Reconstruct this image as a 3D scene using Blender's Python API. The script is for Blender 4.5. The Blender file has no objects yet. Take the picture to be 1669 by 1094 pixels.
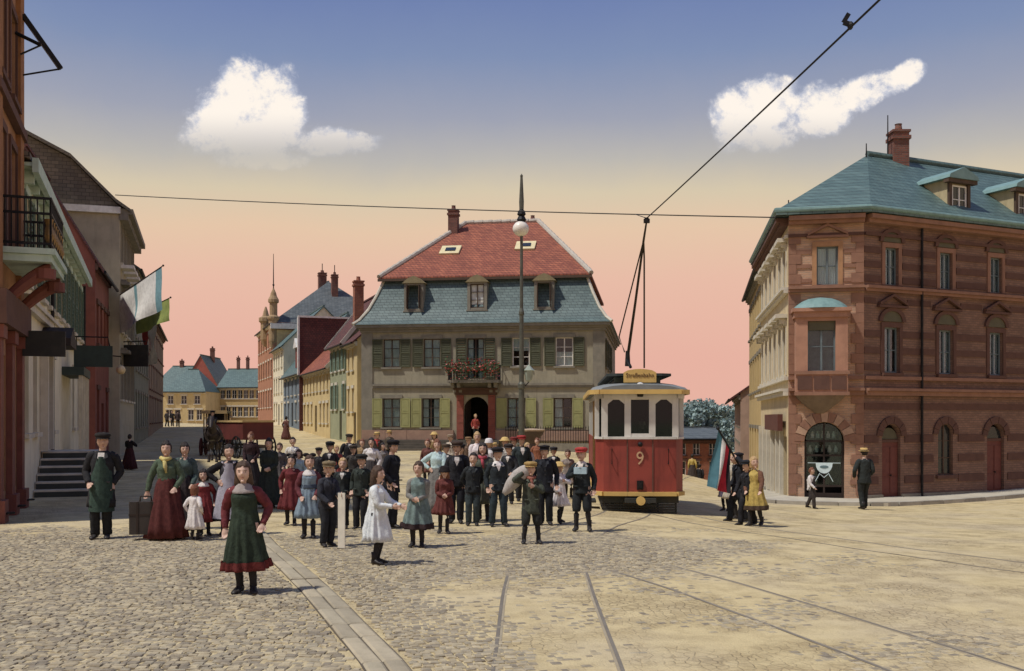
import bpy, bmesh, math, random
import numpy as np
from mathutils import Vector, Matrix, noise

random.seed(11)
np.random.seed(11)
S = bpy.context.scene
COL = S.collection
R = math.radians
PI = math.pi

# ------------------------------------------------------------------ camera
EYE = 1.95          # eye height of the photographer
F = 1600.0          # focal length in pixels of the 1669 px wide photograph
HOR = 682.0         # image row of the horizon
CX = 834.5
cam_d = bpy.data.cameras.new('camera')
cam = bpy.data.objects.new('camera', cam_d)
COL.objects.link(cam)
cam.location = (0, 0, EYE)
cam.rotation_euler = (R(90), 0, 0)
cam_d.sensor_width = 36.0
cam_d.lens = 36.0 * F / 1669.0
cam_d.shift_y = (HOR - 547.0) / 1669.0
cam_d.clip_start = 0.1
cam_d.clip_end = 3000
S.camera = cam
S.view_settings.view_transform = 'Standard'
S.view_settings.look = 'None'
S.view_settings.exposure = 0.10
S.view_settings.gamma = 1.0


SAT = 0.74           # old hand tinted paints are soft, never pure


def soft(c, s=None):
    s = SAT if s is None else s
    if isinstance(c, str):
        c = tuple(int(c[i:i + 2], 16) for i in (0, 2, 4))
    g = 0.30 * c[0] + 0.55 * c[1] + 0.15 * c[2]
    return tuple(max(0, min(235, (g + (v - g) * s) * 1.05 + 3)) for v in c[:3])


def lin(c):
    if isinstance(c, str):
        c = tuple(int(c[i:i + 2], 16) for i in (0, 2, 4))
    out = []
    for v in c[:3]:
        v = v / 255.0
        out.append(v / 12.92 if v <= 0.04045 else ((v + 0.055) / 1.055) ** 2.4)
    return (out[0], out[1], out[2], 1.0)


# ------------------------------------------------------------------ sky
W = bpy.data.worlds.new('World')
S.world = W
W.use_nodes = True
wt = W.node_tree
wt.nodes.clear()


class NT:
    """tiny helper for node maths"""
    def __init__(self, tree):
        self.t = tree

    def n(self, typ, **kw):
        nd = self.t.nodes.new(typ)
        for k, v in kw.items():
            setattr(nd, k, v)
        return nd

    def link(self, a, b):
        self.t.links.new(a, b)

    def put(self, sock, v):
        if hasattr(v, 'is_output'):
            self.t.links.new(v, sock)
        else:
            sock.default_value = v

    def m(self, op, a, b=0.0, c=0.0, clamp=False):
        nd = self.t.nodes.new('ShaderNodeMath')
        nd.operation = op
        nd.use_clamp = clamp
        self.put(nd.inputs[0], a)
        self.put(nd.inputs[1], b)
        self.put(nd.inputs[2], c)
        return nd.outputs[0]

    def mix(self, fac, a, b):
        nd = self.t.nodes.new('ShaderNodeMix')
        nd.data_type = 'RGBA'
        self.put(nd.inputs['Factor'], fac)
        self.put(nd.inputs[6], a)
        self.put(nd.inputs[7], b)
        return nd.outputs[2]

    def smooth(self, v, a, b, lo=0.0, hi=1.0):
        nd = self.t.nodes.new('ShaderNodeMapRange')
        nd.interpolation_type = 'SMOOTHSTEP'
        self.put(nd.inputs[0], v)
        for i, q in enumerate((a, b, lo, hi)):
            self.put(nd.inputs[i + 1], q)
        return nd.outputs[0]

    def noise(self, vec, scale, detail=5, rough=0.55, dist=0.0):
        nd = self.t.nodes.new('ShaderNodeTexNoise')
        nd.inputs['Scale'].default_value = scale
        nd.inputs['Detail'].default_value = detail
        nd.inputs['Roughness'].default_value = rough
        nd.inputs['Distortion'].default_value = dist
        if vec is not None:
            self.link(vec, nd.inputs['Vector'])
        return nd.outputs[0]


q = NT(wt)
tc = q.n('ShaderNodeTexCoord')
sep = q.n('ShaderNodeSeparateXYZ')
q.link(tc.outputs['Generated'], sep.inputs[0])
X_, Y_, Z_ = sep.outputs
ramp = q.n('ShaderNodeValToRGB')
q.link(q.m('ADD', Z_, q.m('MULTIPLY', q.m('SUBTRACT', q.noise(tc.outputs['Generated'], 2.2, 6, 0.65), 0.5), 0.05)), ramp.inputs[0])
stops = [(0.0, (223, 172, 156)), (0.06, (224, 173, 157)), (0.135, (225, 182, 162)), (0.185, (222, 192, 164)),
         (0.22, (208, 194, 168)), (0.25, (182, 178, 172)), (0.29, (154, 158, 174)), (0.345, (124, 140, 174)),
         (0.40, (106, 124, 170)), (1.0, (94, 114, 164))]
el = ramp.color_ramp.elements
while len(el) < len(stops):
    el.new(0.5)
for e_, (p_, c_) in zip(el, stops):
    e_.position = p_
    e_.color = lin(c_)
# two bright cumulus clouds, placed by direction in the sky
yy = q.m('MAXIMUM', Y_, 0.05)
tx = q.m('DIVIDE', X_, yy)
tz = q.m('DIVIDE', Z_, yy)
cv = q.n('ShaderNodeCombineXYZ')
q.link(tx, cv.inputs[0]); q.link(tz, cv.inputs[1])
n_big = q.noise(cv.outputs[0], 22.0, 8, 0.62, 0.3)
n_fine = q.noise(cv.outputs[0], 70.0, 8, 0.7)


def blob(px, py, rx, ry, rot=0.0):
    cxx, czz = (px - CX) / F, (HOR - py) / F
    dx = q.m('SUBTRACT', tx, cxx)
    dz = q.m('SUBTRACT', tz, czz)
    c, s = math.cos(R(rot)), math.sin(R(rot))
    a = q.m('DIVIDE', q.m('ADD', q.m('MULTIPLY', dx, c), q.m('MULTIPLY', dz, s)), rx / F)
    b = q.m('DIVIDE', q.m('SUBTRACT', q.m('MULTIPLY', dz, c), q.m('MULTIPLY', dx, s)), ry / F)
    d = q.m('ADD', q.m('MULTIPLY', a, a), q.m('MULTIPLY', b, b))
    return q.m('SUBTRACT', 1.0, d)


d_all = None
for args in ((415, 155, 78, 66, 12), (360, 195, 72, 58, 20), (455, 185, 52, 66, -10), (395, 222, 120, 48), (540, 234, 84, 27), (420, 262, 105, 20),
             (1250, 172, 72, 56, 14), (1200, 192, 56, 62), (1330, 178, 78, 46, 16), (1410, 150, 74, 30, 22), (1472, 126, 50, 22, 36), (1240, 222, 88, 30)):
    b_ = blob(*args)
    d_all = b_ if d_all is None else q.m('SMOOTH_MAX', d_all, b_, 0.25)
dens = q.m('ADD', d_all, q.m('ADD', q.m('MULTIPLY', q.m('SUBTRACT', n_big, 0.5), 2.6), q.m('MULTIPLY', q.m('SUBTRACT', n_fine, 0.5), 0.8)))
edge = q.smooth(dens, 0.0, 0.62)
low = q.smooth(tz, 0.262, 0.315, 0.12, 1.0)
front = q.m('GREATER_THAN', Y_, 0.05)
core = q.smooth(q.m('ADD', dens, q.m('MULTIPLY', q.m('SUBTRACT', n_fine, 0.5), 1.6)), 0.1, 0.9)
cl_col = q.mix(core, lin((196, 200, 214)), lin((252, 242, 230)))
fac = q.m('MULTIPLY', q.m('MULTIPLY', edge, low), q.m('MULTIPLY', front, 0.94))
sky_col = q.mix(fac, ramp.outputs[0], cl_col)
bg = q.n('ShaderNodeBackground')
q.link(sky_col, bg.inputs[0])
bg.inputs[1].default_value = 1.0
wo = q.n('ShaderNodeOutputWorld')
q.link(bg.outputs[0], wo.inputs[0])

# ------------------------------------------------------------------ sun
SUN_AZ = Vector((-0.90, -0.43, 0)).normalized()
SUN_EL = R(60)
sd = bpy.data.lights.new('sun', 'SUN')
sd.energy = 3.3
sd.angle = R(3.0)
sd.color = (1.0, 0.955, 0.88)
sun = bpy.data.objects.new('sun', sd)
COL.objects.link(sun)
to_sun = Vector((SUN_AZ.x * math.cos(SUN_EL), SUN_AZ.y * math.cos(SUN_EL), math.sin(SUN_EL)))
sun.rotation_euler = to_sun.to_track_quat('Z', 'Y').to_euler()
sun.location = (-30, -20, 60)

# ------------------------------------------------------------------ materials
MATS = {}


def principled(name):
    m = bpy.data.materials.new(name)
    m.use_nodes = True
    nt = m.node_tree
    return m, nt, nt.nodes['Principled BSDF']


def mat(key, c1, c2=None, scale=4.0, rough=0.85, bump=0.15, bscale=60.0, metal=0.0, streak=0.0, var=0.5, spec=0.3):
    """paint, plaster, cloth, metal: two tones mixed by noise, vertical streaks, fine relief"""
    if key in MATS:
        return MATS[key]
    m, nt, P = principled(key)
    k = NT(nt)
    co = k.n('ShaderNodeTexCoord').outputs['Object']
    a = lin(soft(c1))
    b = lin(soft(c2)) if c2 else tuple(v * 0.62 for v in a[:3]) + (1,)
    f1 = k.smooth(k.noise(co, scale, 7, 0.6), 0.38, 0.66)
    col = k.mix(k.m('MULTIPLY', f1, var), a, b)
    if streak:
        mp = k.n('ShaderNodeMapping')
        mp.inputs['Scale'].default_value = (2.6, 2.6, 0.28)
        k.link(co, mp.inputs[0])
        f2 = k.smooth(k.noise(mp.outputs[0], 1.6, 6, 0.65), 0.48, 0.75)
        f4 = k.smooth(k.noise(co, 0.45, 5, 0.6), 0.40, 0.68)
        col = k.mix(k.m('MULTIPLY', f4, streak * 0.7), col, tuple(v * 0.70 for v in a[:3]) + (1,))
        col = k.mix(k.m('MULTIPLY', f2, streak), col, tuple(v * 0.42 for v in a[:3]) + (1,))
    k.link(col, P.inputs['Base Color'])
    P.inputs['Roughness'].default_value = rough
    P.inputs['Metallic'].default_value = metal
    P.inputs['Specular IOR Level'].default_value = spec
    if bump:
        bn = k.n('ShaderNodeBump')
        bn.inputs['Strength'].default_value = bump
        bn.inputs['Distance'].default_value = 0.02
        k.link(k.noise(co, bscale, 4, 0.6), bn.inputs['Height'])
        k.link(bn.outputs[0], P.inputs['Normal'])
    MATS[key] = m
    return m


def course_mat(key, c1, c2, mortar, bw, rh, gap=0.012, rough=0.85, blotch=0.4, bump=0.5, vstretch=1.0):
    """coursed material (bricks, slates, tiles) too small in the picture to be built one by one"""
    if key in MATS:
        return MATS[key]
    m, nt, P = principled(key)
    k = NT(nt)
    co = k.n('ShaderNodeTexCoord').outputs['Object']
    s = k.n('ShaderNodeSeparateXYZ')
    k.link(co, s.inputs[0])
    u = k.m('ADD', s.outputs[0], s.outputs[1])
    v = k.m('MULTIPLY', s.outputs[2], vstretch)
    cb = k.n('ShaderNodeCombineXYZ')
    jig = k.m('MULTIPLY', k.m('SUBTRACT', k.noise(co, 3.0, 3), 0.5), 0.03)
    k.link(u, cb.inputs[0]); k.link(k.m('ADD', v, jig), cb.inputs[1])
    br = k.n('ShaderNodeTexBrick')
    k.link(cb.outputs[0], br.inputs['Vector'])
    br.inputs['Scale'].default_value = 1.0
    br.inputs['Brick Width'].default_value = bw
    br.inputs['Row Height'].default_value = rh
    br.inputs['Mortar Size'].default_value = gap
    br.inputs['Mortar Smooth'].default_value = 0.3
    br.inputs['Color1'].default_value = lin(soft(c1))
    br.inputs['Color2'].default_value = lin(soft(c2))
    br.inputs['Mortar'].default_value = lin(soft(mortar))
    f = k.smooth(k.noise(co, 0.8, 9, 0.72), 0.40, 0.70)
    dk = tuple(x * 0.5 for x in lin(soft(c2))[:3]) + (1,)
    col = k.mix(k.m('MULTIPLY', f, blotch), br.outputs[0], dk)
    f3 = k.smooth(k.noise(co, 9.0, 5, 0.7), 0.5, 0.8)
    col = k.mix(k.m('MULTIPLY', f3, blotch * 0.7), col, lin(soft(c1)))
    k.link(col, P.inputs['Base Color'])
    P.inputs['Roughness'].default_value = rough
    bn = k.n('ShaderNodeBump')
    bn.inputs['Strength'].default_value = bump
    bn.inputs['Distance'].default_value = 0.03
    k.link(k.m('ADD', k.m('MULTIPLY', br.outputs['Fac'], -1.0), k.m('MULTIPLY', k.noise(co, 30, 4), 0.6)), bn.inputs['Height'])
    k.link(bn.outputs[0], P.inputs['Normal'])
    MATS[key] = m
    return m


def glass_mat(key, tint, through=0.55):
    if key in MATS:
        return MATS[key]
    m = bpy.data.materials.new(key)
    m.use_nodes = True
    nt = m.node_tree
    nt.nodes.clear()
    k = NT(nt)
    co = k.n('ShaderNodeTexCoord').outputs['Object']
    tr = k.n('ShaderNodeBsdfTransparent')
    tr.inputs[0].default_value = lin(tint)
    gl = k.n('ShaderNodeBsdfGlossy')
    gl.inputs['Roughness'].default_value = 0.05
    gl.inputs[0].default_value = (0.5, 0.6, 0.66, 1)
    bn = k.n('ShaderNodeBump')
    bn.inputs['Strength'].default_value = 0.05
    k.link(k.noise(co, 2.5, 2), bn.inputs['Height'])
    k.link(bn.outputs[0], gl.inputs['Normal'])
    mx = k.n('ShaderNodeMixShader')
    fr = k.n('ShaderNodeFresnel')
    fr.inputs[0].default_value = 1.5
    k.link(k.m('ADD', k.m('MULTIPLY', fr.outputs[0], 0.7), 1.0 - through - 0.40, clamp=True), mx.inputs[0])
    k.link(tr.outputs[0], mx.inputs[1]); k.link(gl.outputs[0], mx.inputs[2])
    o = k.n('ShaderNodeOutputMaterial')
    k.link(mx.outputs[0], o.inputs[0])
    MATS[key] = m
    return m


GLASS = glass_mat('window glass', (240, 246, 246), 0.56)
DARKGLASS = mat('dark window glass', (34, 40, 42), (20, 24, 26), 1.5, 0.12, 0.03, 3, spec=0.6)
IRON = mat('black iron', (24, 24, 26), (50, 44, 40), 9, 0.55, 0.1, metal=0.4)
STEEL = mat('worn rail steel', (136, 124, 102), (112, 100, 80), 3, 0.5, 0.1, metal=0.35)
DARKWOOD = mat('dark wood', (52, 38, 28), (34, 26, 20), 5, 0.7)
LINEN = mat('pale curtain', (206, 208, 200), (170, 176, 172), 6, 0.95, 0.2, 20)
WHITEPAINT = mat('white paint', (214, 208, 196), (180, 172, 158), 3, 0.6, 0.06, streak=0.25)


# ------------------------------------------------------------------ mesh helpers
class MB:
    def __init__(self):
        self.v = []
        self.f = []

    def add(self, vs, fs):
        o = len(self.v)
        self.v += [tuple(p) for p in vs]
        self.f += [tuple(i + o for i in f) for f in fs]
        return self

    def quad(self, a, b, c, d):
        return self.add([a, b, c, d], [(0, 1, 2, 3)])

    def poly(self, pts):
        return self.add(pts, [tuple(range(len(pts)))])

    def box(self, x0, y0, z0, x1, y1, z1):
        vs = [(x0, y0, z0), (x1, y0, z0), (x1, y1, z0), (x0, y1, z0), (x0, y0, z1), (x1, y0, z1), (x1, y1, z1), (x0, y1, z1)]
        return self.add(vs, [(3, 2, 1, 0), (4, 5, 6, 7), (0, 1, 5, 4), (1, 2, 6, 5), (2, 3, 7, 6), (3, 0, 4, 7)])

    def obox(self, p0, p1, w, h, up=(0, 0, 1)):
        """beam from p0 to p1 with width w and height h"""
        p0, p1, up = Vector(p0), Vector(p1), Vector(up)
        d = (p1 - p0).normalized()
        s = d.cross(up)
        if s.length < 1e-4:
            s = d.cross(Vector((1, 0, 0)))
        s.normalize()
        t = s.cross(d)
        vs = []
        for p in (p0, p1):
            for a, b in ((-1, -1), (1, -1), (1, 1), (-1, 1)):
                vs.append(p + s * (a * w / 2) + t * (b * h / 2))
        return self.add(vs, [(3, 2, 1, 0), (4, 5, 6, 7), (0, 1, 5, 4), (1, 2, 6, 5), (2, 3, 7, 6), (3, 0, 4, 7)])

    def loft(self, rings, cap=True, closed=True):
        n = len(rings[0])
        vs = [p for r in rings for p in r]
        fs = []
        for i in range(len(rings) - 1):
            for j in range(n if closed else n - 1):
                a, b = i * n + j, i * n + (j + 1) % n
                fs.append((a, b, b + n, a + n))
        if cap:
            fs.append(tuple(reversed(range(n))))
            fs.append(tuple((len(rings) - 1) * n + j for j in range(n)))
        return self.add(vs, fs)

    def tube(self, pts, rad, n=8, cap=True, flat=1.0, up=(0, 0, 1)):
        pts = [Vector(p) for p in pts]
        if not hasattr(rad, '__len__'):
            rad = [rad] * len(pts)
        rings = []
        ref = Vector(up)
        for i, p in enumerate(pts):
            d = (pts[min(i + 1, len(pts) - 1)] - pts[max(i - 1, 0)])
            d = d.normalized() if d.length > 1e-9 else Vector((0, 0, 1))
            s = d.cross(ref)
            if s.length < 0.05:
                s = d.cross(Vector((0, 1, 0)))
                if s.length < 0.05:
                    s = d.cross(Vector((1, 0, 0)))
            s.normalize()
            t = s.cross(d)
            rings.append([p + s * (math.cos(a) * rad[i]) + t * (math.sin(a) * rad[i] * flat)
                          for a in (2 * PI * j / n for j in range(n))])
        return self.loft(rings, cap)

    def lathe(self, prof, n=16, c=(0, 0, 0), sx=1.0, sy=1.0):
        rings = [[(c[0] + math.cos(2 * PI * j / n) * r * sx, c[1] + math.sin(2 * PI * j / n) * r * sy, c[2] + z)
                  for j in range(n)] for r, z in prof]
        return self.loft(rings, True)

    def ball(self, c, rx, ry=None, rz=None, nu=12, nv=8, fn=None):
        ry = rx if ry is None else ry
        rz = rx if rz is None else rz
        rings = []
        for i in range(nv + 1):
            ph = -PI / 2 + PI * i / nv
            ph = max(-PI / 2 + 0.06, min(PI / 2 - 0.06, ph))
            ring = []
            for j in range(nu):
                th = 2 * PI * j / nu
                nx, ny, nz = math.cos(ph) * math.cos(th), math.cos(ph) * math.sin(th), math.sin(ph)
                if fn:
                    nx, ny, nz = fn(nx, ny, nz)
                ring.append((c[0] + nx * rx, c[1] + ny * ry, c[2] + nz * rz))
            rings.append(ring)
        return self.loft(rings, True)

    def prism(self, pts, y0, y1):
        """polygon in x,z extruded along y"""
        n = len(pts)
        vs = [(x, y0, z) for x, z in pts] + [(x, y1, z) for x, z in pts]
        fs = [tuple(range(n)), tuple(reversed(range(n, 2 * n)))]
        fs += [((i + 1) % n, i, i + n, (i + 1) % n + n) for i in range(n)]
        return self.add(vs, fs)

    def slab(self, pts, z0, z1):
        n = len(pts)
        vs = [(x, y, z0) for x, y in pts] + [(x, y, z1) for x, y in pts]
        fs = [tuple(reversed(range(n))), tuple(range(n, 2 * n))]
        fs += [(i, (i + 1) % n, (i + 1) % n + n, i + n) for i in range(n)]
        return self.add(vs, fs)

    def mesh(self, name, m, smooth=False):
        me = bpy.data.meshes.new(name)
        me.from_pydata(self.v, [], self.f)
        if m:
            me.materials.append(m)
        if smooth:
            me.polygons.foreach_set('use_smooth', [True] * len(me.polygons))
        me.update()
        return me

    def build(self, name, m, parent=None, loc=(0, 0, 0), rz=0.0, smooth=False):
        return inst(name, self.mesh(name, m, smooth), parent, loc, rz)


def inst(name, me, parent=None, loc=(0, 0, 0), rz=0.0):
    o = bpy.data.objects.new(name, me)
    COL.objects.link(o)
    if parent is not None:
        o.parent = parent
    o.location = loc
    if rz:
        o.rotation_euler = (0, 0, rz)
    return o


def tag(o, label, cat, group=None):
    o['label'] = label
    o['category'] = cat
    if group:
        o['group'] = group
    return o


def thing(name, label, cat, loc=(0, 0, 0), rz=0.0, group=None):
    o = bpy.data.objects.new(name, None)
    COL.objects.link(o)
    o.empty_display_size = 0.3
    o.location = loc
    o.rotation_euler = (0, 0, rz)
    return tag(o, label, cat, group)


def structure(o):
    o['kind'] = 'structure'
    return o


# ------------------------------------------------------------------ lie of the land
CTRL = np.array([
    (-9, 5, 0), (0, 5, 0), (6, 5, 0), (12, 5, -0.05), (-9, 17, 0), (-4, 12, 0), (0, 14, 0), (-4, 22, 0), (-10, 26, 0), (0, 26, -0.1),
    (-6, 35, 0.0), (-14, 35, 0.08), (0, 40, 0), (-9, 57, 0.05), (5.5, 55, -0.05), (-1, 50, 0), (-20, 60, 0.3), (-15, 75, 0.5), (-25, 80, 0.7), (-32, 110, 1.05),
    (-45, 140, 1.2), (-60, 200, 1.6), (3, 21.6, -0.11), (5, 20.5, -0.28), (9, 14, -0.12), (7, 28, -0.62), (9.7, 34.5, -1.1), (12.2, 34, -1.02),
    (18.6, 37, -0.95), (26, 40, -0.9), (12, 45, -1.7), (6, 40, -0.75), (11, 60, -2.4), (14, 80, -3.4), (18, 120, -5.0), (30, 160, -6.0), (13, 25, -0.65), (20, 28, -0.6),
    (14, 30, -0.85), (10, 29.5, -0.72), (9, 23, -0.45), (16, 14, -0.2), (-25, 20, 0), (25, 10, -0.3), (0, -15, 0), (-20, -10, 0), (20, -10, 0), (0, 75, 0.1), (-5, 110, 0.7)], float)


def _tps(d2):
    return np.where(d2 > 1e-9, 0.5 * d2 * np.log(np.maximum(d2, 1e-9)), 0.0)


_P = CTRL[:, :2] / 20.0
_n = len(_P)
_K = _tps(((_P[:, None, :] - _P[None, :, :]) ** 2).sum(-1)) + np.eye(_n) * 0.02
_Q = np.c_[np.ones(_n), _P]
_A = np.zeros((_n + 3, _n + 3))
_A[:_n, :_n] = _K
_A[:_n, _n:] = _Q
_A[_n:, :_n] = _Q.T
_Wt = np.linalg.solve(_A, np.r_[CTRL[:, 2], 0, 0, 0])


def ground_np(x, y):
    x = np.clip(np.asarray(x, float), -70, 40)
    y = np.clip(np.asarray(y, float), -15, 190)
    p = np.stack([x, y], -1) / 20.0
    d2 = ((p[..., None, :] - _P) ** 2).sum(-1)
    z = _tps(d2) @ _Wt[:_n] + _Wt[_n] + p @ _Wt[_n + 1:]
    return np.clip(z, -8, 3)


def G(x, y):
    return float(ground_np(x, y))


def at(px, py, Y):
    """the point at depth Y seen at picture position px, py"""
    return Vector(((px - CX) * Y / F, Y, EYE + (HOR - py) * Y / F))


def on_ground(px, py):
    """where the sight line through px, py meets the ground"""
    y = 4.0
    while y < 200:
        p = at(px, py, y)
        if p.z <= G(p.x, y):
            break
        y += 0.1
    return p


# ------------------------------------------------------------------ ground
def sand_mask(x, y):
    """1 where the paving lies under trodden sand, 0 where the stones are bare"""
    # right of the line (-1.2,11.4)-(0.05,7.9) and nearer than the line running off to the right
    l1 = (x + 1.2) * (-3.5) - (y - 11.4) * 1.25
    side = 1 / (1 + np.exp(l1 * 1.1))
    fwd = 1 / (1 + np.exp((y - (11.6 + 0.42 * (x + 1.2))) * 5.0))
    far = 1 / (1 + np.exp(-(x - 2.6 - 0.10 * (y - 8)) * 1.6))
    back = 1 / (1 + np.exp(-(y - 17.5) * 0.9))
    return np.clip(np.maximum(np.maximum(side * fwd, far), back * 0.9), 0, 1)


m, nt, Pb = principled('sandy cobbled square')
k = NT(nt)
co = k.n('ShaderNodeTexCoord').outputs['Object']
vor = k.n('ShaderNodeTexVoronoi')
vor.inputs['Scale'].default_value = 10.5
vor.inputs['Randomness'].default_value = 0.8
vor.feature = 'DISTANCE_TO_EDGE'
k.link(co, vor.inputs['Vector'])
vcell = k.n('ShaderNodeTexVoronoi')
vcell.inputs['Scale'].default_value = 10.5
vcell.inputs['Randomness'].default_value = 0.8
k.link(co, vcell.inputs['Vector'])
n1 = k.noise(co, 0.35, 6, 0.6)
n2 = k.noise(co, 2.2, 7, 0.7)
n3 = k.noise(co, 45, 5, 0.7)
col = k.mix(k.smooth(n2, 0.35, 0.68), lin((204, 186, 142)), lin((180, 162, 122)))
col = k.mix(k.m('MULTIPLY', k.smooth(n1, 0.42, 0.66), 0.5), col, lin((192, 178, 150)))
col = k.mix(k.m('MULTIPLY', k.smooth(n3, 0.5, 0.72), 0.40), col, lin((128, 114, 90)))
joint = k.smooth(vor.outputs['Distance'], 0.0, 0.13, 1.0, 0.0)
vis = k.smooth(k.noise(co, 0.55, 5, 0.65), 0.42, 0.62)
col = k.mix(k.m('MULTIPLY', joint, k.m('MULTIPLY', vis, 0.30)), col, lin((120, 102, 76)))
sepc = k.n('ShaderNodeSeparateColor')
k.link(vcell.outputs['Color'], sepc.inputs[0])
col = k.mix(k.m('MULTIPLY', k.m('MULTIPLY', sepc.outputs[0], vis), 0.35), col, lin((140, 122, 96)))
k.link(col, Pb.inputs['Base Color'])
Pb.inputs['Roughness'].default_value = 0.95
Pb.inputs['Specular IOR Level'].default_value = 0.15
bn = k.n('ShaderNodeBump')
bn.inputs['Strength'].default_value = 0.6
bn.inputs['Distance'].default_value = 0.03
k.link(k.m('ADD', k.m('MULTIPLY', k.m('MULTIPLY', joint, vis), -0.8), k.m('ADD', k.m('MULTIPLY', n3, 0.5), n2)), bn.inputs['Height'])
k.link(bn.outputs[0], Pb.inputs['Normal'])
GROUND_M = m

xs = np.unique(np.r_[np.linspace(-900, -80, 8), np.arange(-80, -20, 3.0), np.arange(-20, 26, 0.5), np.arange(26, 60, 3.0), np.linspace(60, 900, 8)])
ys = np.unique(np.r_[np.linspace(-300, -20, 5), np.arange(-20, 5, 2.5), np.arange(5, 62, 0.5), np.arange(62, 200, 4.0), np.linspace(200, 1200, 8)])
GX, GY = np.meshgrid(xs, ys)
GZ = ground_np(GX, GY)
near = (np.abs(GX) < 26) & (GY > 4) & (GY < 62)
for i in range(GX.shape[0]):
    for j in range(GX.shape[1]):
        if near[i, j]:
            GZ[i, j] += (noise.noise((GX[i, j] * 0.5, GY[i, j] * 0.5, 0)) * 0.018 + noise.noise((GX[i, j] * 1.4, GY[i, j] * 1.4, 5)) * 0.006)
nx_, ny_ = len(xs), len(ys)
vs = np.stack([GX.ravel(), GY.ravel(), GZ.ravel()], 1)
fs = [(i * nx_ + j, i * nx_ + j + 1, (i + 1) * nx_ + j + 1, (i + 1) * nx_ + j) for i in range(ny_ - 1) for j in range(nx_ - 1)]
me = bpy.data.meshes.new('ground')
me.from_pydata(vs.tolist(), [], fs)
me.materials.append(GROUND_M)
me.polygons.foreach_set('use_smooth', [True] * len(me.polygons))
ground = structure(inst('ground', me))


def GN(x, y):
    """height of the ground sheet with its small unevenness"""
    z = G(x, y)
    if abs(x) < 26 and 4 < y < 62:
        z += noise.noise((x * 0.5, y * 0.5, 0)) * 0.018 + noise.noise((x * 1.4, y * 1.4, 5)) * 0.006
    return z


# gutter of long pale slabs running up the left side of the square
GUT = [(-0.35, 5.6), (-1.06, 7.9), (-2.25, 11.2), (-3.75, 15.0), (-5.6, 20.0), (-7.6, 26.0), (-9.6, 33.0)]


def poly_at(path, s):
    for (x0, y0), (x1, y1) in zip(path, path[1:]):
        d = math.hypot(x1 - x0, y1 - y0)
        if s <= d:
            t = s / d
            return x0 + (x1 - x0) * t, y0 + (y1 - y0) * t, math.atan2(y1 - y0, x1 - x0)
        s -= d
    return None


def gut_dist(x, y):
    """signed distance to the gutter line, positive on its right"""
    best = 9e9
    sg = 1
    for (x0, y0), (x1, y1) in zip(GUT, GUT[1:]):
        dx, dy = x1 - x0, y1 - y0
        L = math.hypot(dx, dy)
        t = max(0, min(1, ((x - x0) * dx + (y - y0) * dy) / L / L))
        d = math.hypot(x - x0 - dx * t, y - y0 - dy * t)
        if d < best:
            best = d
            sg = 1 if (x - x0) * dy - (y - y0) * dx > 0 else -1
    return best * sg


SLAB = [mat('gutter slab %d' % i, c, None, 3, 0.9, 0.3, 50) for i, c in enumerate(((164, 150, 118), (154, 140, 110), (172, 156, 122)))]
bed = MB()
rings = []
sl = 0.0
while poly_at(GUT, sl) is not None:
    x, y, a = poly_at(GUT, sl)
    lx, ly = math.cos(a), math.sin(a)
    z = GN(x, y)
    rings.append([(x + ly * o_, y - lx * o_, z + dz) for o_, dz in ((-0.178, -0.08), (0.178, -0.08), (0.178, 0.004), (-0.178, 0.004))])
    sl += 0.4
bed.loft(rings)
gutter = structure(bed.build('gutter', mat('gutter bedding', (92, 80, 62), None, 6)))
sl = 0.0
while True:
    ln = random.uniform(0.5, 0.95)
    r_ = poly_at(GUT, sl + ln / 2)
    if r_ is None:
        break
    for row in (-1, 1):
        x, y, a = r_
        off = row * 0.085
        lx, ly = math.cos(a), math.sin(a)
        px_, py_ = x + ly * off, y - lx * off
        mb = MB()
        w = 0.080
        hl = ln / 2 - 0.012
        z = GN(px_, py_) + random.uniform(0.006, 0.014)
        pts = []
        for (a_, b_, c_) in ((-hl, -w, -0.06), (hl, -w, -0.06), (hl, w, -0.06), (-hl, w, -0.06), (-hl, -w, 0), (hl, -w, 0), (hl, w, 0), (-hl, w, 0),
                             (-hl + .02, -w + .02, .012), (hl - .02, -w + .02, .012), (hl - .02, w - .02, .012), (-hl + .02, w - .02, .012)):
            pts.append((a_ + random.uniform(-.006, .006), b_ + random.uniform(-.006, .006), c_))
        mb.add(pts, [(0, 1, 5, 4), (1, 2, 6, 5), (2, 3, 7, 6), (3, 0, 4, 7), (4, 5, 9, 8), (5, 6, 10, 9), (6, 7, 11, 10), (7, 4, 8, 11), (8, 9, 10, 11)])
        mb.build('slab', random.choice(SLAB), gutter, (px_, py_, z), a)
    sl += ln

# cobblestones: real stones in the foreground, the nearest as single pieces
COB_C = [(164, 146, 110), (150, 134, 104), (172, 154, 116), (136, 122, 98), (156, 142, 112), (180, 162, 122)]
COB_M = [mat('cobble %d' % i, c, None, 14, 0.85, 0.35, 70, var=0.6) for i, c in enumerate(COB_C)]


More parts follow.
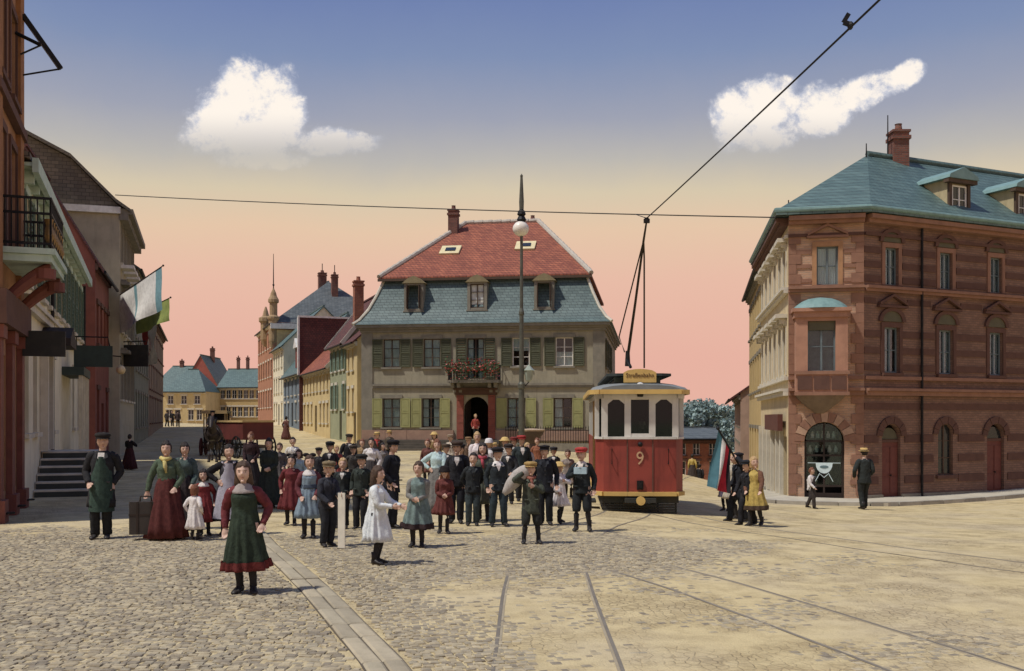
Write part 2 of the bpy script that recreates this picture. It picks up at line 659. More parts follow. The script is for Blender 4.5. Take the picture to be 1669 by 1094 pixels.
def stone(mb, x, y, z, w, d, ang, h):
    c, s = math.cos(ang), math.sin(ang)
    vs = []
    for lvl, (ins, zz) in enumerate(((0.0, -0.05), (0.0, h * 0.35), (0.22, h * 0.9))):
        for a, b in ((-1, -1), (1, -1), (1, 1), (-1, 1)):
            u = a * (w / 2) * (1 - ins) + random.uniform(-.08, .08) * w
            v = b * (d / 2) * (1 - ins) + random.uniform(-.08, .08) * d
            vs.append((x + u * c - v * s, y + u * s + v * c, z + zz))
    vs.append((x, y, z + h))
    mb.add(vs, [(0, 1, 5, 4), (1, 2, 6, 5), (2, 3, 7, 6), (3, 0, 4, 7), (4, 5, 9, 8), (5, 6, 10, 9), (6, 7, 11, 10), (7, 4, 8, 11),
                (8, 9, 12), (9, 10, 12), (10, 11, 12), (11, 8, 12)])


stones = []
ang_l, ang_r = R(-4), R(13)
for zone, ang in ((0, ang_l), (1, ang_r)):
    c, s = math.cos(ang), math.sin(ang)
    v = 4.0
    row = 0
    while v < 21.5:
        rd = random.uniform(0.058, 0.085)
        half = 0.56 * (v + 2.5) + 0.8
        u = -half + random.uniform(0, .2)
        while u < half:
            w = random.uniform(0.06, 0.12) if zone == 0 else random.uniform(0.055, 0.10)
            x = u * c - v * s + random.uniform(-.012, .012)
            y = u * s + v * c + random.uniform(-.012, .012)
            u += w + 0.004
            if y < 6.6 or y > 19.5 or abs(x) > 0.535 * y + 0.3:
                continue
            gd = gut_dist(x, y)
            if abs(gd) < 0.22 or (gd > 0) != (zone == 1):
                continue
            stones.append((x, y, w, rd, ang))
        v += rd + 0.004
arr = np.array([(a[0], a[1]) for a in stones])
sm = sand_mask(arr[:, 0], arr[:, 1])
gz = ground_np(arr[:, 0], arr[:, 1])
kept = []
for (x, y, w, d, ang), sm_, z in zip(stones, sm, gz):
    z += noise.noise((x * 0.5, y * 0.5, 0)) * 0.018 + noise.noise((x * 1.4, y * 1.4, 5)) * 0.006
    fade = 1.0 if y < 14 else max(0.0, 1 - (y - 14) / 6.0)
    h = 0.013 - 0.016 * sm_ - 0.010 * (1 - fade) + random.uniform(-0.005, 0.005) + noise.noise((x * 0.9, y * 0.9, 9)) * 0.010 + noise.noise((x * 0.3, y * 0.3, 4)) * 0.006
    if h < 0.002:
        continue
    kept.append((x, y, z, w - 0.008, d - 0.008, ang + random.uniform(-.06, .06), h))
kept.sort(key=lambda a: -(a[3] * a[4]) / a[1] ** 3)
for x, y, z, w, d, ang, h in kept[:300]:
    mb = MB()
    stone(mb, 0, 0, 0, w, d, ang, h)
    mb.build('cobblestone', random.choice(COB_M), ground, (x, y, z))
rest = [MB() for _ in COB_M]
rv, rf, rm = [], [], []
for x, y, z, w, d, ang, h in kept[300:]:
    stone(rest[random.randrange(len(rest))], x, y, z, w, d, ang, h)
big = MB()
mi = []
for i, r_ in enumerate(rest):
    big.add(r_.v, r_.f)
    mi += [i] * len(r_.f)
o = big.build('cobblestones', COB_M[0], ground)
for mm in COB_M[1:]:
    o.data.materials.append(mm)
o.data.polygons.foreach_set('material_index', mi)
o['kind'] = 'stuff'


# tram tracks
def catmull(pts, step=0.4):
    P = [Vector((*p, 0)) for p in pts]
    P = [P[0] * 2 - P[1]] + P + [P[-1] * 2 - P[-2]]
    out = []
    for i in range(1, len(P) - 2):
        n = max(2, int((P[i + 1] - P[i]).length / step))
        for j in range(n):
            t = j / n
            a, b, c, d = P[i - 1], P[i], P[i + 1], P[i + 2]
            out.append(0.5 * ((2 * b) + (c - a) * t + (2 * a - 5 * b + 4 * c - d) * t * t + (3 * b - a - 3 * c + d) * t ** 3))
    out.append(P[-2])
    return out


GROOVE = mat('grimy rail groove', (146, 130, 100), (170, 154, 120), 3, 0.95)


def track(label, pts):
    cl = catmull(pts)
    root = None
    for side in (-0.5, 0.5):
        for kind, (o0, o1, m_, dz) in (('rail', (-0.016, 0.016, STEEL, 0.006)), ('groove', (0.016, 0.040, GROOVE, 0.003))):
            mb = MB()
            rings = []
            for i, p in enumerate(cl):
                d = (cl[min(i + 1, len(cl) - 1)] - cl[max(i - 1, 0)]).normalized()
                nrm = Vector((d.y, -d.x, 0))
                sg = 1 if side < 0 else -1
                a = p + nrm * (side + sg * o0)
                b = p + nrm * (side + sg * o1)
                z = GN((a.x + b.x) / 2, (a.y + b.y) / 2) + dz
                if sg < 0:
                    a, b = b, a
                rings.append([(a.x, a.y, z - 0.08), (b.x, b.y, z - 0.08), (b.x, b.y, z), (a.x, a.y, z)])
            mb.loft(rings)
            if root is None:
                root = structure(mb.build('tram_track', m_))
            else:
                mb.build(kind, m_, root)
    return root


track('', [(0.30, 4.5), (0.36, 8), (0.42, 11.5), (0.62, 15), (1.45, 18.4), (2.45, 21.2), (2.86, 24.5), (3.2, 29), (4.6, 37), (7.3, 46), (10.6, 58), (14.2, 74)])
track('', [(3.0, 24.5), (3.7, 21), (5.1, 17.6), (6.6, 14.2), (8.6, 11), (11, 8.4)])
track('', [(0.8, 16.0), (1.5, 13.6), (2.4, 11.0), (3.15, 8.6), (3.9, 6)])

# ------------------------------------------------------------------ building kit
MESHES = {}


def shared(key, fn):
    if key not in MESHES:
        MESHES[key] = fn()
    return MESHES[key]


def wall(mb, org, ang, L, z0, z1, opens=(), depth=0.24, u0=0.0):
    """a wall face from org along ang, with real openings (u centre, width, bottom, top, arched)"""
    c, s = math.cos(ang), math.sin(ang)

    def P(u, z, d=0.0):
        return (org[0] + u * c - d * s, org[1] + u * s + d * c, z)
    rect = []
    for o in opens:
        uc, w, b, t = o[:4]
        rect.append((uc - w / 2, uc + w / 2, b, t, len(o) > 4 and o[4]))
    us = sorted({u0, L} | {r[0] for r in rect} | {r[1] for r in rect})
    zs = sorted({z0, z1} | {r[2] for r in rect} | {r[3] for r in rect})
    for a, b in zip(us, us[1:]):
        for e, f in zip(zs, zs[1:]):
            mu, mz = (a + b) / 2, (e + f) / 2
            if any(r[0] < mu < r[1] and r[2] < mz < r[3] for r in rect):
                continue
            mb.quad(P(a, e), P(b, e), P(b, f), P(a, f))
    for a, b, e, f, arch in rect:
        mb.quad(P(a, e), P(a, f), P(a, f, depth), P(a, e, depth))
        mb.quad(P(b, f), P(b, e), P(b, e, depth), P(b, f, depth))
        mb.quad(P(b, e), P(a, e), P(a, e, depth), P(b, e, depth))
        if not arch:
            mb.quad(P(a, f), P(b, f), P(b, f, depth), P(a, f, depth))
        else:
            n = 10
            rad = (b - a) / 2
            hz = f - rad
            arc = [((a + b) / 2 - rad * math.cos(PI * i / n), hz + rad * math.sin(PI * i / n)) for i in range(n + 1)]
            for (ua, za), (ub, zb) in zip(arc, arc[1:]):
                mb.quad(P(ua, za), P(ub, zb), P(ub, f), P(ua, f))
                mb.quad(P(ua, za, depth), P(ub, zb, depth), P(ub, zb), P(ua, za))


def frame_mesh(w, h, cols, rows, m, t=0.055, transom=None):
    def fn():
        mb = MB()
        y0, y1 = 0.10, 0.16
        mb.box(-w / 2, y0, 0, -w / 2 + t, y1, h)
        mb.box(w / 2 - t, y0, 0, w / 2, y1, h)
        mb.box(-w / 2 + t, y0 + .002, 0, w / 2 - t, y1, t)
        mb.box(-w / 2 + t, y0 + .002, h - t, w / 2 - t, y1, h)
        for i in range(1, cols):
            x = -w / 2 + w * i / cols
            tt = t * (0.55 if cols == 2 else 0.35)
            mb.box(x - tt, y0 - .004, t, x + tt, y1, h - t)
        for j in range(1, rows):
            z = h * j / rows
            mb.box(-w / 2 + t, y0 + .008, z - t * .3, w / 2 - t, y1 - .01, z + t * .3)
        return mb.mesh('window', m)
    return shared(('fr', w, h, cols, rows, m.name, t), fn)


def pane_mesh(w, h, m):
    def fn():
        return MB().box(-w / 2, 0.128, 0, w / 2, 0.136, h).mesh('pane', m)
    return shared(('pane', round(w, 3), round(h, 3), m.name), fn)


def box_mesh(name, dims, m):
    return shared((name, dims, m.name), lambda: MB().box(*dims).mesh(name, m))


def shutter_mesh(w, h, m, louvre=True):
    def fn():
        mb = MB()
        t = 0.06
        mb.box(-w / 2, -0.045, 0, -w / 2 + t, 0, h)
        mb.box(w / 2 - t, -0.045, 0, w / 2, 0, h)
        for z in (0, h / 2 - t / 2, h - t):
            mb.box(-w / 2 + t, -0.043, z, w / 2 - t, 0, z + t)
        return mb.mesh('shutter', m)
    return shared(('sh', w, h, m.name, louvre), fn)


def louvre_mesh(w, h, m, louvre=True):
    def fn():
        mb = MB()
        t = 0.06
        for z0, z1 in ((t, h / 2 - t / 2), (h / 2 + t / 2, h - t)):
            if louvre:
                n = 7
                for i in range(n):
                    z = z0 + (z1 - z0) * (i + .5) / n
                    mb.add([(-w / 2 + t, -0.036, z - .05), (w / 2 - t, -0.036, z - .05), (w / 2 - t, -0.006, z + .045), (-w / 2 + t, -0.006, z + .045)], [(0, 1, 2, 3)])
            else:
                mb.box(-w / 2 + t, -0.03, z0, w / 2 - t, -0.004, z1)
                mb.box(-w / 2 + t + .05, -0.038, z0 + .06, w / 2 - t - .05, -0.03, z1 - .06)
        return mb.mesh('louvres', m)
    return shared(('lv', w, h, m.name, louvre), fn)


def curtain_mesh(w, h, kind, m):
    def fn():
        mb = MB()

        def drape(x0, x1, z0, z1, narrow=0.0):
            n = 14
            top, bot = [], []
            for i in range(n + 1):
                t = i / n
                x = x0 + (x1 - x0) * t
                y = 0.178 + 0.014 * math.sin(i * 2.1)
                top.append((x, y, z1))
                xb = x + narrow * (1 - abs(2 * t - 1)) if narrow else x
                bot.append((xb, y, z0))
            for i in range(n):
                mb.quad(bot[i], bot[i + 1], top[i + 1], top[i])
        if kind == 'full':
            drape(-w / 2, -0.03, 0, h); drape(0.03, w / 2, 0, h)
        elif kind == 'sides':
            drape(-w / 2, -w * .16, 0, h); drape(w * .16, w / 2, 0, h)
        elif kind == 'half':
            drape(-w / 2, w / 2, 0, h * 0.5)
        elif kind == 'top':
            drape(-w / 2, w / 2, h * 0.55, h)
        elif kind == 'left':
            drape(-w / 2, -w * .05, 0, h)
        return mb.mesh('curtain', m, True)
    return shared(('cu', w, h, kind, m.name), fn)


def window(parent, x, z, w, h, y=0.0, ang=0.0, cols=2, rows=3, frame=WHITEPAINT, glass=GLASS, sill=None, lintel=None,
           surround=None, shutters=None, louvre=True, sw=0.5, curtain=None, cmat=None, single=False, name='window', open_=False):
    o = inst(name, frame_mesh(w, h, cols, rows, frame), parent, (x, y, z), ang)
    if not open_:
        if single:
            inst('pane', pane_mesh(w - .08, h - .08, glass), o, (0, 0, .04))
        else:
            pw, ph = w / cols, h / rows
            for i in range(cols):
                for j in range(rows):
                    inst('pane', pane_mesh(pw - .03, ph - .03, glass), o, (-w / 2 + pw * (i + .5), 0, ph * j + .015))
    if sill:
        inst('sill', box_mesh('sill', (-w / 2 - .12, -0.12, -0.11, w / 2 + .12, 0.10, -0.002), sill), o)
    if lintel:
        inst('lintel', box_mesh('lintel', (-w / 2 - .14, -0.07, h + .002, w / 2 + .14, 0.09, h + .2), lintel), o)
    if surround:
        inst('surround', shared(('sur', w, h, surround.name), lambda: MB().box(-w / 2 - .15, -0.045, -.002, -w / 2 - .002, 0.02, h + .001)
             .box(w / 2 + .002, -0.045, -.002, w / 2 + .15, 0.02, h + .001).box(-w / 2 - .15, -0.05, h + .001, w / 2 + .15, 0.02, h + .16).mesh('surround', surround)), o)
    if shutters:
        for sgn in (-1, 1):
            so = inst('shutter', shutter_mesh(sw, h, shutters, louvre), o, (sgn * (w / 2 + sw / 2 + .03), -0.035, 0), sgn * random.choice((0.0, .03, .05, .09)) * -1)
            inst('louvres', louvre_mesh(sw, h, shutters, louvre), so)
    if curtain:
        inst('curtain', curtain_mesh(w - .04, h, curtain, cmat or LINEN), o)
    return o


def chimney(parent, x, y, z0, z1, w, m, rod=0.0):
    mb = MB()
    mb.box(x - w / 2, y - w / 2, z0, x + w / 2, y + w / 2, z1)
    mb.box(x - w / 2 - .06, y - w / 2 - .06, z1 - .28, x + w / 2 + .06, y + w / 2 + .06, z1 - .14)
    mb.box(x - w / 2 - .05, y - w / 2 - .05, z1, x + w / 2 + .05, y + w / 2 + .05, z1 + .09)
    o = mb.build('chimney', m, parent)
    p = MB().lathe([(w * .26, z1 + .09), (w * .2, z1 + .34), (w * .24, z1 + .38)], 10, (x, y, 0)).build('chimney_pot', m, o)
    return o


def gable_roof(L, D, ze, zr, over=0.35, end=0.15, t=0.14, hip0=0.0, hip1=0.0, yr=None):
    """pitched roof, ridge along x, with thickness and eaves"""
    mb = MB()
    yr = D / 2 if yr is None else yr
    s = (zr - ze) / yr
    e = ze - over * s
    a0, a1 = -end, L + end
    sk = (zr - ze) / (D - yr)
    eb = ze - over * sk
    top = [(a0, -over, e), (a1, -over, e), (a1 - hip1, yr, zr), (a0 + hip0, yr, zr), (a0, D + over, eb), (a1, D + over, eb)]
    vs = [(x, y, z + t) for x, y, z in top] + top
    mb.add(vs, [(0, 1, 2, 3), (3, 2, 5, 4), (7, 6, 9, 8), (8, 9, 10, 11), (0, 6, 7, 1), (4, 5, 11, 10), (0, 3, 9, 6), (3, 4, 10, 9), (1, 7, 8, 2), (2, 8, 11, 5)])
    if hip0:
        mb.add([vs[0], vs[3], vs[4]], [(0, 1, 2)])
    if hip1:
        mb.add([vs[1], vs[5], vs[2]], [(0, 1, 2)])
    return mb


def row_house(name, label, org, ang, L, D, ze, zr, wm, rm, floors, trim, sill=None, shutters=None, hip0=0.0, hip1=0.0, door=None, zb=None,
              end_floors=(), cornice=True, gable_m=None, chimneys=(), frame=WHITEPAINT, glass=DARKGLASS, over=0.35, cols=2, rows=2, cat='house', verge=None, plinth=None, end_right=()):
    """a house in a row: local x along its street front, y inward; floors = [(bottom z, height, width, [x centres])]"""
    zb = (G(org[0], org[1]) if zb is None else zb)
    H = thing(name, label, cat, (org[0], org[1], zb), ang)
    ze -= zb
    zr -= zb
    op = [(x, w, b - zb, b - zb + h) for b, h, w, xs_ in floors for x in xs_]
    op_e = [(x, w, b - zb, b - zb + h) for b, h, w, xs_ in end_floors for x in xs_]
    op_r = [(x, w, b - zb, b - zb + h) for b, h, w, xs_ in end_right for x in xs_]
    dop = [(d[0], d[1], 0.0, d[2]) for d in (door or ())]
    mb = MB()
    wall(mb, (0, 0), 0, L, -2.0, ze, op + dop)
    wall(mb, (0, D), -PI / 2, D, -2.0, ze, op_e)
    wall(mb, (L, 0), PI / 2, D, -2.0, ze, op_r)
    wall(mb, (L, D), PI, L, -2.0, ze)
    if not hip0:
        mb.add([(0, D, ze), (0, 0, ze), (0, D / 2, zr)], [(0, 1, 2)])
    if not hip1:
        mb.add([(L, 0, ze), (L, D, ze), (L, D / 2, zr)], [(0, 1, 2)])
    mb.build('wall', wm, H)
    r = gable_roof(L, D, ze, zr, over, 0.12, 0.13, hip0, hip1).build('roof', rm, H)
    MB().obox((hip0 - .1, D / 2, zr + .16), (L - hip1 + .1, D / 2, zr + .16), .22, .12).build('ridge_cap', rm, r)
    if cornice:
        MB().box(-.05, -.22, ze - .30, L + .05, -.002, ze - .14).box(-.05, -.12, ze - .42, L + .05, -.002, ze - .30).build('cornice', trim, H)
        MB().tube([(-.1, -over - .04, ze - over * (zr - ze) / (D / 2) + .06), (L + .1, -over - .04, ze - over * (zr - ze) / (D / 2) + .06)], .075, 8).build('gutter_pipe', IRON, H)
    if plinth:
        MB().box(0.0, -.07, -2, L, -.002, .55).build('plinth', plinth, H)
    if verge:
        mbv = MB()
        for x in (-.16, L + .16):
            mbv.obox((x, -over, ze - over * (zr - ze) / (D / 2) + .1), (x, D / 2, zr + .12), .12, .26)
            mbv.obox((x, D + over, ze - over * (zr - ze) / (D / 2) + .1), (x, D / 2, zr + .12), .12, .26)
        mbv.build('verge_board', verge, H)
    for b, h, w, xs_ in floors:
        for x in xs_:
            window(H, x, b - zb, w, h, cols=cols, rows=rows, frame=frame, glass=glass, sill=sill or trim, lintel=trim, shutters=shutters, sw=w * .48, single=True)
    for b, h, w, xs_ in end_floors:
        for x in xs_:
            window(H, 0, b - zb, w, h, y=D - x, ang=-PI / 2, cols=cols, rows=rows, frame=frame, glass=glass, sill=sill or trim, single=True)
    for b, h, w, xs_ in end_right:
        for x in xs_:
            window(H, L, b - zb, w, h, y=x, ang=PI / 2, cols=cols, rows=rows, frame=frame, glass=glass, sill=sill or trim, single=True)
    for d in (door or ()):
        door_part(H, d[0], 0.0, d[1], d[2], d[3])
    for (x, y, z0, z1, w, m_) in chimneys:
        chimney(r, x, y, z0 - zb, z1 - zb, w, m_)
    return H


def door_part(parent, x, z, w, h, m, y=0.0, ang=0.0, panels=True):
    mb = MB().box(-w / 2, .12, 0, w / 2, .17, h)
    o = mb.build('door', m, parent, (x, y, z), ang)
    for sx in (-1, 1):
        for z0, z1 in ((.15, .42), (.47, .92)):
            MB().box(sx * w * .25 - w * .19, .098, h * z0, sx * w * .25 + w * .19, .118, h * z1).build('panel', m, o)
    MB().ball((w * .06, .07, h * .45), .035, nu=8, nv=6).box(w * .06 - .012, .07, h * .45 - .012, w * .06 + .012, .118, h * .45 + .012).build('handle', IRON, o)
    return o


def flat_bay(parent, x, z, w, h, m):
    pass


# ------------------------------------------------------------------ colours of the town
SLATE_BLUE = course_mat('blue slate', (86, 110, 106), (68, 92, 90), (42, 56, 56), 0.34, 0.17, 0.012, 0.6, 0.35)
SLATE_TEAL = course_mat('verdigris slate', (84, 114, 108), (66, 96, 92), (40, 60, 58), 0.32, 0.17, 0.012, 0.55, 0.4)
SLATE_GREY = course_mat('grey slate', (96, 104, 104), (74, 84, 86), (44, 50, 52), 0.34, 0.18, 0.012, 0.65, 0.4)
SLATE_BROWN = course_mat('brown slate', (112, 100, 80), (92, 82, 66), (58, 50, 40), 0.34, 0.18, 0.012, 0.8, 0.4)
TILE_RED = course_mat('red tile', (176, 86, 50), (142, 62, 38), (76, 34, 24), 0.22, 0.16, 0.014, 0.85, 0.45)
TILE_DARK = course_mat('dark red tile', (112, 52, 42), (88, 42, 36), (46, 24, 22), 0.24, 0.17, 0.014, 0.85, 0.45)
BRICK_CH = course_mat('chimney brick', (134, 72, 52), (108, 56, 42), (90, 80, 70), 0.25, 0.08, 0.01)
BRICK_OR = course_mat('orange brick', (186, 98, 58), (160, 80, 50), (110, 90, 72), 0.25, 0.08, 0.01)
BRICK_RED = course_mat('rose brick', (196, 148, 110), (176, 130, 96), (166, 138, 112), 0.26, 0.085, 0.010, 0.9, 0.3)
BRICK_DK = course_mat('old red brick', (140, 98, 74), (120, 82, 62), (106, 80, 64), 0.26, 0.085, 0.010, 0.9, 0.4)
SANDSTONE = mat('red sandstone', (150, 102, 76), (124, 84, 64), 3, 0.9, 0.3, 30, streak=.3)
SANDSTONE_D = mat('dark red sandstone', (102, 66, 52), (84, 54, 44), 3, 0.9, 0.3, 30, streak=.3)
STUCCO = mat('grey beige stucco', (156, 146, 118), (130, 122, 98), 1.2, 0.95, 0.35, 45, streak=.5)
STONE_T = mat('grey stone trim', (132, 124, 106), (104, 98, 84), 2.5, 0.9, 0.25, 40, streak=.3)
YELLOW = mat('yellow plaster', (204, 176, 112), (182, 152, 94), 1.2, 0.95, 0.2, 60, streak=.3)
YELLOW2 = mat('ochre plaster', (190, 158, 92), (170, 138, 80), 1.2, 0.95, 0.2, 60, streak=.3)
CREAM = mat('cream plaster', (220, 208, 172), (196, 182, 142), 1.2, 0.95, 0.2, 60, streak=.3)
GREENWALL = mat('grey green plaster', (150, 152, 112), (128, 132, 98), 1.2, 0.95, 0.2, 60, streak=.3)
BLUEWALL = mat('slate blue plaster', (108, 122, 132), (88, 102, 112), 1.2, 0.95, 0.2, 60, streak=.3)
PALETRIM = mat('pale trim', (200, 190, 166), (176, 164, 140), 3, 0.85, 0.15, 40, streak=.25)
MINT = mat('mint painted wood', (176, 200, 182), (144, 172, 154), 3, 0.75, 0.15, 40, streak=.3)
GREENSH = mat('dark green shutters', (88, 112, 92), (70, 92, 74), 4, 0.7, 0.1)
OLIVESH = mat('olive shutters', (76, 78, 50), (62, 64, 42), 4, 0.75, 0.1, streak=.25)
LIMESH = mat('light green shutters', (150, 148, 82), (128, 128, 72), 4, 0.75, 0.1, streak=.25)
BROWNFR = mat('brown window frames', (84, 62, 44), (64, 48, 36), 4, 0.7)
REDDOOR = mat('brown red door', (116, 54, 42), (92, 42, 34), 4, 0.65, 0.12)
SIGN_D = mat('dark sign board', (40, 40, 38), (58, 54, 48), 3, 0.6, 0.08)
# ------------------------------------------------------------------ the mansard house
LC = Vector((-8.86, 58.0, 0))
MA = math.atan2(-0.140, 0.990)
MW, MD = 14.27, 17.0
mh = thing('mansard_house', 'grey beige two storey house with blue slate mansard and red tile roof', 'house', (LC.x, LC.y, 0), MA)
UP = [1.79, 4.22, 6.81, 9.47, 11.98]
DN = [1.79, 4.15, 9.2, 11.9]
ops = [(u, 1.0, 4.95, 6.6) for u in UP[:2] + UP[3:]] + [(UP[2], 1.0, 4.25, 6.6)] + [(u, 1.05, 1.42, 3.12) for u in DN] + [(6.85, 1.45, 0.75, 3.2, True)]
sideops = [(u, 1.0, 4.95, 6.6) for u in (2, 5, 8)] + [(u, 1.0, 1.42, 3.12) for u in (2, 5, 8)]
mb = MB()
wall(mb, (0, 0), 0, MW, -1.5, 7.45, ops, 0.28)
wall(mb, (MW, 0), PI / 2, MD, -1.5, 7.45, sideops, 0.28)
wall(mb, (MW, MD), PI, MW, -1.5, 7.45)
wall(mb, (0, MD), -PI / 2, MD, -1.5, 7.45)
mb.build('wall', STUCCO, mh)
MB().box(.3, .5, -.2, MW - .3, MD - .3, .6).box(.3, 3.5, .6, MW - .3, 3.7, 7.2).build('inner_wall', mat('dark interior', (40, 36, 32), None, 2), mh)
# corner strips, string course, cornice, plinth
for x0, x1 in ((0.0, .62), (MW - .62, MW)):
    MB().box(x0 - .03, -.06, .75, x1 + .03, -.002, 7.0).build('corner_pilaster', STONE_T, mh)
MB().box(.65, -.09, 3.72, MW - .65, -.002, 3.84).box(.65, -.13, 3.845, MW - .65, -.002, 3.97).build('string_course', STONE_T, mh)
MB().box(-.08, -.14, 7.0, MW + .1, -.002, 7.14).box(-.16, -.24, 7.145, MW + .18, -.003, 7.26).box(-.3, -.38, 7.265, MW + .32, -.004, 7.44)\
    .box(MW + .002, -.002, 7.0, MW + .1, MD, 7.14).box(MW + .003, -.003, 7.145, MW + .18, MD, 7.26).box(MW + .004, -.004, 7.265, MW + .32, MD, 7.44).build('cornice', STONE_T, mh)
pl = MB()
PLINTH = mat('pale red plinth stone', (168, 128, 102), (146, 108, 88), 3, 0.9, 0.3, 30, streak=.3)
x = 0.0
while x < MW - .05:
    w = min(random.uniform(1.0, 1.7), MW - x)
    if not (x < 7.9 and x + w > 5.8):
        MB().box(x + .008, -.10 - random.uniform(0, .012), .62, x + w - .008, -.002, 1.26).build('plinth_stone', PLINTH, mh)
    x += w
# mansard
rings_def = [(.45, 7.44), (.12, 7.72), (-.30, 8.35), (-.70, 9.25), (-1.05, 10.2)]
mb = MB()
rr = [[(-i, -i, z), (MW + i, -i, z), (MW + i, MD + i, z), (-i, MD + i, z)] for i, z in rings_def]
mb.loft(rr, True)
mroof = mb.build('mansard_slope', SLATE_BLUE, mh)
for cx_, sx in ((0, -1), (MW, 1)):
    MB().tube([(cx_ + sx * i, -i - .01, z + .02) for i, z in rings_def], .09, 6).build('verge', PALETRIM, mroof)
i0, z0 = -.80, 10.22
RL, RR, RY, RZ = 4.6, 9.5, 8.5, 15.0
b4 = [(-i0, -i0, z0), (MW + i0, -i0, z0), (MW + i0, MD + i0, z0), (-i0, MD + i0, z0)]
mb = MB()
vsr = b4 + [(x, y, z0 + .14) for x, y, z in b4] + [(RL, RY, RZ), (RR, RY, RZ)]
mb.add(vsr, [(3, 2, 1, 0), (0, 1, 5, 4), (1, 2, 6, 5), (2, 3, 7, 6), (3, 0, 4, 7), (4, 5, 9, 8), (5, 6, 9), (6, 7, 8, 9), (7, 4, 8)])
troof = mb.build('tile_roof', TILE_RED, mh)
HIPC = mat('pale ridge tiles', (176, 166, 148), (150, 138, 122), 4, 0.9)
for a, b in ((vsr[4], vsr[8]), (vsr[5], vsr[9]), (vsr[8], vsr[9])):
    a, b = Vector(a), Vector(b)
    n = max(3, int((b - a).length / .55))
    for i in range(n):
        p0, p1 = a.lerp(b, i / n), a.lerp(b, (i + .96) / n)
        MB().tube([p0 + Vector((0, 0, .03)), p1 + Vector((0, 0, .055))], [.15, .17], 8).build('ridge_tile', HIPC, troof)
MB().box(-i0 - .06, -i0 - .09, z0 - .10, MW + i0 + .06, -i0 - .005, z0 + .05).build('eave_board', BROWNFR, troof)
# skylights
sl_ang = math.atan2(RZ - z0, RY + i0)
for u, s in ((4.45, .45), (9.15, .50)):
    y = .8 + (RY - .8) * s
    z = z0 + .14 + (RZ - z0 - .14) * s
    o = MB().box(-.62, -.62, -.02, .62, .62, .12).build('skylight', mat('pale skylight frame', (214, 196, 140), None, 4), troof, (u, y, z))
    o.rotation_euler = (sl_ang, 0, 0)
    MB().box(-.30, -.28, .121, .34, .22, .16).build('pane', DARKGLASS, o)
# dormers
for n_, u in enumerate((3.07, 6.86, 10.79)):
    d = MB()
    w = .58
    d.box(-w, 0, 0, -w + .17, 1.6, 1.62)
    d.box(w - .17, 0, 0, w, 1.6, 1.62)
    d.box(-w + .17, .02, 0, w - .17, 1.6, .12)
    d.box(-w + .17, .02, 1.52, w - .17, 1.6, 1.62)
    d.box(-w - .06, -.06, -.07, w + .06, .25, 0)
    o = d.build('dormer', STONE_T, mh, (u, .22, 8.28))
    MB().prism([(-w - .12, 1.625), (w + .12, 1.625), (.34, 1.92), (0, 2.06), (-.34, 1.92)], -.08, 1.7).build('dormer_roof', mat('dormer gable paint', (138, 122, 82), None, 3), o)
    if n_ == 1:
        window(o, 0, .12, .82, 1.40, cols=2, rows=3, frame=WHITEPAINT, curtain='full') if False else None
        fm = inst('window', frame_mesh(.82, 1.40, 2, 3, BROWNFR), o, (0, 0, .12))
        MB().box(-.40, .2, .12, .40, .22, 1.52).build('curtain', LINEN, o)
    else:
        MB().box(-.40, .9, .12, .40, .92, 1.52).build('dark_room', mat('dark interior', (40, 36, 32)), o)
        for sx in (-1, 1):
            MB().box(sx * .37 - .02, -.30, .12, sx * .37 + .02, .08, 1.50).build('casement', BROWNFR, o)
chimney(troof, 4.05, 7.2, 12.5, 15.55, .62, BRICK_CH)
chimney(troof, 9.0, 9.6, 13.5, 15.25, .62, BRICK_CH)
# windows
cur = ['full', 'full', 'sides', 'top', 'half']
for i, u in enumerate(UP):
    if i == 2:
        window(mh, u, 4.25, 1.0, 2.35, cols=2, rows=4, frame=BROWNFR, lintel=STONE_T, shutters=OLIVESH, sw=.62, curtain=cur[i])
    else:
        window(mh, u, 4.95, 1.0, 1.65, cols=2, rows=3, frame=WHITEPAINT if i in (3, 4) else BROWNFR, sill=STONE_T, lintel=STONE_T, shutters=OLIVESH, sw=.62, curtain=cur[i])
for i, u in enumerate(DN):
    window(mh, u, 1.42, 1.05, 1.70, cols=2, rows=3, frame=BROWNFR, sill=STONE_T, lintel=STONE_T, shutters=LIMESH, louvre=False, sw=.6,
           curtain=('full', 'sides', 'full', 'left')[i])
for u in (2, 5, 8):
    window(mh, MW, 4.95, 1.0, 1.65, y=u, ang=PI / 2, cols=2, rows=3, frame=BROWNFR, sill=STONE_T, shutters=OLIVESH, sw=.5, single=True)
    window(mh, MW, 1.42, 1.0, 1.70, y=u, ang=PI / 2, cols=2, rows=3, frame=BROWNFR, sill=STONE_T, single=True)
# doorway with red stone blocks
RST = mat('red door stone', (150, 72, 54), (122, 58, 46), 3, 0.85, 0.3, 30)
for sx in (-1, 1):
    z = .75
    while z < 3.28:
        h = random.uniform(.36, .48)
        h = min(h, 3.3 - z)
        MB().box(6.85 + sx * .93 - .20, -.16 - random.uniform(0, .02), z + .006, 6.85 + sx * .93 + .20, -.002, z + h - .006).build('door_stone', RST, mh)
        z += h
MB().box(5.62, -.20, 3.31, 8.08, -.004, 3.71).box(5.55, -.30, 3.60, 8.15, -.006, 3.70).build('door_lintel', mat('door frieze', (92, 62, 48), None, 3), mh)
do = door_part(mh, 6.85 - .42, .76, .60, 2.35, DARKWOOD, y=.35, ang=R(70))
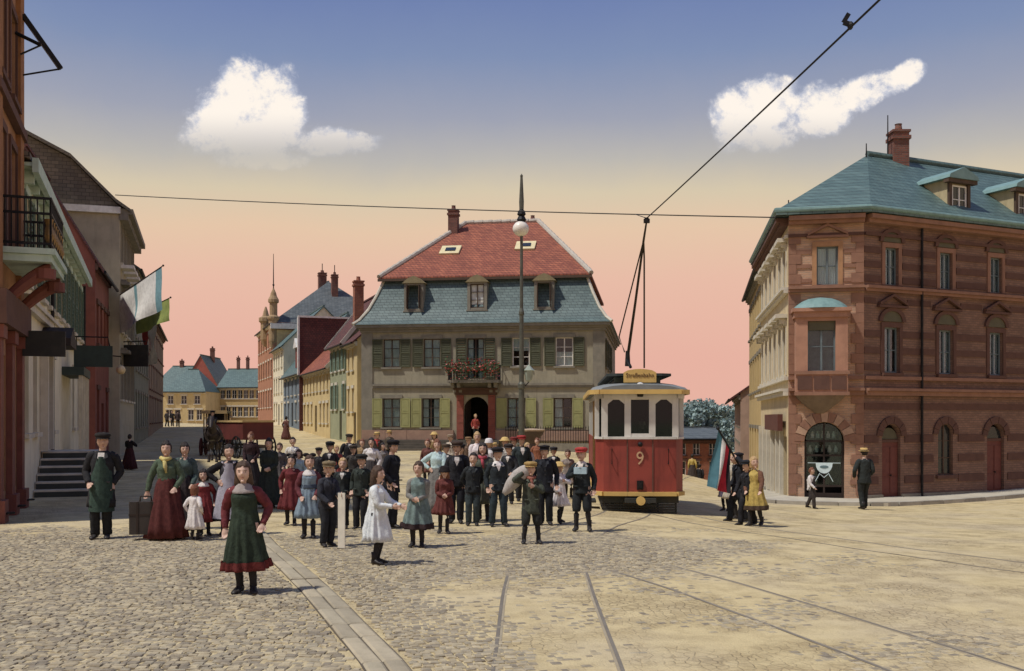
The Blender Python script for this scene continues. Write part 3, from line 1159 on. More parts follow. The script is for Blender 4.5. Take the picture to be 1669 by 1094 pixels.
# balcony with flowers
mb = MB().box(5.35, -1.15, 3.98, 8.35, -.005, 4.14)
bal = mb.build('balcony', STONE_T, mh)
for x in (5.6, 6.85 - .9, 6.85 + .9, 8.1):
    MB().prism([(x - .09, 3.975), (x + .09, 3.975), (x + .09, 3.45), (x - .09, 3.45)], -.22, -.008).box(x - .085, -.85, 3.72, x + .085, -.22, 3.972).build('console', STONE_T, bal)
mb = MB()
for i in range(31):
    x = 5.42 + 2.86 * i / 30
    mb.box(x - .012, -1.10, 4.14, x + .012, -1.076, 5.0)
for s in (5.42, 8.28):
    for i in range(9):
        y = -1.08 + 1.0 * i / 8
        mb.box(s - .012, y - .012, 4.14, s + .012, y + .012, 5.0)
mb.box(5.40, -1.115, 5.0, 8.30, -1.06, 5.04).box(5.40, -1.06, 5.0, 5.44, -.01, 5.04).box(8.26, -1.06, 5.0, 8.30, -.01, 5.04)
mb.build('railing', IRON, bal)
MB().box(5.40, -1.36, 4.70, 8.30, -1.13, 4.94).build('flower_box', mat('green flower box', (70, 84, 58), None, 4), bal)
rng = random.Random(3)
lv, fl = MB(), [MB(), MB()]
for i in range(1700):
    x = rng.uniform(5.3, 8.4)
    z = 4.66 + abs(rng.gauss(0, .27)) + (rng.random() < .3) * .1
    if rng.random() < .35:
        z = 4.9 - abs(rng.gauss(0, .28))
    y = -1.24 + rng.gauss(0, .11)
    s = rng.uniform(.035, .075)
    a = Vector((rng.gauss(0, 1), rng.gauss(0, 1), rng.gauss(0, 1))).normalized()
    b = a.orthogonal().normalized()
    c = a.cross(b)
    t = lv if rng.random() < .55 else fl[rng.random() < .35]
    p = Vector((x, y, z))
    t.quad(p - b * s, p - c * s * .7, p + b * s, p + c * s * .7)
FLG = mat('balcony leaves', (66, 92, 48), None, 8, .8)
for mb_, nm, m_ in ((lv, 'foliage', FLG), (fl[0], 'red_flowers', mat('geranium red', (196, 52, 44), None, 8, .8)), (fl[1], 'pink_flowers', mat('geranium pink', (206, 110, 104), None, 8, .8))):
    o = mb_.build(nm, m_, bal)
    o['kind'] = 'stuff'
# terrace steps along the front left and railing wall on the right
st = thing('terrace_steps', 'long dark stone steps below the mansard house, left of its door', 'steps', (LC.x, LC.y, 0), MA)
STEPM = mat('dark worn step stone', (96, 86, 72), (74, 68, 58), 3, .9, .3, 30, streak=.3)
for i in range(5):
    MB().box(-.1, -2.2 + i * .36, -.4, 8.3, -2.2 + (i + 1) * .36 - (0.004), .08 + i * .145).build('step', STEPM, st)
MB().box(-.1, -.40, -.4, 8.3, -.17, .70).build('landing', STEPM, st)
fw = thing('railing_wall', 'low grey wall with iron railing right of the house door', 'wall', (LC.x, LC.y, 0), MA)
MB().box(8.7, -1.6, -.6, MW + .2, -1.3, .55).build('base_wall', STONE_T, fw)
mb = MB()
for i in range(40):
    x = 8.8 + 5.5 * i / 39
    mb.box(x - .015, -1.47, .55, x + .015, -1.44, 1.42)
    mb.lathe([(.026, 1.42), (.004, 1.54)], 5, (x, -1.455, 0))
mb.box(8.75, -1.48, 1.26, MW + .15, -1.43, 1.30).box(8.75, -1.48, .66, MW + .15, -1.43, .70)
mb.build('railing', IRON, fw)

# ------------------------------------------------------------------ corner building on the right
CA, CB, CC, CD = Vector((11.46, 45.2, 0)), Vector((9.71, 34.5, 0)), Vector((12.19, 34.0, 0)), Vector((12.19 + .910 * 15, 34.0 + .413 * 15, 0))
CE = Vector((19.5, 51.0, 0))
cz = -1.6
cbld = thing('corner_building', 'red brick and sandstone corner building with teal slate roof and oriel', 'building', (CC.x, CC.y, 0), 0)
O3 = CC.copy()


def rel(v):
    return (v.x - O3.x, v.y - O3.y)


EAVE = 9.0


def ang_of(a, b):
    return math.atan2(b.y - a.y, b.x - a.x)


aL, aF, aR = ang_of(CA, CB), ang_of(CB, CC), ang_of(CC, CD)
LL, LF, LR = (CB - CA).length, (CC - CB).length, (CD - CC).length
RW = [1.26, 3.88, 6.45, 9.1, 11.7]
opR = [(u, .62, 6.62, 7.95) for u in RW] + [(u, .70, 3.55, 5.15) for u in RW] + [(RW[0], .86, -1.0, 1.75, True)] + [(u, .74, -.1, 1.75, True) for u in RW[1:2]] + [(RW[2], .9, -1.0, 1.75, True)] + [(u, .74, -.1, 1.75, True) for u in RW[3:]]
opF = [(LF * .52, .72, 6.60, 7.95), (LF * .48, 1.34, -1.0, 1.82, True)]
LWN = [1.2, 3.0, 4.8, 6.6, 8.4, 9.9]
opL = [(u, .74, 6.55, 8.0) for u in LWN] + [(u, .74, 3.5, 5.3) for u in LWN] + [(u, .95, -.9, 1.3) for u in LWN]
mb = MB()
wall(mb, rel(CC), aR, LR, -3, EAVE, opR)
mb.build('brick_wall', BRICK_DK, cbld)
mb = MB()
wall(mb, rel(CB), aF, LF, -3, EAVE, opF)
mb.build('corner_wall', BRICK_RED, cbld)
mb = MB()
wall(mb, rel(CA), aL, LL, -4, EAVE, opL)
wall(mb, rel(CD), ang_of(CD, CE), (CE - CD).length, -4, EAVE)
wall(mb, rel(CE), ang_of(CE, CA), (CA - CE).length, -5, EAVE)
mb.build('side_wall', mat('warm ochre cream plaster', (204, 180, 130), (180, 154, 108), 1.2, .95, .2, 50, streak=.4), cbld)


def strip(name, m, faces, z0, z1, proud, parent=cbld, cut=()):
    """a horizontal stone strip round the named faces, mitred well enough by small overlaps"""
    for (org, ang, L) in faces:
        segs = [(-.0, L)]
        for (a, b) in cut:
            ns = []
            for s0, s1 in segs:
                if b <= s0 or a >= s1:
                    ns.append((s0, s1))
                else:
                    if a > s0:
                        ns.append((s0, a))
                    if b < s1:
                        ns.append((b, s1))
            segs = ns
        for s0, s1 in segs:
            MB().box(s0, -proud, z0, s1, -.002, z1).build(name, m, parent, (*rel(org), 0), ang)


fR, fF, fL = (CC, aR, LR), (CB, aF, LF), (CA, aL, LL)
# base courses and bands between window rows
cutR = lambda hw: [(u - hw, u + hw) for u in RW]
for z in (-.35, .38, 1.1):
    strip('stone_band', SANDSTONE_D, [fR], z, z + .26, .035, cut=cutR(.62))
    strip('stone_band', SANDSTONE, [fF], z, z + .16, .035, cut=[(LF * .48 - .86, LF * .48 + .86)])
strip('stone_band', SANDSTONE_D, [fR], 2.25, 2.48, .03)
strip('stone_band', SANDSTONE_D, [fR], 5.95, 6.15, .03, cut=cutR(.75))
for z in (3.62, 4.2, 4.78, 6.7, 7.2, 7.7):
    strip('stone_band', SANDSTONE_D, [fR], z, z + .23, .03, cut=cutR(.52))
    if z > 6:
        strip('stone_band', SANDSTONE, [fF], z, z + .14, .03, cut=[(LF * .52 - .55, LF * .52 + .55)])
strip('base_course', STONE_T, [fR], -2.2, -.72, .10, cut=[(RW[0] - .46, RW[0] + .46), (RW[2] - .48, RW[2] + .48)])
strip('base_course', STONE_T, [fF], -2.2, -.86, .10, cut=[(LF * .48 - .7, LF * .48 + .7)])
strip('base_course', STONE_T, [fL], -3.2, -1.0, .10)
for z0, z1, p, m_ in ((2.75, 2.90, .16, SANDSTONE), (2.905, 3.0, .26, SANDSTONE), (3.30, 3.42, .12, SANDSTONE), (6.36, 6.46, .14, SANDSTONE), (6.465, 6.56, .22, SANDSTONE),
                     (8.30, 8.40, .10, SANDSTONE_D), (8.72, 8.84, .26, SANDSTONE), (8.845, 8.99, .40, SANDSTONE)):
    strip('string_course', m_ if m_ else SANDSTONE, [fR, fF], z0, z1, p)
    strip('string_course', PALETRIM if z0 < 8.7 else SANDSTONE_D, [fL], z0, z1, p + .02)
# corner quoins on the chamfer
for k_, (u, fc) in enumerate(((.0, fF), (LF, fF))):
    z = -.7
    n = 0
    while z < 8.2:
        w = .42 if n % 2 else .27
        x0, x1 = (0.004, w) if u == 0 else (LF - w, LF - .004)
        if not (2.7 < z + .15 < 3.5 or 6.2 < z + .15 < 6.6):
            MB().box(x0, -.045, z + .006, x1, -.003, z + .345).build('quoin', SANDSTONE, cbld, (*rel(CB), 0), aF)
        z += .35
        n += 1
OLIVE = mat('olive lunette panel', (94, 88, 62), (76, 72, 52), 3)
PALEBLUE = mat('sky reflection blind', (226, 244, 246), (204, 228, 232), 5, .9, .15, 20)  # blind colour stands in for sky reflected in the panes
LIGHTFR = mat('grey blue window frame', (96, 112, 116), None, 4, .7)


def cwin(u, z, w, h, fc, **kw):
    org, ang, L = fc
    p = (org.x - O3.x + math.cos(ang) * u, org.y - O3.y + math.sin(ang) * u)
    return window(cbld, p[0], z, w, h, y=p[1], ang=ang, **kw)


def lunette(parent_w, w, h, m, mstone):
    """blind round head above a window with a stone ring"""
    n = 10
    r0 = w / 2 + .06
    pts = [(r0 * math.cos(PI * i / n), h + .02 + r0 * .8 * math.sin(PI * i / n)) for i in range(n + 1)]
    MB().prism(pts, -.04, -.004).build('lunette', m, parent_w)
    mb = MB()
    for i in range(n):
        a0, a1 = PI * i / n, PI * (i + 1) / n
        r1 = r0 + .16
        q4 = [(r0 * math.cos(a0), h + .02 + r0 * .8 * math.sin(a0)), (r1 * math.cos(a0), h + .02 + r1 * .8 * math.sin(a0)),
              (r1 * math.cos(a1), h + .02 + r1 * .8 * math.sin(a1)), (r0 * math.cos(a1), h + .02 + r0 * .8 * math.sin(a1))]
        mb.prism(q4, -.09, -.006)
    mb.build('arch_ring', mstone, parent_w)


def pediment(parent_w, w, z, m, hh=.32):
    mb = MB()
    a, b, c = (-w / 2 - .22, z), (w / 2 + .22, z), (0, z + hh)
    mb.obox((a[0], -.1, a[1]), (c[0], -.1, c[1]), .2, .09, (0, 1, 0)) if False else None
    for p, r_ in ((a, c), (b, c)):
        dx, dz = r_[0] - p[0], r_[1] - p[1]
        mb.prism([p, (p[0] + (0.0), p[1] + .09), (r_[0], r_[1] + .09), r_] if dx > 0 else [p, r_, (r_[0], r_[1] + .09), (p[0], p[1] + .09)], -.17, -.008)
    mb.box(a[0] - .03, -.15, z - .08, b[0] + .03, -.008, z - .002)
    mb.build('pediment', m, parent_w)


for i, u in enumerate(RW):
    o = cwin(u, 6.62, .62, 1.33, fR, cols=2, rows=2, frame=LIGHTFR, sill=SANDSTONE_D, surround=SANDSTONE, curtain='full', cmat=PALEBLUE, single=True)
    lunette(o, .74, 1.50, OLIVE, SANDSTONE_D)
    o = cwin(u, 3.55, .70, 1.60, fR, cols=2, rows=2, frame=LIGHTFR, sill=SANDSTONE_D, surround=SANDSTONE_D,
             curtain=('left', 'sides', 'full', 'left', 'full')[i], cmat=PALEBLUE, single=True)
    lunette(o, .80, 1.78, OLIVE, SANDSTONE_D)
    pediment(o, .86, 2.36, SANDSTONE_D)
for i, u in enumerate(RW):
    p = (math.cos(aR) * u, math.sin(aR) * u)
    if i in (0, 2):
        w = .86 if i == 0 else .9
        d = door_part(cbld, p[0], -1.0, w - .02, 2.1, REDDOOR, y=p[1], ang=aR)
        MB().box(-w / 2, .09, 2.1, w / 2, .19, 2.2).build('transom', SANDSTONE_D, d)
        n = 8
        MB().prism([((w / 2 - .02) * math.cos(PI * k_ / n), 2.21 + (w / 2 - .02) * math.sin(PI * k_ / n)) for k_ in range(n + 1)], .13, .15).build('fanlight', OLIVE if i == 0 else DARKGLASS, d)
        ho = MB().box(-w / 2 - .2, -.1, -.4, w / 2 + .2, .1, -.01).build('threshold', STONE_T, d)
    else:
        o = inst('window', frame_mesh(.74, 1.85, 2, 3, BROWNFR), cbld, (p[0], p[1], -.1), aR)
        MB().box(-.35, .128, .03, .35, .136, 1.82).build('pane', DARKGLASS, o)
        MB().box(-.5, -.12, -.12, .5, .1, -.004).build('sill', SANDSTONE_D, o)
    # ring of wedge stones round the arch
    w = (.86, .74, .9, .74, .74)[i]
    for k_ in range(9):
        a0, a1 = PI * k_ / 9 + .012, PI * (k_ + 1) / 9 - .012
        r0, r1 = w / 2 + .01, w / 2 + .27
        zc = 1.75 - w / 2
        MB().prism([(r * math.cos(a), zc + r * math.sin(a)) for r, a in ((r0, a0), (r1, a0), (r1, a1), (r0, a1))], -.05 - .012 * (k_ % 2), -.004).build('wedge_stone', SANDSTONE_D, cbld, (p[0], p[1], 0), aR)
# chamfer: arched shop window, upper window, oriel
p = (rel(CB)[0] + math.cos(aF) * LF * .48, rel(CB)[1] + math.sin(aF) * LF * .48)
SHOPFR = mat('dark shop frame', (46, 34, 28), (60, 44, 34), 4, .6)
mb = MB()
for x in (-.65, -.03, .59):
    mb.box(x, .10, -1.0, x + .06, .16, 1.15 if x < -.5 or x > .5 else 1.78)
for z in (-1.0, -.45, .62, 1.12):
    mb.box(-.59, .105, z, .59, .155, z + (.34 if z == -1.0 else .07))
shop = mb.build('shop_window', SHOPFR, cbld, (*p, 0), aF)
for x0, x1, z0, z1 in ((-.59, -.03, -.38, .62), (.03, .59, -.38, .62), (-.59, -.03, .69, 1.12), (.03, .59, .69, 1.12)):
    MB().box(x0, .128, z0, x1, .134, z1).build('pane', GLASS, shop)
for sx in (-1, 1):
    n = 6
    MB().prism([(sx * .03, 1.19)] + [(sx * (.03 + .58 * math.cos(PI / 2 * k_ / n)), 1.19 + .58 * math.sin(PI / 2 * k_ / n)) for k_ in range(n + 1)], .128, .134).build('pane', GLASS, shop)
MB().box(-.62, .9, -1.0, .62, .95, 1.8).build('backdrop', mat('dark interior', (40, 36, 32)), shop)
for k_, (z, w) in enumerate(((.75, 1.1), (1.25, .9))):
    MB().box(-w / 2, .35, z - .02, w / 2, .6, z).build('shelf', DARKWOOD, shop)
    for j in range(5):
        x = -w / 2 + w * (j + .5) / 5
        MB().lathe([(.06, z), (.07, z + .12), (.03, z + .2), (.035, z + .24)], 8, (x, .46, 0)).build('shop_ware', (WHITEPAINT, MINT, PALETRIM)[j % 3], shop)
# the pale bowl shaped emblem on crossed legs hung in the shop window
em = MB()
n = 10
pts = [(-.30, .30), (.30, .30)] + [(.28 * math.cos(-PI * k_ / n) * (1 if k_ < 11 else 1), .26 + .34 * math.sin(-PI * k_ / n)) for k_ in range(n + 1)]
em.prism(pts, .06, .085)
em.obox((-.14, .0725, -.06), (-.30, .0725, -.36), .02, .03, (0, 1, 0)).obox((.14, .0725, -.06), (.30, .0725, -.36), .02, .03, (0, 1, 0)).obox((-.13, .0725, -.1), (0, .0725, -.22), .02, .03, (0, 1, 0)).obox((.13, .0725, -.1), (0, .0725, -.22), .02, .03, (0, 1, 0))
em.obox((-.55, .0725, .29), (.55, .0725, .29), .018, .02, (0, 0, 1))
e_o = em.build('shop_emblem', mat('pale blue enamel', (196, 220, 220), None, 5, .4), cbld, (*p, .1), aF)
MB().prism([(.15 * math.cos(2 * PI * k_ / 14), .15 + .055 * math.sin(2 * PI * k_ / 14)) for k_ in range(14)], .052, .0595).build('emblem_oval', mat('blue grey emblem paint', (92, 122, 126)), e_o)
for k_ in range(11):
    a0, a1 = PI * k_ / 11 + .01, PI * (k_ + 1) / 11 - .01
    r0, r1, zc = .68, 1.02, 1.15
    MB().prism([(r * math.cos(a), zc + r * math.sin(a)) for r, a in ((r0, a0), (r1, a0), (r1, a1), (r0, a1))], -.06 - .015 * (k_ % 2), -.004).build('wedge_stone', (SANDSTONE, mat('light wedge stone', (182, 140, 108), None, 3, .9, .25))[k_ % 2], cbld, (*p, 0), aF)
o = cwin(LF * .52, 6.60, .72, 1.35, fF, cols=2, rows=2, frame=LIGHTFR, sill=SANDSTONE, surround=mat('ochre window stone', (176, 122, 76), None, 3, .9), curtain='full', cmat=PALEBLUE, single=True)
pediment(o, .9, 1.72, SANDSTONE)
# oriel
po = (rel(CB)[0] + math.cos(aF) * LF * .42, rel(CB)[1] + math.sin(aF) * LF * .42)
ori = MB()
hw = .86
dp = .62
ori.box(-hw, -dp, 2.78, hw, -.006, 3.55)
ori.box(-hw, -dp + .02, 3.55, -.46, -.006, 5.42).box(.46, -dp + .02, 3.55, hw, -.006, 5.42).box(-.46, -dp + .02, 5.30, .46, -.006, 5.42)
ori.box(-hw - .06, -dp - .06, 5.42, hw + .06, -.006, 5.62).box(-hw - .12, -dp - .14, 5.62, hw + .12, -.006, 5.74)
ORIM = mat('salmon oriel stone', (178, 122, 92), (150, 100, 76), 3, .9, .25, 30, streak=.25)
oo = ori.build('oriel', ORIM, cbld, (*po, 0), aF)
MB().box(-hw - .05, -dp - .05, 3.46, hw + .05, -dp - .002, 3.58).box(-hw - .05, -dp - .05, 2.74, hw + .05, -dp - .002, 2.86).build('oriel_moulding', SANDSTONE, oo)
for x0, x1 in ((-.80, -.32), (-.26, .26), (.32, .80)):
    MB().box(x0, -dp - .03, 2.93, x1, -dp - .002, 3.40).build('oriel_panel', SANDSTONE_D, oo)
fr_ = inst('oriel_window', frame_mesh(.92, 1.75, 2, 2, LIGHTFR), oo, (0, -dp + .06, 3.55))
for x in (-.23, .23):
    for z in (.04, .90):
        inst('pane', pane_mesh(.40, .82, GLASS), oo, (x, -dp + .06, 3.55 + z))
MB().box(-.45, -dp + .30, 3.56, .45, -dp + .31, 5.0).build('dark_blind', mat('grey blue curtain', (92, 106, 110), None, 6), oo)
MB().box(-.44, -dp + .10, 4.98, .44, -dp + .14, 5.29).build('pelmet', OLIVE, oo)
# rounded canopy roof of the oriel: shallow dome
can = MB()
rg = []
for zi, sc in ((5.745, 1.10), (5.86, .98), (6.0, .76), (6.10, .5), (6.16, .12)):
    rg.append([(-hw * sc, -.008, zi)] + [(hw * sc * -math.cos(PI * k_ / 10), -.008 - (dp + .12) * sc * math.sin(PI * k_ / 10) ** .55, zi) for k_ in range(11)] + [(hw * sc, -.008, zi)])
can.loft(rg, True)
can.build('oriel_canopy', mat('verdigris sheet', (108, 146, 142), (84, 122, 120), 5, .55, .1, streak=.3), oo)
cor = MB()
rg = []
for zi, sc in ((2.775, 1.0), (2.6, .86), (2.45, .66), (2.28, .42), (2.12, .16)):
    rg.append([(-hw * sc, -.008, zi)] + [(hw * sc * -math.cos(PI * k_ / 10), -.008 - dp * sc * math.sin(PI * k_ / 10) ** .5, zi) for k_ in range(11)] + [(hw * sc, -.008, zi)])
cor.loft(rg, True)
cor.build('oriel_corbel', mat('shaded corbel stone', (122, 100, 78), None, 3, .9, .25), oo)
# side facade windows
for i, u in enumerate(LWN):
    o = cwin(u, 6.55, .74, 1.45, fL, cols=2, rows=2, frame=LIGHTFR, glass=DARKGLASS, sill=PALETRIM, surround=PALETRIM, single=True)
    MB().box(-.62, -.34, 1.66, .62, -.006, 1.80).box(-.5, -.2, 1.5, -.36, -.006, 1.655).box(.36, -.2, 1.5, .5, -.006, 1.655).build('hood', PALETRIM, o)
    o = cwin(u, 3.5, .74, 1.8, fL, cols=2, rows=2, frame=LIGHTFR, glass=DARKGLASS, sill=PALETRIM, surround=PALETRIM, single=True)
    MB().box(-.62, -.40, 2.02, .62, -.006, 2.16).box(-.5, -.26, 1.82, -.36, -.006, 2.015).box(.36, -.26, 1.82, .5, -.006, 2.015).build('hood', PALETRIM, o)
    o = cwin(u, -.9, .95, 2.2, fL, cols=2, rows=2, frame=SHOPFR, glass=DARKGLASS, single=True)
    MB().box(-.75, -.14, -1.1, -.5, -.006, 2.5).build('pilaster', PALETRIM, o)
MB().box(5.2, -.30, 1.5, 10.2, -.12, 2.1).build('sign_board', mat('brown red sign board', (98, 48, 38), None, 4, .6), cbld, (*rel(CA), 0), aL)
# roof
PK, RE = Vector((13.9, 38.4, 12.25)), Vector((13.9 + .910 * 11, 38.4 + .413 * 11, 12.25))
BK = Vector((15.2, 46.3, 12.0))


def offs(v, n, d):
    return Vector((v.x + n[0] * d, v.y + n[1] * d, 0))


def nrm(a):
    return (math.sin(a), -math.cos(a))


def corner_off(p, n1, n2, d):
    # meet of two offset lines
    a = Matrix(((n1[0], n1[1]), (n2[0], n2[1])))
    b = Vector((n1[0] * p.x + n1[1] * p.y + d, n2[0] * p.x + n2[1] * p.y + d))
    r = a.inverted() @ b
    return Vector((r.x, r.y, 0))


ov = .46
eB = corner_off(CB, nrm(aL), nrm(aF), ov)
eC = corner_off(CC, nrm(aF), nrm(aR), ov)
eA = offs(CA, nrm(aL), ov)
eD = offs(CD, nrm(aR), ov)


def V3(v, z):
    return (v.x - O3.x, v.y - O3.y, z)


ez = 9.02
mb = MB()
pts = [V3(eA, ez), V3(eB, ez), V3(eC, ez), V3(eD, ez), V3(CE, ez)]
tp = [V3(PK, PK.z), V3(RE, RE.z), V3(BK, BK.z)]
vv = pts + [(x, y, z + .16) for x, y, z in pts] + tp
mb.add(vv, [(4, 3, 2, 1, 0), (0, 1, 6, 5), (1, 2, 7, 6), (2, 3, 8, 7), (3, 4, 9, 8), (4, 0, 5, 9),
            (6, 7, 10), (7, 8, 11, 10), (8, 9, 11), (9, 12, 10, 11), (5, 6, 10, 12), (9, 5, 12)])
croof = mb.build('roof', SLATE_TEAL, cbld)
gp = MB().tube([V3(eA, ez + .17), V3(eB, ez + .17), V3(eC, ez + .17), V3(eD, ez + .17)], .085, 8)
gp.build('roof_gutter', mat('verdigris sheet', (110, 166, 164)), croof)
MB().tube([V3(PK, PK.z + .05), V3(RE, RE.z + .05)], .12, 8).build('ridge_cap', SLATE_TEAL, croof)
chimney(croof, 15.35 - O3.x, 39.0 - O3.y, 11.2, 13.25, .62, BRICK_CH)
for (px_, py_, Yd, t_) in ((1447, 250, 38.8, 188), (1412, 252, 38.2, 234)):
    b_ = at(px_, py_, Yd)
    t2 = at(px_, t_, Yd)
    MB().tube([(b_.x - O3.x, b_.y - O3.y, b_.z - .5), (b_.x - O3.x, b_.y - O3.y, t2.z)], [.035, .02], 6).build('lightning_rod', IRON, croof)
# small roof vent and dormers on the right slope
ndir = Vector((*nrm(aR), 0))
udir = Vector((math.cos(aR), math.sin(aR), 0))
sl_h = ((PK - Vector((eC.x, eC.y, ez))).dot(-ndir))
for k_, u in enumerate((4.9, 8.4, 11.6)):
    base = CC + udir * u - ndir * 0.35 - O3
    d = MB()
    zt = 10.75
    d.box(-.54, 0, 9.2, .54, 3.0, zt)
    do_ = d.build('dormer', mat('dull ochre dormer', (176, 158, 112), (150, 132, 94), 2, .9, .2, 40, streak=.4), cbld, (base.x, base.y, 0), aR)
    MB().prism([(-.76, zt + .002), (.76, zt + .002), (.70, zt + .14), (0, zt + .44), (-.70, zt + .14)], -.30, 3.9).build('dormer_roof', mat('verdigris sheet', (110, 166, 164)), do_)
    MB().box(-.74, -.24, zt - .14, .74, -.002, zt).box(-.54, -.1, 9.2, -.40, -.004, zt - .142).box(.40, -.1, 9.2, .54, -.004, zt - .142).build('dormer_front', BROWNFR, do_)
    fw_ = inst('window', frame_mesh(.74, 1.05, 2, 2, WHITEPAINT), do_, (0, -.16, 9.5))
    MB().box(-.34, -.02, 9.53, .34, -.012, 10.52).build('pane', DARKGLASS, do_)
vp = CC + udir * 1.55 - ndir * 1.75 - O3
o = MB().box(-.28, -.22, 0, .28, .22, .10).build('roof_hatch', mat('dark roof hatch', (46, 54, 56)), croof, (vp.x, vp.y, 10.45), aR)
o.rotation_euler = (math.atan2(PK.z - ez, sl_h), 0, aR)
# rainwater pipe
pp = CC + udir * 2.62 + ndir * .10 - O3
MB().tube([(pp.x, pp.y, -1.0), (pp.x, pp.y, 8.9)], .05, 8).build('rainwater_pipe', IRON, cbld)
pp = CC + udir * .12 + ndir * .09 - O3

# pavement with kerb in front of the corner building
kz = -.99
pv = [offs(CD, nrm(aR), 1.5), corner_off(CC, nrm(aF), nrm(aR), 1.5), corner_off(CB, nrm(aL), nrm(aF), 1.3), offs(CA, nrm(aL), 1.3)]
inner = [CD, CC, CB, CA]
pav_m = mat('pavement stone', (176, 166, 142), (150, 140, 118), 2, .95, .25, 30)
pav = None
mb = MB()
rg = []
N = 60


def along(pts, t):
    L = [(b - a).length for a, b in zip(pts, pts[1:])]
    s = t * sum(L)
    for (a, b), l in zip(zip(pts, pts[1:]), L):
        if s <= l + 1e-6:
            return a.lerp(b, s / l)
        s -= l
    return pts[-1].copy()


for i in range(N + 1):
    t = i / N
    o_, n_ = along(pv, t), along(inner, t)
    zo = G(o_.x, o_.y) + .11
    rg.append([(o_.x, o_.y, zo - .5), (n_.x, n_.y, zo - .5), (n_.x, n_.y, zo + .04), (o_.x, o_.y, zo)])
mb.loft(rg)
pav = structure(mb.build('pavement', pav_m))
# kerb stones
KERB = [mat('kerb stone %d' % i, c, None, 3, .9, .25) for i, c in enumerate(((166, 158, 140), (148, 140, 124)))]
tot = sum((b - a).length for a, b in zip(pv, pv[1:]))
s = 0
i = 0
while s < tot - .5:
    a, b = along(pv, s / tot), along(pv, min(1, (s + .98) / tot))
    za, zb_ = G(a.x, a.y) + .125, G(b.x, b.y) + .125
    MB().obox((a.x, a.y, za - .12), (b.x, b.y, zb_ - .12), .2, .26).build('kerb_stone', KERB[i % 2], pav)
    s += 1.0
    i += 1
# ------------------------------------------------------------------ left side of the street
AL1 = math.atan2(1, -0.365)
AL2 = math.atan2(1, -0.313)


def left_line(Y):
    return (-12.6 + (26.4 - Y) * 0.365, Y)


RUST = mat('rust brown plaster', (172, 118, 78), (130, 84, 54), 2.0, .9, .3, 30, streak=.6)
RUSTDK = mat('oxblood shopfront', (132, 66, 52), (98, 50, 42), 3, .65, .12, 40, streak=.4)
# nearest, tall building with balcony
o1 = left_line(18.0)
L1 = thing('balcony_building', 'tall rust brown building with iron balcony at the left edge', 'building', (*o1, 0), AL1)
L1L = 3.9
mb = MB()
w1 = [(1.1, .9, 5.35, 7.6), (2.75, .9, 5.35, 7.6), (1.1, .9, 8.6, 10.4), (2.75, .9, 8.6, 10.4), (1.2, 1.1, .5, 3.2), (2.75, 1.0, .5, 3.2)]
wall(mb, (0, 0), 0, L1L, -1, 11.9, w1)
wall(mb, (0, 8), -PI / 2, 8, -1, 11.9)
wall(mb, (L1L, 0), PI / 2, 8, -1, 11.9)
wall(mb, (L1L, 8), PI, L1L, -1, 11.9)
mb.build('wall', RUST, L1)
gable_roof(L1L, 8, 11.9, 14.0, .45, .2).build('roof', SLATE_BROWN, L1)
MB().box(L1L - .62, -.10, 3.9, L1L - .02, -.002, 11.6).box(.02, -.10, 3.9, .6, -.002, 11.6).build('pilaster', mat('orange brown pilaster', (164, 104, 54), (120, 70, 38), 2.5, .9, .3, 30, streak=.5), L1)
MB().box(-.1, -.26, 11.45, L1L + .1, -.006, 11.8).build('cornice', SANDSTONE_D, L1)
MB().box(-.05, -.16, 8.05, L1L + .05, -.006, 8.25).build('string_course', SANDSTONE_D, L1)
for (x, w, b, t) in w1:
    if b > 5:
        window(L1, x, b, w, t - b, cols=2, rows=3, frame=BROWNFR, glass=DARKGLASS, surround=SANDSTONE_D, sill=SANDSTONE_D if b > 8 else None, single=True)
    else:
        window(L1, x, b, w, t - b, cols=2, rows=2, frame=RUSTDK, glass=DARKGLASS, single=True)
# shop front pillars and fascia
for x in (.35, 1.98, 3.58):
    MB().box(x - .2, -.12, .42, x + .2, -.006, 3.45).box(x - .26, -.2, -.6, x + .26, -.006, .42).box(x - .26, -.18, 3.45, x + .26, -.006, 3.7).build('shop_pillar', RUSTDK, L1)
    MB().lathe([(.12, .0), (.12, .03)], 12, (0, 0, 0)).build('base_boss', IRON, L1, (x, -.22, .16))
MB().box(.0, -.24, 3.71, L1L, -.006, 4.35).build('shop_fascia', SANDSTONE_D, L1)
b1 = MB().box(1.05, -.9, 5.02, 3.8, -.006, 5.16).box(1.0, -.97, 5.165, 3.85, -.006, 5.28).build('balcony', MINT, L1)
for x in (1.4, 3.5):
    n = 14
    sp = [(x, -.12 - .75 * (1 - i / n) * 1.0, 5.0 - .10 - .55 * (i / n) ** 1.5) for i in range(n + 1)]
    MB().tube(sp, [.16 - .05 * i / n for i in range(n + 1)], 8).lathe([(.2, -.10), (.2, .10)], 12, (x, -.75, 4.82)).build('console', RUSTDK, b1)
mb = MB()
for i in range(22):
    x = 1.1 + 2.65 * i / 21
    mb.box(x - .012, -.89, 5.28, x + .012, -.866, 6.25)
for i in range(8):
    y = -.87 + .8 * i / 7
    for x in (1.1, 3.75):
        mb.box(x - .012, y - .012, 5.28, x + .012, y + .012, 6.25)
for z in (5.36, 5.95, 6.25):
    mb.box(1.07, -.9, z, 3.78, -.85, z + .045).box(3.725, -.85, z, 3.775, -.01, z + .045).box(1.075, -.85, z, 1.12, -.01, z + .045)
mb.build('railing', IRON, b1)
for i in range(7):
    x = 1.3 + 2.25 * i / 6
    MB().lathe([(.05, 5.42), (.11, 5.58), (.06, 5.78), (.09, 5.9)], 8, (x, -.83, 0)).build('rail_rosette', mat('gilded iron', (150, 112, 56), None, 6, .5, .1, metal=.3), b1)
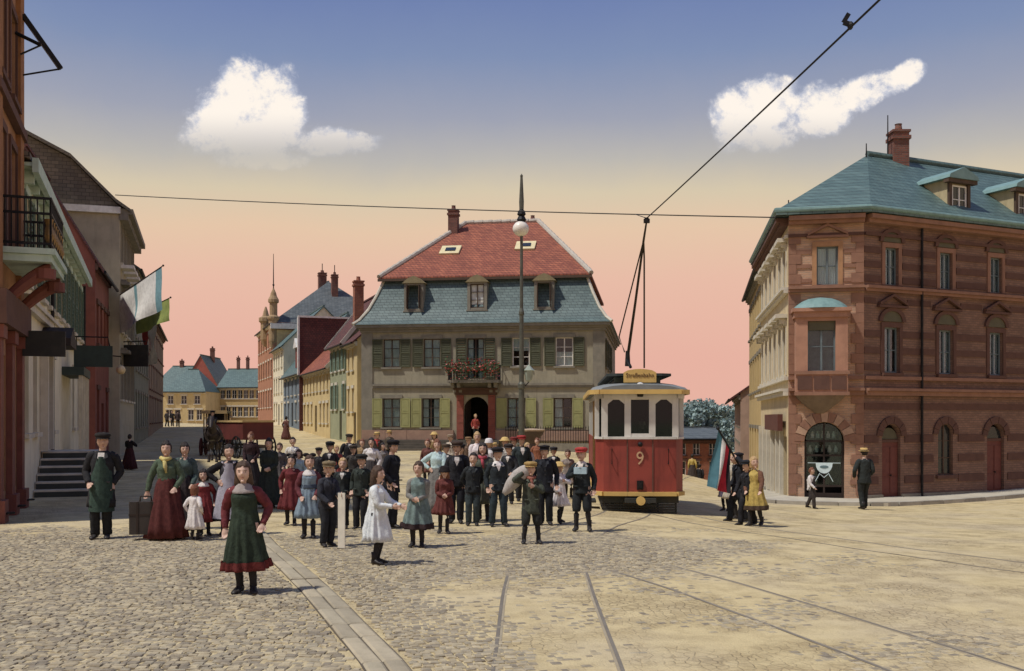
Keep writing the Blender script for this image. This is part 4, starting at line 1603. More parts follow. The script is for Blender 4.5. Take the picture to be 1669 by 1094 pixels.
sb = MB().box(-.85, -.05, 0, .0, .05, .55).build('hanging_sign', SIGN_D, L1, (3.4, -.12, 3.3), PI / 2)
MB().tube([(3.2, -.006, 10.2), (3.2, -.5, 10.0)], .04, 6).tube([(3.2, -.5, 10.0), (3.2, -.1, 9.75)], .02, 6).build('wire_bracket', IRON, L1)
MB().obox((3.6, -.1, 10.75), (3.7, -.85, 9.7), .10, .10).tube([(3.7, -.85, 9.7), (3.65, -.08, 9.45)], .02, 6).build('wire_bracket', IRON, L1)

# house with green shutters
o2 = left_line(21.72)
L2 = thing('shuttered_house', 'cream house with dark green shutters and mint eaves behind the stairs', 'house', (*o2, 0), AL1)
L2L = 20.2
xs2 = [1.1 + 1.8 * i for i in range(11)]
op2 = [(x, .8, 5.1, 7.1) for x in xs2] + [(x, .9, 1.6, 3.7) for x in (1.2, 3.0, 7.6, 15.4, 18)] + [(4.9, 1.1, 1.1, 3.7)]
mb = MB()
wall(mb, (0, 0), 0, L2L, -1, 7.75, op2)
wall(mb, (0, 8), -PI / 2, 8, -1, 7.75)
wall(mb, (L2L, 0), PI / 2, 8, -1, 7.75)
wall(mb, (L2L, 8), PI, L2L, -1, 7.75)
mb.add([(L2L, 0, 7.75), (L2L, 8, 7.75), (L2L, 4, 9.0)], [(0, 1, 2)])
mb.build('wall', CREAM, L2)
r = gable_roof(L2L, 8, 7.75, 9.0, .22, .15).build('roof', SLATE_BROWN, L2)
MB().box(-.02, -.38, 7.42, L2L + .1, -.25, 7.74).box(0, -.245, 7.56, L2L, -.005, 7.64).build('eave_board', MINT, L2)
for i in range(17):
    x = .5 + i * 1.1
    MB().box(x - .07, -.24, 7.26, x + .07, -.008, 7.555).build('eave_bracket', MINT, L2)
MB().box(0, -.14, 4.45, L2L, -.005, 4.62).box(0, -.2, 4.62, L2L, -.006, 4.72).build('string_course', PALETRIM, L2)
for x in xs2:
    window(L2, x, 5.1, .8, 2.0, cols=2, rows=3, frame=WHITEPAINT, glass=DARKGLASS, sill=PALETRIM, lintel=MINT, shutters=GREENSH, sw=.42, single=True)
for x in (1.2, 3.0, 7.6, 15.4, 18):
    window(L2, x, 1.6, .9, 2.1, cols=2, rows=3, frame=BROWNFR, glass=DARKGLASS, sill=PALETRIM, lintel=PALETRIM, single=True)
door_part(L2, 4.9, 1.1, 1.08, 2.6, mat('green door', (70, 78, 58), None, 4, .6), y=.1)
for x in (4.2, 5.6):
    MB().box(x - .12, -.2, 1.1, x + .12, -.006, 3.85).build('door_pilaster', PALETRIM, L2)
MB().prism([(3.9, 3.86), (5.9, 3.86), (5.85, 4.05), (4.9, 4.4), (3.95, 4.05)], -.75, -.008).build('door_hood', DARKWOOD, L2)
MB().tube([(L2L - .25, -.1, -.2), (L2L - .25, -.1, 7.4)], .05, 8).tube([(6.4, -.1, -.2), (6.4, -.1, 7.4)], .05, 8).build('rainwater_pipe', IRON, L2)

stp = thing('entrance_steps', 'stone entrance steps beside the cream shuttered house, left of the aproned man', 'steps', (*o2, 0), AL1)
for i in range(6):
    MB().box(2.5 + i * .36, -1.5 - .02 * i * 0, -.5, 5.6, -.012 - .0, .18 * (i + 1)).build('step', mat('grey step stone', (196, 186, 164), (150, 142, 126), 3, .9, .25), stp, (0, 0, 0)) if i == 0 else \
        MB().box(2.5 + i * .36, -1.5 + .003 * i, .18 * i, 5.6 - .003 * i, -.012 - .003 * i, .18 * (i + 1)).build('step', mat('grey step stone', (196, 186, 164), (150, 142, 126), 3, .9, .25), stp)
for k_ in range(3):
    MB().box(-.0, 0, 0, .06, .05, 3.5).build('awning_post', PALETRIM, L2, (7.6 + k_ * .9, -.9, .2)) if False else None
for i in range(6):
    MB().box(2.5 + i * .36 - .012, -1.48 + .003 * i, .18 * i + .004, 2.5 + i * .36 - .002, -.03 - .003 * i, .18 * i + .135).build('riser_shade', mat('painted step shade', (62, 66, 60), None, 3, .9, .2), stp)  # thin dark boards paint shade onto the step fronts
# projecting signs
sg = left_line(33.5)
s2 = thing('projecting_sign', 'dark green projecting shop sign above the pale striped shopfront', 'sign', (sg[0], sg[1], 0), AL1)
MB().box(-.06, -1.45, 3.72, .06, -.22, 4.45).build('sign_board', mat('dark green board', (48, 64, 56), None, 4, .6), s2)
MB().tube([(0, -1.35, 4.45), (0, -1.3, 4.75), (0, -.006, 4.75)], .025, 6).tube([(0, -.3, 4.45), (0, -.3, 4.75)], .02, 6).build('iron_bracket', IRON, s2)
# striped shop front: pale posts in front of a dark door bay
o25 = left_line(31.5)
sf = thing('shopfront_porch', 'pale timber shop porch with tall narrow posts under the green sign', 'porch', (*o25, 0), AL1)
PST = mat('bone white posts', (206, 196, 164), (170, 158, 128), 3, .75, .1, streak=.4)
for k_ in range(5):
    x = .25 + k_ * .78
    MB().box(x - .09, -.62, .1, x + .09, -.50, 3.35).build('post', PST, sf)
MB().box(.1, -.66, 3.352, 3.5, -.01, 3.62).build('beam', mat('dark green board', (48, 64, 56)), sf)
MB().box(.1, -.48, -.4, 3.5, -.02, .12).build('sill_base', STONE_T, sf)
MB().box(.1, -.46, .12, 3.5, -.44, .9).build('lower_panel', mat('pale grey green panel', (150, 150, 124), None, 3), sf)

# brick house with dark red roof
o3 = (-17.75, 41.8)
row_house('brick_house', 'dark red brick house with steep red tile roof beyond the shuttered house', o3, AL2, 6.2, 5.4, 8.7, 13.2, mat('red brown render', (140, 70, 54), (112, 56, 44), 1.5, .9, .3, 30, streak=.4), TILE_DARK,
          [(5.2, 1.7, .85, [1.0, 2.6, 4.2, 5.5]), (1.2, 2.0, 1.0, [1.2, 5.2])], SANDSTONE_D, frame=BROWNFR, door=[(3.2, 1.1, 2.5, DARKWOOD)])
# tall building with brown mansard
o4 = (-19.3, 48.3)
AL2 = math.atan2(1, -0.313)
L4 = thing('tall_mansard_building', 'tall cream building with brown slate mansard and white cornice on the left', 'building', (*o4, 0), AL2)
L4L, L4D = 10.3, 12.0
fl4 = [(b, h, x) for b, h in ((9.7, 1.9), (6.3, 2.1), (2.9, 2.1)) for x in (1.1, 3.1, 5.1, 7.1, 9.1)]
mb = MB()
wall(mb, (0, 0), 0, L4L, -1, 12.3, [(x, .95, b, b + h) for b, h, x in fl4])
wall(mb, (0, L4D), -PI / 2, L4D, -1, 12.3)
wall(mb, (L4L, 0), PI / 2, L4D, -1, 12.3)
wall(mb, (L4L, L4D), PI, L4L, -1, 12.3)
for xx in (0.0, L4L):
    mb.add([(xx, 0, 12.3), (xx, 2.2, 14.55), (xx, 5.5, 16.2), (xx, L4D - 2.2, 14.55), (xx, L4D, 12.3)], [(0, 1, 2, 3, 4) if xx else (4, 3, 2, 1, 0)])
mb.build('wall', mat('olive grey plaster', (178, 166, 134), (150, 138, 112), 1.2, .95, .25, 50, streak=.3), L4)
mb = MB()
prof = [(-.5, 12.25), (0.15, 12.7), (2.2, 14.75), (5.5, 16.4), (L4D - 2.2, 14.75), (L4D + .2, 12.4)]
for (ya, za), (yb, zb_) in zip(prof, prof[1:]):
    for dz in (0, -.16):
        a_, b_ = (-.25, ya, za + dz), (L4L + .25, ya, za + dz)
        c_, d_ = (L4L + .25, yb, zb_ + dz), (-.25, yb, zb_ + dz)
        mb.quad(a_, b_, c_, d_)
    mb.quad((-.25, ya, za), (-.25, yb, zb_), (-.25, yb, zb_ - .16), (-.25, ya, za - .16))
    mb.quad((L4L + .25, ya, za), (L4L + .25, ya, za - .16), (L4L + .25, yb, zb_ - .16), (L4L + .25, yb, zb_))
mb.build('roof', SLATE_BROWN, L4)
# gambrel end shown to the square: slate hung
MB().poly([(-.02, L4D, 12.35), (-.02, L4D - 2.2, 14.55), (-.02, 5.5, 16.2), (-.02, 2.2, 14.55), (-.02, 0, 12.35)]).build('slate_hung_end', SLATE_BROWN, L4)
MB().box(-.18, -.05, 12.0, -.004, L4D, 12.32).build('white_cornice', WHITEPAINT, L4)
MB().box(-.1, -.62, 12.0, L4L, -.004, 12.26).box(-.1, -.4, 11.7, L4L, -.004, 11.995).build('cornice', STONE_T, L4)
for b, h, x in fl4:
    w_ = window(L4, x, b, .95, h, cols=2, rows=2, frame=WHITEPAINT, glass=DARKGLASS, sill=PALETRIM, surround=STONE_T, single=True)
    MB().box(-.75, -.42, h + .18, .75, -.006, h + .34).box(-.6, -.26, h + .34, .6, -.006, h + .46).build('hood', STONE_T, w_)
    if b > 9:
        MB().box(-.6, -.62, -.28, .6, -.006, -.115).build('balconette', WHITEPAINT, w_)
# shop sign boxes on its ground floor
o5 = (o4[0] - .313 * 10.2, o4[1] + 10.2)
row_house('dark_terrace_house', 'dark green grey house beyond the tall mansard building, flags in front', o5, AL2, 15, 9, 11.0, 14.2, mat('dark green grey plaster', (122, 124, 106), None, 1.2, .95, .25, 50, streak=.4), SLATE_GREY,
          [(8.2, 1.7, .95, [1.3, 3.5, 5.7, 7.9, 10.1, 12.3, 14]), (4.9, 1.9, .95, [1.3, 3.5, 5.7, 7.9, 10.1, 12.3, 14]), (1.4, 2.1, 1.1, [1.5, 4, 6.5, 9, 11.5, 13.6])], STONE_T, chimneys=[(6, 4.5, 13.4, 15.4, .7, BRICK_CH)])
o6 = (o5[0] - .313 * 14.6, o5[1] + 14.6)
row_house('far_terrace_house', 'farthest brown house of the left row, beside the street end', o6, AL2, 27, 9, 9.9, 12.6, mat('brown grey plaster', (140, 116, 94), None, 1.2, .95, .25, 50, streak=.4), TILE_DARK,
          [(7.2, 1.6, .95, [1.5, 4.2, 6.9, 9.6, 12.3, 15, 17.7, 20.4, 23.1, 25.6]), (4.2, 1.8, .95, [1.5, 4.2, 6.9, 9.6, 12.3, 15, 17.7, 20.4, 23.1, 25.6]), (1.6, 1.9, 1.1, [2, 5, 8, 11, 14, 17, 20, 23])], SANDSTONE_D)


# ------------------------------------------------------------------ right side of the left hand street
AR1 = math.atan2(-1, 0.365)


def right_line(Y):
    return (12.96 - .365 * Y, Y)


KL = 1.0645
row_house('narrow_yellow_house', 'narrow yellow house squeezed against the mansard house, left of it', right_line(66.0), AR1, 3.7, 3.0, 7.0, 8.3, YELLOW, TILE_DARK,
          [(5.1, 1.4, .6, [.8, 2.3]), (2.4, 1.5, .6, [.8, 2.3])], PALETRIM, door=[(2.9, .8, 2.0, DARKWOOD)])
row_house('green_plaster_house', 'grey green plaster house with orange brick chimney, in the row', right_line(72.0), AR1, 6.3, 5.0, 7.3, 10.4, GREENWALL, TILE_DARK,
          [(5.3, 1.4, .7, [1.0, 2.6, 4.2, 5.6]), (2.6, 1.7, .7, [1.0, 2.6, 5.6])], PALETRIM, shutters=mat('mint shutters', (122, 146, 124), None, 4), door=[(4.2, .9, 2.0, DARKWOOD)],
          chimneys=[(5.9, .9, 8.0, 11.2, .62, BRICK_OR)], verge=PALETRIM)
row_house('yellow_cottage', 'yellow house with bright red tiled roof in the left street', right_line(85.4), AR1, 14.1, 7.0, 5.9, 9.4, YELLOW, TILE_RED,
          [(4.1, 1.2, .7, [1.2, 2.9, 4.6, 6.3, 8.0, 9.7, 11.4, 13.0]), (1.6, 1.5, .75, [1.2, 3.2, 5.2, 9.7, 11.4, 13.0])], PALETRIM, door=[(7.4, 1.0, 2.1, DARKWOOD)], verge=PALETRIM)
hb = row_house('blue_house', 'slate blue house with white coped brown firewall and steep roof', right_line(98.0), AR1, 13.2, 8.0, 6.2, 11.2, BLUEWALL, SLATE_TEAL,
               [(4.1, 1.4, .8, [1.4, 4, 6.6, 9.2, 11.8]), (1.8, 1.6, .9, [1.4, 4, 9.2, 11.8])], PALETRIM, door=[(6.6, 1.1, 2.2, DARKWOOD)])
gz_ = hb.location.z
MB().box(13.35, -.3, -1, 13.72, 4.6, 10.7 - gz_).build('firewall', TILE_DARK, hb)
MB().box(13.30, -.42, 10.7 - gz_, 13.78, 4.7, 10.86 - gz_).box(13.28, -.46, 4.5, 13.76, -.31, 10.7 - gz_).build('coping', WHITEPAINT, hb)
MB().box(7.6, .15, 6.6 - gz_, 9.4, 2.6, 8.4 - gz_).build('dormer', mat('red brown dormer', (134, 60, 48), None, 3), hb)
MB().prism([(7.4, 8.4 - gz_), (9.6, 8.4 - gz_), (8.5, 9.3 - gz_)], -.05, 3.2).build('dormer_roof', WHITEPAINT, hb)
row_house('tall_yellow_house', 'tall pale yellow house with dark roof between blue house and turreted building', right_line(106.5), AR1, 9.0, 8.0, 9.3, 13.2, CREAM, SLATE_TEAL,
          [(7.2, 1.4, .8, [1.2, 3.2, 5.2, 7.6]), (4.6, 1.5, .8, [1.2, 3.2, 5.2, 7.6]), (1.9, 1.6, .9, [1.2, 3.2, 7.6])], PALETRIM, door=[(5.2, 1.1, 2.2, DARKWOOD)])
te = row_house('turreted_building', 'large ochre building with big grey slate roof, corner turret and spire', right_line(122.0), AR1, 16.3, 14.0, 12.4, 17.8, mat('red ochre plaster', (170, 108, 74), None, 1.2, .95, .2, 50, streak=.3), SLATE_GREY,
               [(9.8, 1.7, 1.0, [1.5, 4.2, 6.9, 9.6, 12.3, 14.8]), (6.6, 1.8, 1.0, [1.5, 4.2, 6.9, 9.6, 12.3, 14.8]), (3.2, 1.9, 1.1, [1.5, 4.2, 6.9, 9.6, 12.3, 14.8])], PALETRIM, hip0=5, hip1=6,
               end_right=[(9.8, 1.6, 1.0, [1.6, 4.4, 7.2])], chimneys=[(9, 6.5, 16.8, 19.0, .9, BRICK_CH), (12.2, 7.4, 15.5, 18.4, .7, BRICK_CH)])
tz_ = te.location.z
MB().box(16.32, -.3, 11.7 - tz_, 16.7, 14, 12.25 - tz_).build('white_cornice', WHITEPAINT, te)
MB().box(16.302, .4, 2.0 - tz_, 16.34, 14, 11.6 - tz_).build('yellow_end_wall', YELLOW, te)
tu = MB().lathe([(.3, 9.6), (.5, 10.4), (.52, 12.6), (.66, 12.8), (.66, 13.0), (.42, 13.2), (.42, 14.5), (.58, 14.6), (.58, 14.9), (.36, 15.3), (.3, 15.6), (.12, 16.0), (.05, 16.2)], 12, (15.9, .1, -tz_))\
    .build('turret', mat('sandy turret stone', (164, 132, 88), None, 2, .9, .2, 40, streak=.4), te)
MB().tube([(15.9, .1, 16.0 - tz_), (15.9, .1, 19.9 - tz_)], [.07, .03], 6).ball((15.9, .1, 16.5 - tz_), .12, nu=8, nv=6).build('spire', IRON, te)
MB().lathe([(.3, 10.2), (.6, 11.0), (.6, 12.9), (.8, 13.1), (.8, 13.5), (.4, 13.7), (.25, 14.3), (.08, 14.8)], 10, (9.5, -.05, -tz_)).build('small_turret', mat('sandy turret stone', (164, 132, 88)), te)
for x, zt in ((9.0, 20.2), (12.2, 19.6)):
    MB().tube([(x, 6.5 if x == 9 else 7.4, 17.5 - tz_), (x, 6.5 if x == 9 else 7.4, zt - tz_)], .05, 6).build('rod', IRON, te)

# ------------------------------------------------------------------ end of the left street
row_house('hipped_yellow_house', 'small yellow house with teal hipped roof at the street end', (-49.8, 140), 0, 6.1, 8, 5.9, 9.0, YELLOW, SLATE_TEAL,
          [(4.0, 1.2, .8, [1.1, 3.0, 4.9]), (1.7, 1.5, .8, [.9, 2.1, 4.0, 5.2])], PALETRIM, hip0=2.4, hip1=2.4)
row_house('red_gabled_house', 'red gabled house behind the yellow houses at the street end', (-44.6, 151), PI / 2, 10, 6.6, 5.9, 11.6, mat('bright red gable', (176, 84, 66), (150, 68, 54), 1.5, .9, .3, 30), SLATE_TEAL,
          [(3, 1.3, .8, [2, 5])], PALETRIM, end_floors=[(4, 1.3, .8, [2, 5])], chimneys=[(5, 3, 10.8, 13, .6, BRICK_CH)])
row_house('long_yellow_house', 'long two storey yellow house with teal roof closing the street', (-44.0, 147), -.12, 7.0, 8, 6.7, 9.4, YELLOW2, SLATE_TEAL,
          [(4.9, 1.3, .7, [.7, 1.6, 2.5, 3.4, 4.3, 5.2, 6.2]), (2.2, 1.5, .7, [.7, 1.6, 2.5, 3.4, 4.3, 5.2, 6.2])], PALETRIM,
          chimneys=[(1.5, 4, 9.5, 11.2, .4, BRICK_CH), (3.0, 4, 9.5, 11.2, .4, BRICK_CH), (5.2, 4, 9.5, 11.2, .4, BRICK_CH)])
row_house('teal_roofed_house', 'house with pale teal roof rising behind the hipped yellow house', (-62, 168), 0, 11, 9, 7.0, 11.0, CREAM, SLATE_TEAL, [(4, 1.4, .9, [2, 5, 8])], PALETRIM, hip0=2.5, hip1=2.5,
          chimneys=[(4, 4.5, 10.2, 12.0, .6, BRICK_CH)])
row_house('white_side_house', 'pale rose house right of the long yellow house, street end', (-38.2, 150), -.2, 5, 8, 5.4, 8.2, mat('rose plaster', (206, 176, 160), None, 1.2, .95), TILE_DARK, [(3.6, 1.2, .7, [1, 2.5, 4])], PALETRIM)
lw = thing('retaining_wall', 'low pale retaining wall along the far left street', 'wall', (-37.0, 118, G(-37, 118)), -.2)
MB().box(0, 0, -1, 3.2, .5, .9).build('wall_body', PALETRIM, lw)
MB().box(-.06, -.06, .9, 3.26, .56, 1.02).build('coping', STONE_T, lw)

# ------------------------------------------------------------------ the right hand street
J1n, J1f = (11.78, 45.75), (14.5, 60.0)
AJ = math.atan2(J1n[1] - J1f[1], J1n[0] - J1f[0])
j1 = row_house('ochre_street_house', 'ochre house next to the corner building with dark cornice, down the street', J1f, AJ, math.hypot(J1f[0] - J1n[0], J1f[1] - J1n[1]), 9, 9.3, 12.0, YELLOW2, SLATE_GREY,
               [(6.6, 1.7, .85, [1.2, 3.2, 5.2, 7.2, 9.2, 11.2, 13.2]), (3.4, 1.8, .85, [1.2, 3.2, 5.2, 7.2, 9.2, 11.2, 13.2]), (-.8, 2.2, 1.0, [1.4, 4, 6.6, 9.2, 11.8])], STONE_T, zb=-2.6)
MB().tube([(13.0, 1.2, 9.5 + 2.6), (13.0, 1.2, 12.4 + 2.6)], [.05, .03], 6).build('roof_pole', IRON, j1)
row_house('low_brown_house', 'low brown house with overhanging roof farther down the right street', (18.6, 82), math.atan2(-18, -3.7), 18.3, 8, 3.6, 6.4, mat('rose brown plaster', (176, 140, 116), None, 1.2, .95, .2, 50, streak=.3), TILE_DARK,
          [(1.4, 1.5, .85, [2, 5, 8, 11, 14, 16.8]), (-1.4, 1.6, .9, [2, 5, 8, 11, 14, 16.8])], STONE_T, over=.7)
row_house('small_red_house', 'small red house in front of the trees beyond the tram', (13.8, 84), 0.05, 4.3, 6, .2, 1.0, BRICK_OR, SLATE_GREY,
          [(-1.2, 1.1, .6, [.8, 2.0, 3.4]), (-3.0, 1.3, .6, [.8, 2.0, 3.4])], SANDSTONE_D)

# ------------------------------------------------------------------ trees beyond the tram
LEAF = [mat('blue green leaves %d' % i, c, None, 2, .8, 0) for i, c in enumerate(((132, 156, 150), (108, 134, 130), (150, 172, 162)))]
BARK = mat('bark', (84, 72, 58), None, 5, .95, .4)


def tree(x, y, h, r, label, seed):
    rg_ = random.Random(seed)
    z = G(x, y)
    t = thing('broadleaf_tree', label, 'tree', (x, y, z), 0, 'trees beyond the tram')
    tr = MB()
    tr.tube([(0, 0, -.3), (.1, 0, h * .3), (.05, .1, h * .6), (0, .1, h * .9)], [.28, .2, .13, .03], 8)
    cl = []
    for i in range(9):
        a = i * 2.4
        zb_ = h * (.32 + .05 * i)
        L = r * rg_.uniform(.5, .85)
        e = (math.cos(a) * L, math.sin(a) * L, zb_ + h * .18)
        tr.tube([(.05, .05, zb_), (e[0] * .5, e[1] * .5, zb_ + h * .06), e], [.09, .06, .02], 6)
        cl.append(e)
    tr.build('trunk', BARK, t)
    cl += [(rg_.gauss(0, r * .52), rg_.gauss(0, r * .52), h * rg_.uniform(.45, .98)) for _ in range(24)]
    parts = [MB() for _ in LEAF]
    for c in cl:
        cr = r * rg_.uniform(.22, .42)
        for _ in range(210):
            d = Vector((rg_.gauss(0, 1), rg_.gauss(0, 1), rg_.gauss(0, .8))).normalized() * cr * rg_.random() ** .4
            p = Vector(c) + d
            n_ = Vector((rg_.gauss(0, 1), rg_.gauss(0, 1), rg_.gauss(0, 1) + .5)).normalized()
            b = n_.orthogonal().normalized()
            c2 = n_.cross(b)
            s = rg_.uniform(.14, .26)
            parts[rg_.randrange(3)].quad(p - b * s, p - c2 * s * .6, p + b * s, p + c2 * s * .6)
    big_, mi_ = MB(), []
    for i, p_ in enumerate(parts):
        big_.add(p_.v, p_.f)
        mi_ += [i] * len(p_.f)
    o = big_.build('crown', LEAF[0], t)
    for m_ in LEAF[1:]:
        o.data.materials.append(m_)
    o.data.polygons.foreach_set('material_index', mi_)


for i, (px_, top, Y, r_, lab) in enumerate(((1134, 662, 96, 2.6, 'blue green tree nearest the tram, right of its roof'), (1160, 672, 104, 2.9, 'blue green tree in the middle of the clump beyond the tram'),
                                            (1186, 654, 110, 3.0, 'tallest blue green tree, beside the low brown house'), (1110, 668, 112, 2.6, 'blue green tree half hidden behind the tram'))):
    p = at(px_, top, Y)
    tree(p.x, Y, p.z - G(p.x, Y), r_, lab, i)
hill = MB()
rg = []
for i in range(9):
    x = -40 + i * 30
    rg.append([(x, 200, -8), (x, 235, -3.5 + 2.5 * math.sin(i * 1.3)), (x, 300, -1.0 + 2.0 * math.sin(i * .9)), (x, 420, -9)])
hill.loft(rg, False, False)
structure(hill.build('hill', mat('distant green hill', (110, 124, 108), None, .05, .95, 0), smooth=True))
# ------------------------------------------------------------------ lettering
def lettering(name, text, size, m, parent, loc, rot, extrude=.006, spread=1.0):
    cu = bpy.data.curves.new(name, 'FONT')
    cu.body = text
    cu.size = size
    cu.extrude = extrude
    cu.align_x = 'CENTER'
    cu.align_y = 'CENTER'
    cu.resolution_u = 3
    t = bpy.data.objects.new(name + ' temp', cu)
    COL.objects.link(t)
    bpy.context.view_layer.update()
    me = bpy.data.meshes.new_from_object(t.evaluated_get(bpy.context.evaluated_depsgraph_get()))
    bpy.data.objects.remove(t)
    bpy.data.curves.remove(cu)
    me.materials.clear()
    me.materials.append(m)
    o = inst(name, me, parent, loc)
    o.rotation_euler = rot
    o.scale = (spread, 1, 1)
    return o


# ------------------------------------------------------------------ tram
TX, TY = 2.83, 21.7
TG = G(TX, TY + 2)
tram = thing('tram', 'red and white single deck tram number 9 with trolley pole, standing on the track', 'tram', (TX, TY, TG - .02), -.055)
TRED = mat('tram red', (158, 52, 38), (124, 40, 32), 1.6, .5, .08, 60, streak=.6, spec=.4)
TWHITE = mat('tram cream', (200, 196, 182), (166, 162, 148), 1.6, .5, .05, 80, streak=.4, spec=.5)
TYEL = mat('tram yellow', (206, 164, 74), (176, 134, 60), 2.5, .55, .06)
TGREY = mat('tram roof canvas', (120, 124, 122), (92, 98, 98), 2.0, .85, .15, 40)
TUND = mat('tram underframe', (44, 48, 44), (66, 58, 46), 3, .8, .15)
HW, TL = .97, 7.2
front = [(-HW, .30), (-.80, .03), (-.28, 0), (.28, 0), (.80, .03), (HW, .30)]
rear = [(HW, TL - .30), (.80, TL - .03), (-.80, TL - .03), (-HW, TL - .30)]
TGLASS = glass_mat('tram glass', (150, 172, 172), 0.58)
WA, EV = 1.70, 2.74   # waist and eave


def panel(name, a, b, z0, z1, m, parent=tram, t=.04):
    a, b = Vector((*a, 0)), Vector((*b, 0))
    d = (b - a).normalized()
    n_ = Vector((d.y, -d.x, 0))
    mb = MB()
    q4 = [a, b, b - n_ * t, a - n_ * t]
    mb.slab([(v.x, v.y) for v in q4], z0, z1)
    return mb.build(name, m, parent)


loop = front + rear
doorway = []
for i in range(len(loop)):
    a, b = loop[i], loop[(i + 1) % len(loop)]
    if i == len(loop) - 1:      # left side, with the open platform entrances
        panel('side_panel', (-HW, TL - 1.25), (-HW, 1.30), .50, WA, TRED)
        panel('platform_corner', (-HW, .55), a if False else (-HW, .30), .50, WA, TRED)
    elif i == 5:
        panel('side_panel', (HW, .30), (HW, TL - .30), .50, WA, TRED)
    else:
        panel('dash_panel', a, b, .50, WA, TRED)
# rivet rows and grab irons on the dash
rv_ = MB()
for x in [-.74 + .115 * i for i in range(13)]:
    for z in (.57, WA - .06):
        rv_.ball((x, -.004, z), .011, nu=6, nv=4)
rv_.build('rivets', TRED, tram)
for x in (-.62, .62):
    MB().tube([(x, .03, WA - .22), (x, -.06, WA - .22), (x, -.06, WA - .55), (x, .03, WA - .55)], .012, 6).build('grab_iron', IRON, tram)
# mouldings on the dash
for x in (-.28, .28):
    MB().box(x - .012, -.018, .52, x + .012, -.001, WA).build('dash_moulding', SANDSTONE_D, tram)
wr = MB()
for a, b in zip(front, front[1:]):
    wr.obox((a[0], a[1] - .012, WA + .02), (b[0], b[1] - .012, WA + .02), .07, .05)
wr.build('waist_rail', TWHITE, tram)
by = MB()
for a, b in zip(front, front[1:]):
    by.obox((a[0], a[1] - .02, .485), (b[0], b[1] - .02, .485), .10, .09)
by.box(-HW - .03, .32, .445, -HW + .02, TL - .3, .53).box(HW - .02, .32, .445, HW + .03, TL - .3, .53)
by.build('sill_trim', TYEL, tram)
# upper works: posts
posts = [(-HW + .03, .31, .05), (-.78, .05, .07), (-.27, .035, .07), (.27, .035, .07), (.78, .05, .07), (HW - .03, .31, .05)]
for x, y, w in posts:
    MB().box(x - w, y - .03, WA + .045, x + w, y + .05, EV - .14).build('window_post', TWHITE, tram)
ys_ = [.62, 1.30, 2.2, 3.1, 4.0, 4.9, 5.9, 6.6, TL - .34]
for sx in (-1, 1):
    for y in ys_:
        if sx < 0 and y == .62:
            continue
        MB().box(sx * (HW - .045) - .035, y - .05, WA + .002, sx * (HW - .045) + .035, y + .05, EV - .10).build('window_post', TWHITE, tram)
MB().tube([(-HW - .02, .62, .6), (-HW - .02, .62, 2.55)], .018, 6).tube([(-HW - .02, 1.22, .6), (-HW - .02, 1.22, 2.55)], .018, 6).build('grab_rail', mat('brass', (170, 130, 70), None, 5, .35, 0, metal=.8), tram)
hd = MB()
for a, b in zip(front, front[1:]):
    hd.obox((a[0], a[1] + .01, EV - .09), (b[0], b[1] + .01, EV - .09), .09, .11)
hd.box(-HW, .33, EV - .14, -HW + .06, TL - .3, EV - .04).box(HW - .06, .33, EV - .14, HW, TL - .3, EV - .04)
hd.build('letter_board', TWHITE, tram)
for k_, (x0, x1, z0) in enumerate(((-.71, -.34, WA + .05), (-.20, .20, WA + .12), (.34, .71, WA + .05))):
    o = MB().box(x0, .055, z0, x1, .062, EV - .14).build('windscreen', TGLASS, tram)
    mbf = MB().box(x0 - .02, .02, z0 - .03, x1 + .02, .08, z0).box(x0 - .02, .02, EV - .17, x1 + .02, .08, EV - .142)
    if k_ == 1:
        mbf.box(x0 - .03, .015, WA + .046, x1 + .03, .075, z0 - .031)
    else:
        for sx in (-1, 1):
            xx = (x0 + x1) / 2 + sx * ((x1 - x0) / 2 - .03)
            mbf.prism([((x0 + x1) / 2 + sx * ((x1 - x0) / 2), EV - .17), ((x0 + x1) / 2 + sx * ((x1 - x0) / 2), EV - .27), ((x0 + x1) / 2 + sx * ((x1 - x0) / 2 - .12), EV - .17)][::sx], .03, .07)
    mbf.build('windscreen_frame', TWHITE, o)
for sx in (-1, 1):
    for y0, y1 in zip(ys_[1:-1], ys_[2:]):
        MB().box(sx * (HW - .05) - .004, y0 + .05, WA + .002, sx * (HW - .05) + .004, y1 - .05, EV - .14).build('side_window', TGLASS, tram)
# interior: floor, bulkhead, bench, controller
MB().box(-HW + .05, .35, .42, HW - .05, TL - .35, .48).build('floor', DARKWOOD, tram)
MB().box(-HW + .06, 1.55, .48, -.35, 1.62, EV - .05).box(.35, 1.55, .48, HW - .06, 1.62, EV - .05).box(-.35, 1.55, 2.25, .35, 1.62, EV - .05).build('bulkhead', mat('dark green tram interior', (50, 58, 54), None, 3, .7), tram)
MB().box(-HW + .06, TL - 1.4, .48, HW - .06, TL - 1.34, EV - .05).build('bulkhead', mat('dark green tram interior', (50, 58, 54), None, 3, .7), tram)
for sx in (-1, 1):
    MB().box(min(sx * .5, sx * (HW - .06)), 1.7, .48, max(sx * .5, sx * (HW - .06)), TL - 1.45, .95).build('bench', DARKWOOD, tram)
MB().box(-.55, .18, .48, -.25, .42, 1.45).lathe([(.03, 1.45), (.03, 1.52), (.12, 1.53), (.12, 1.56)], 10, (-.4, .3, 0)).build('controller', IRON, tram)
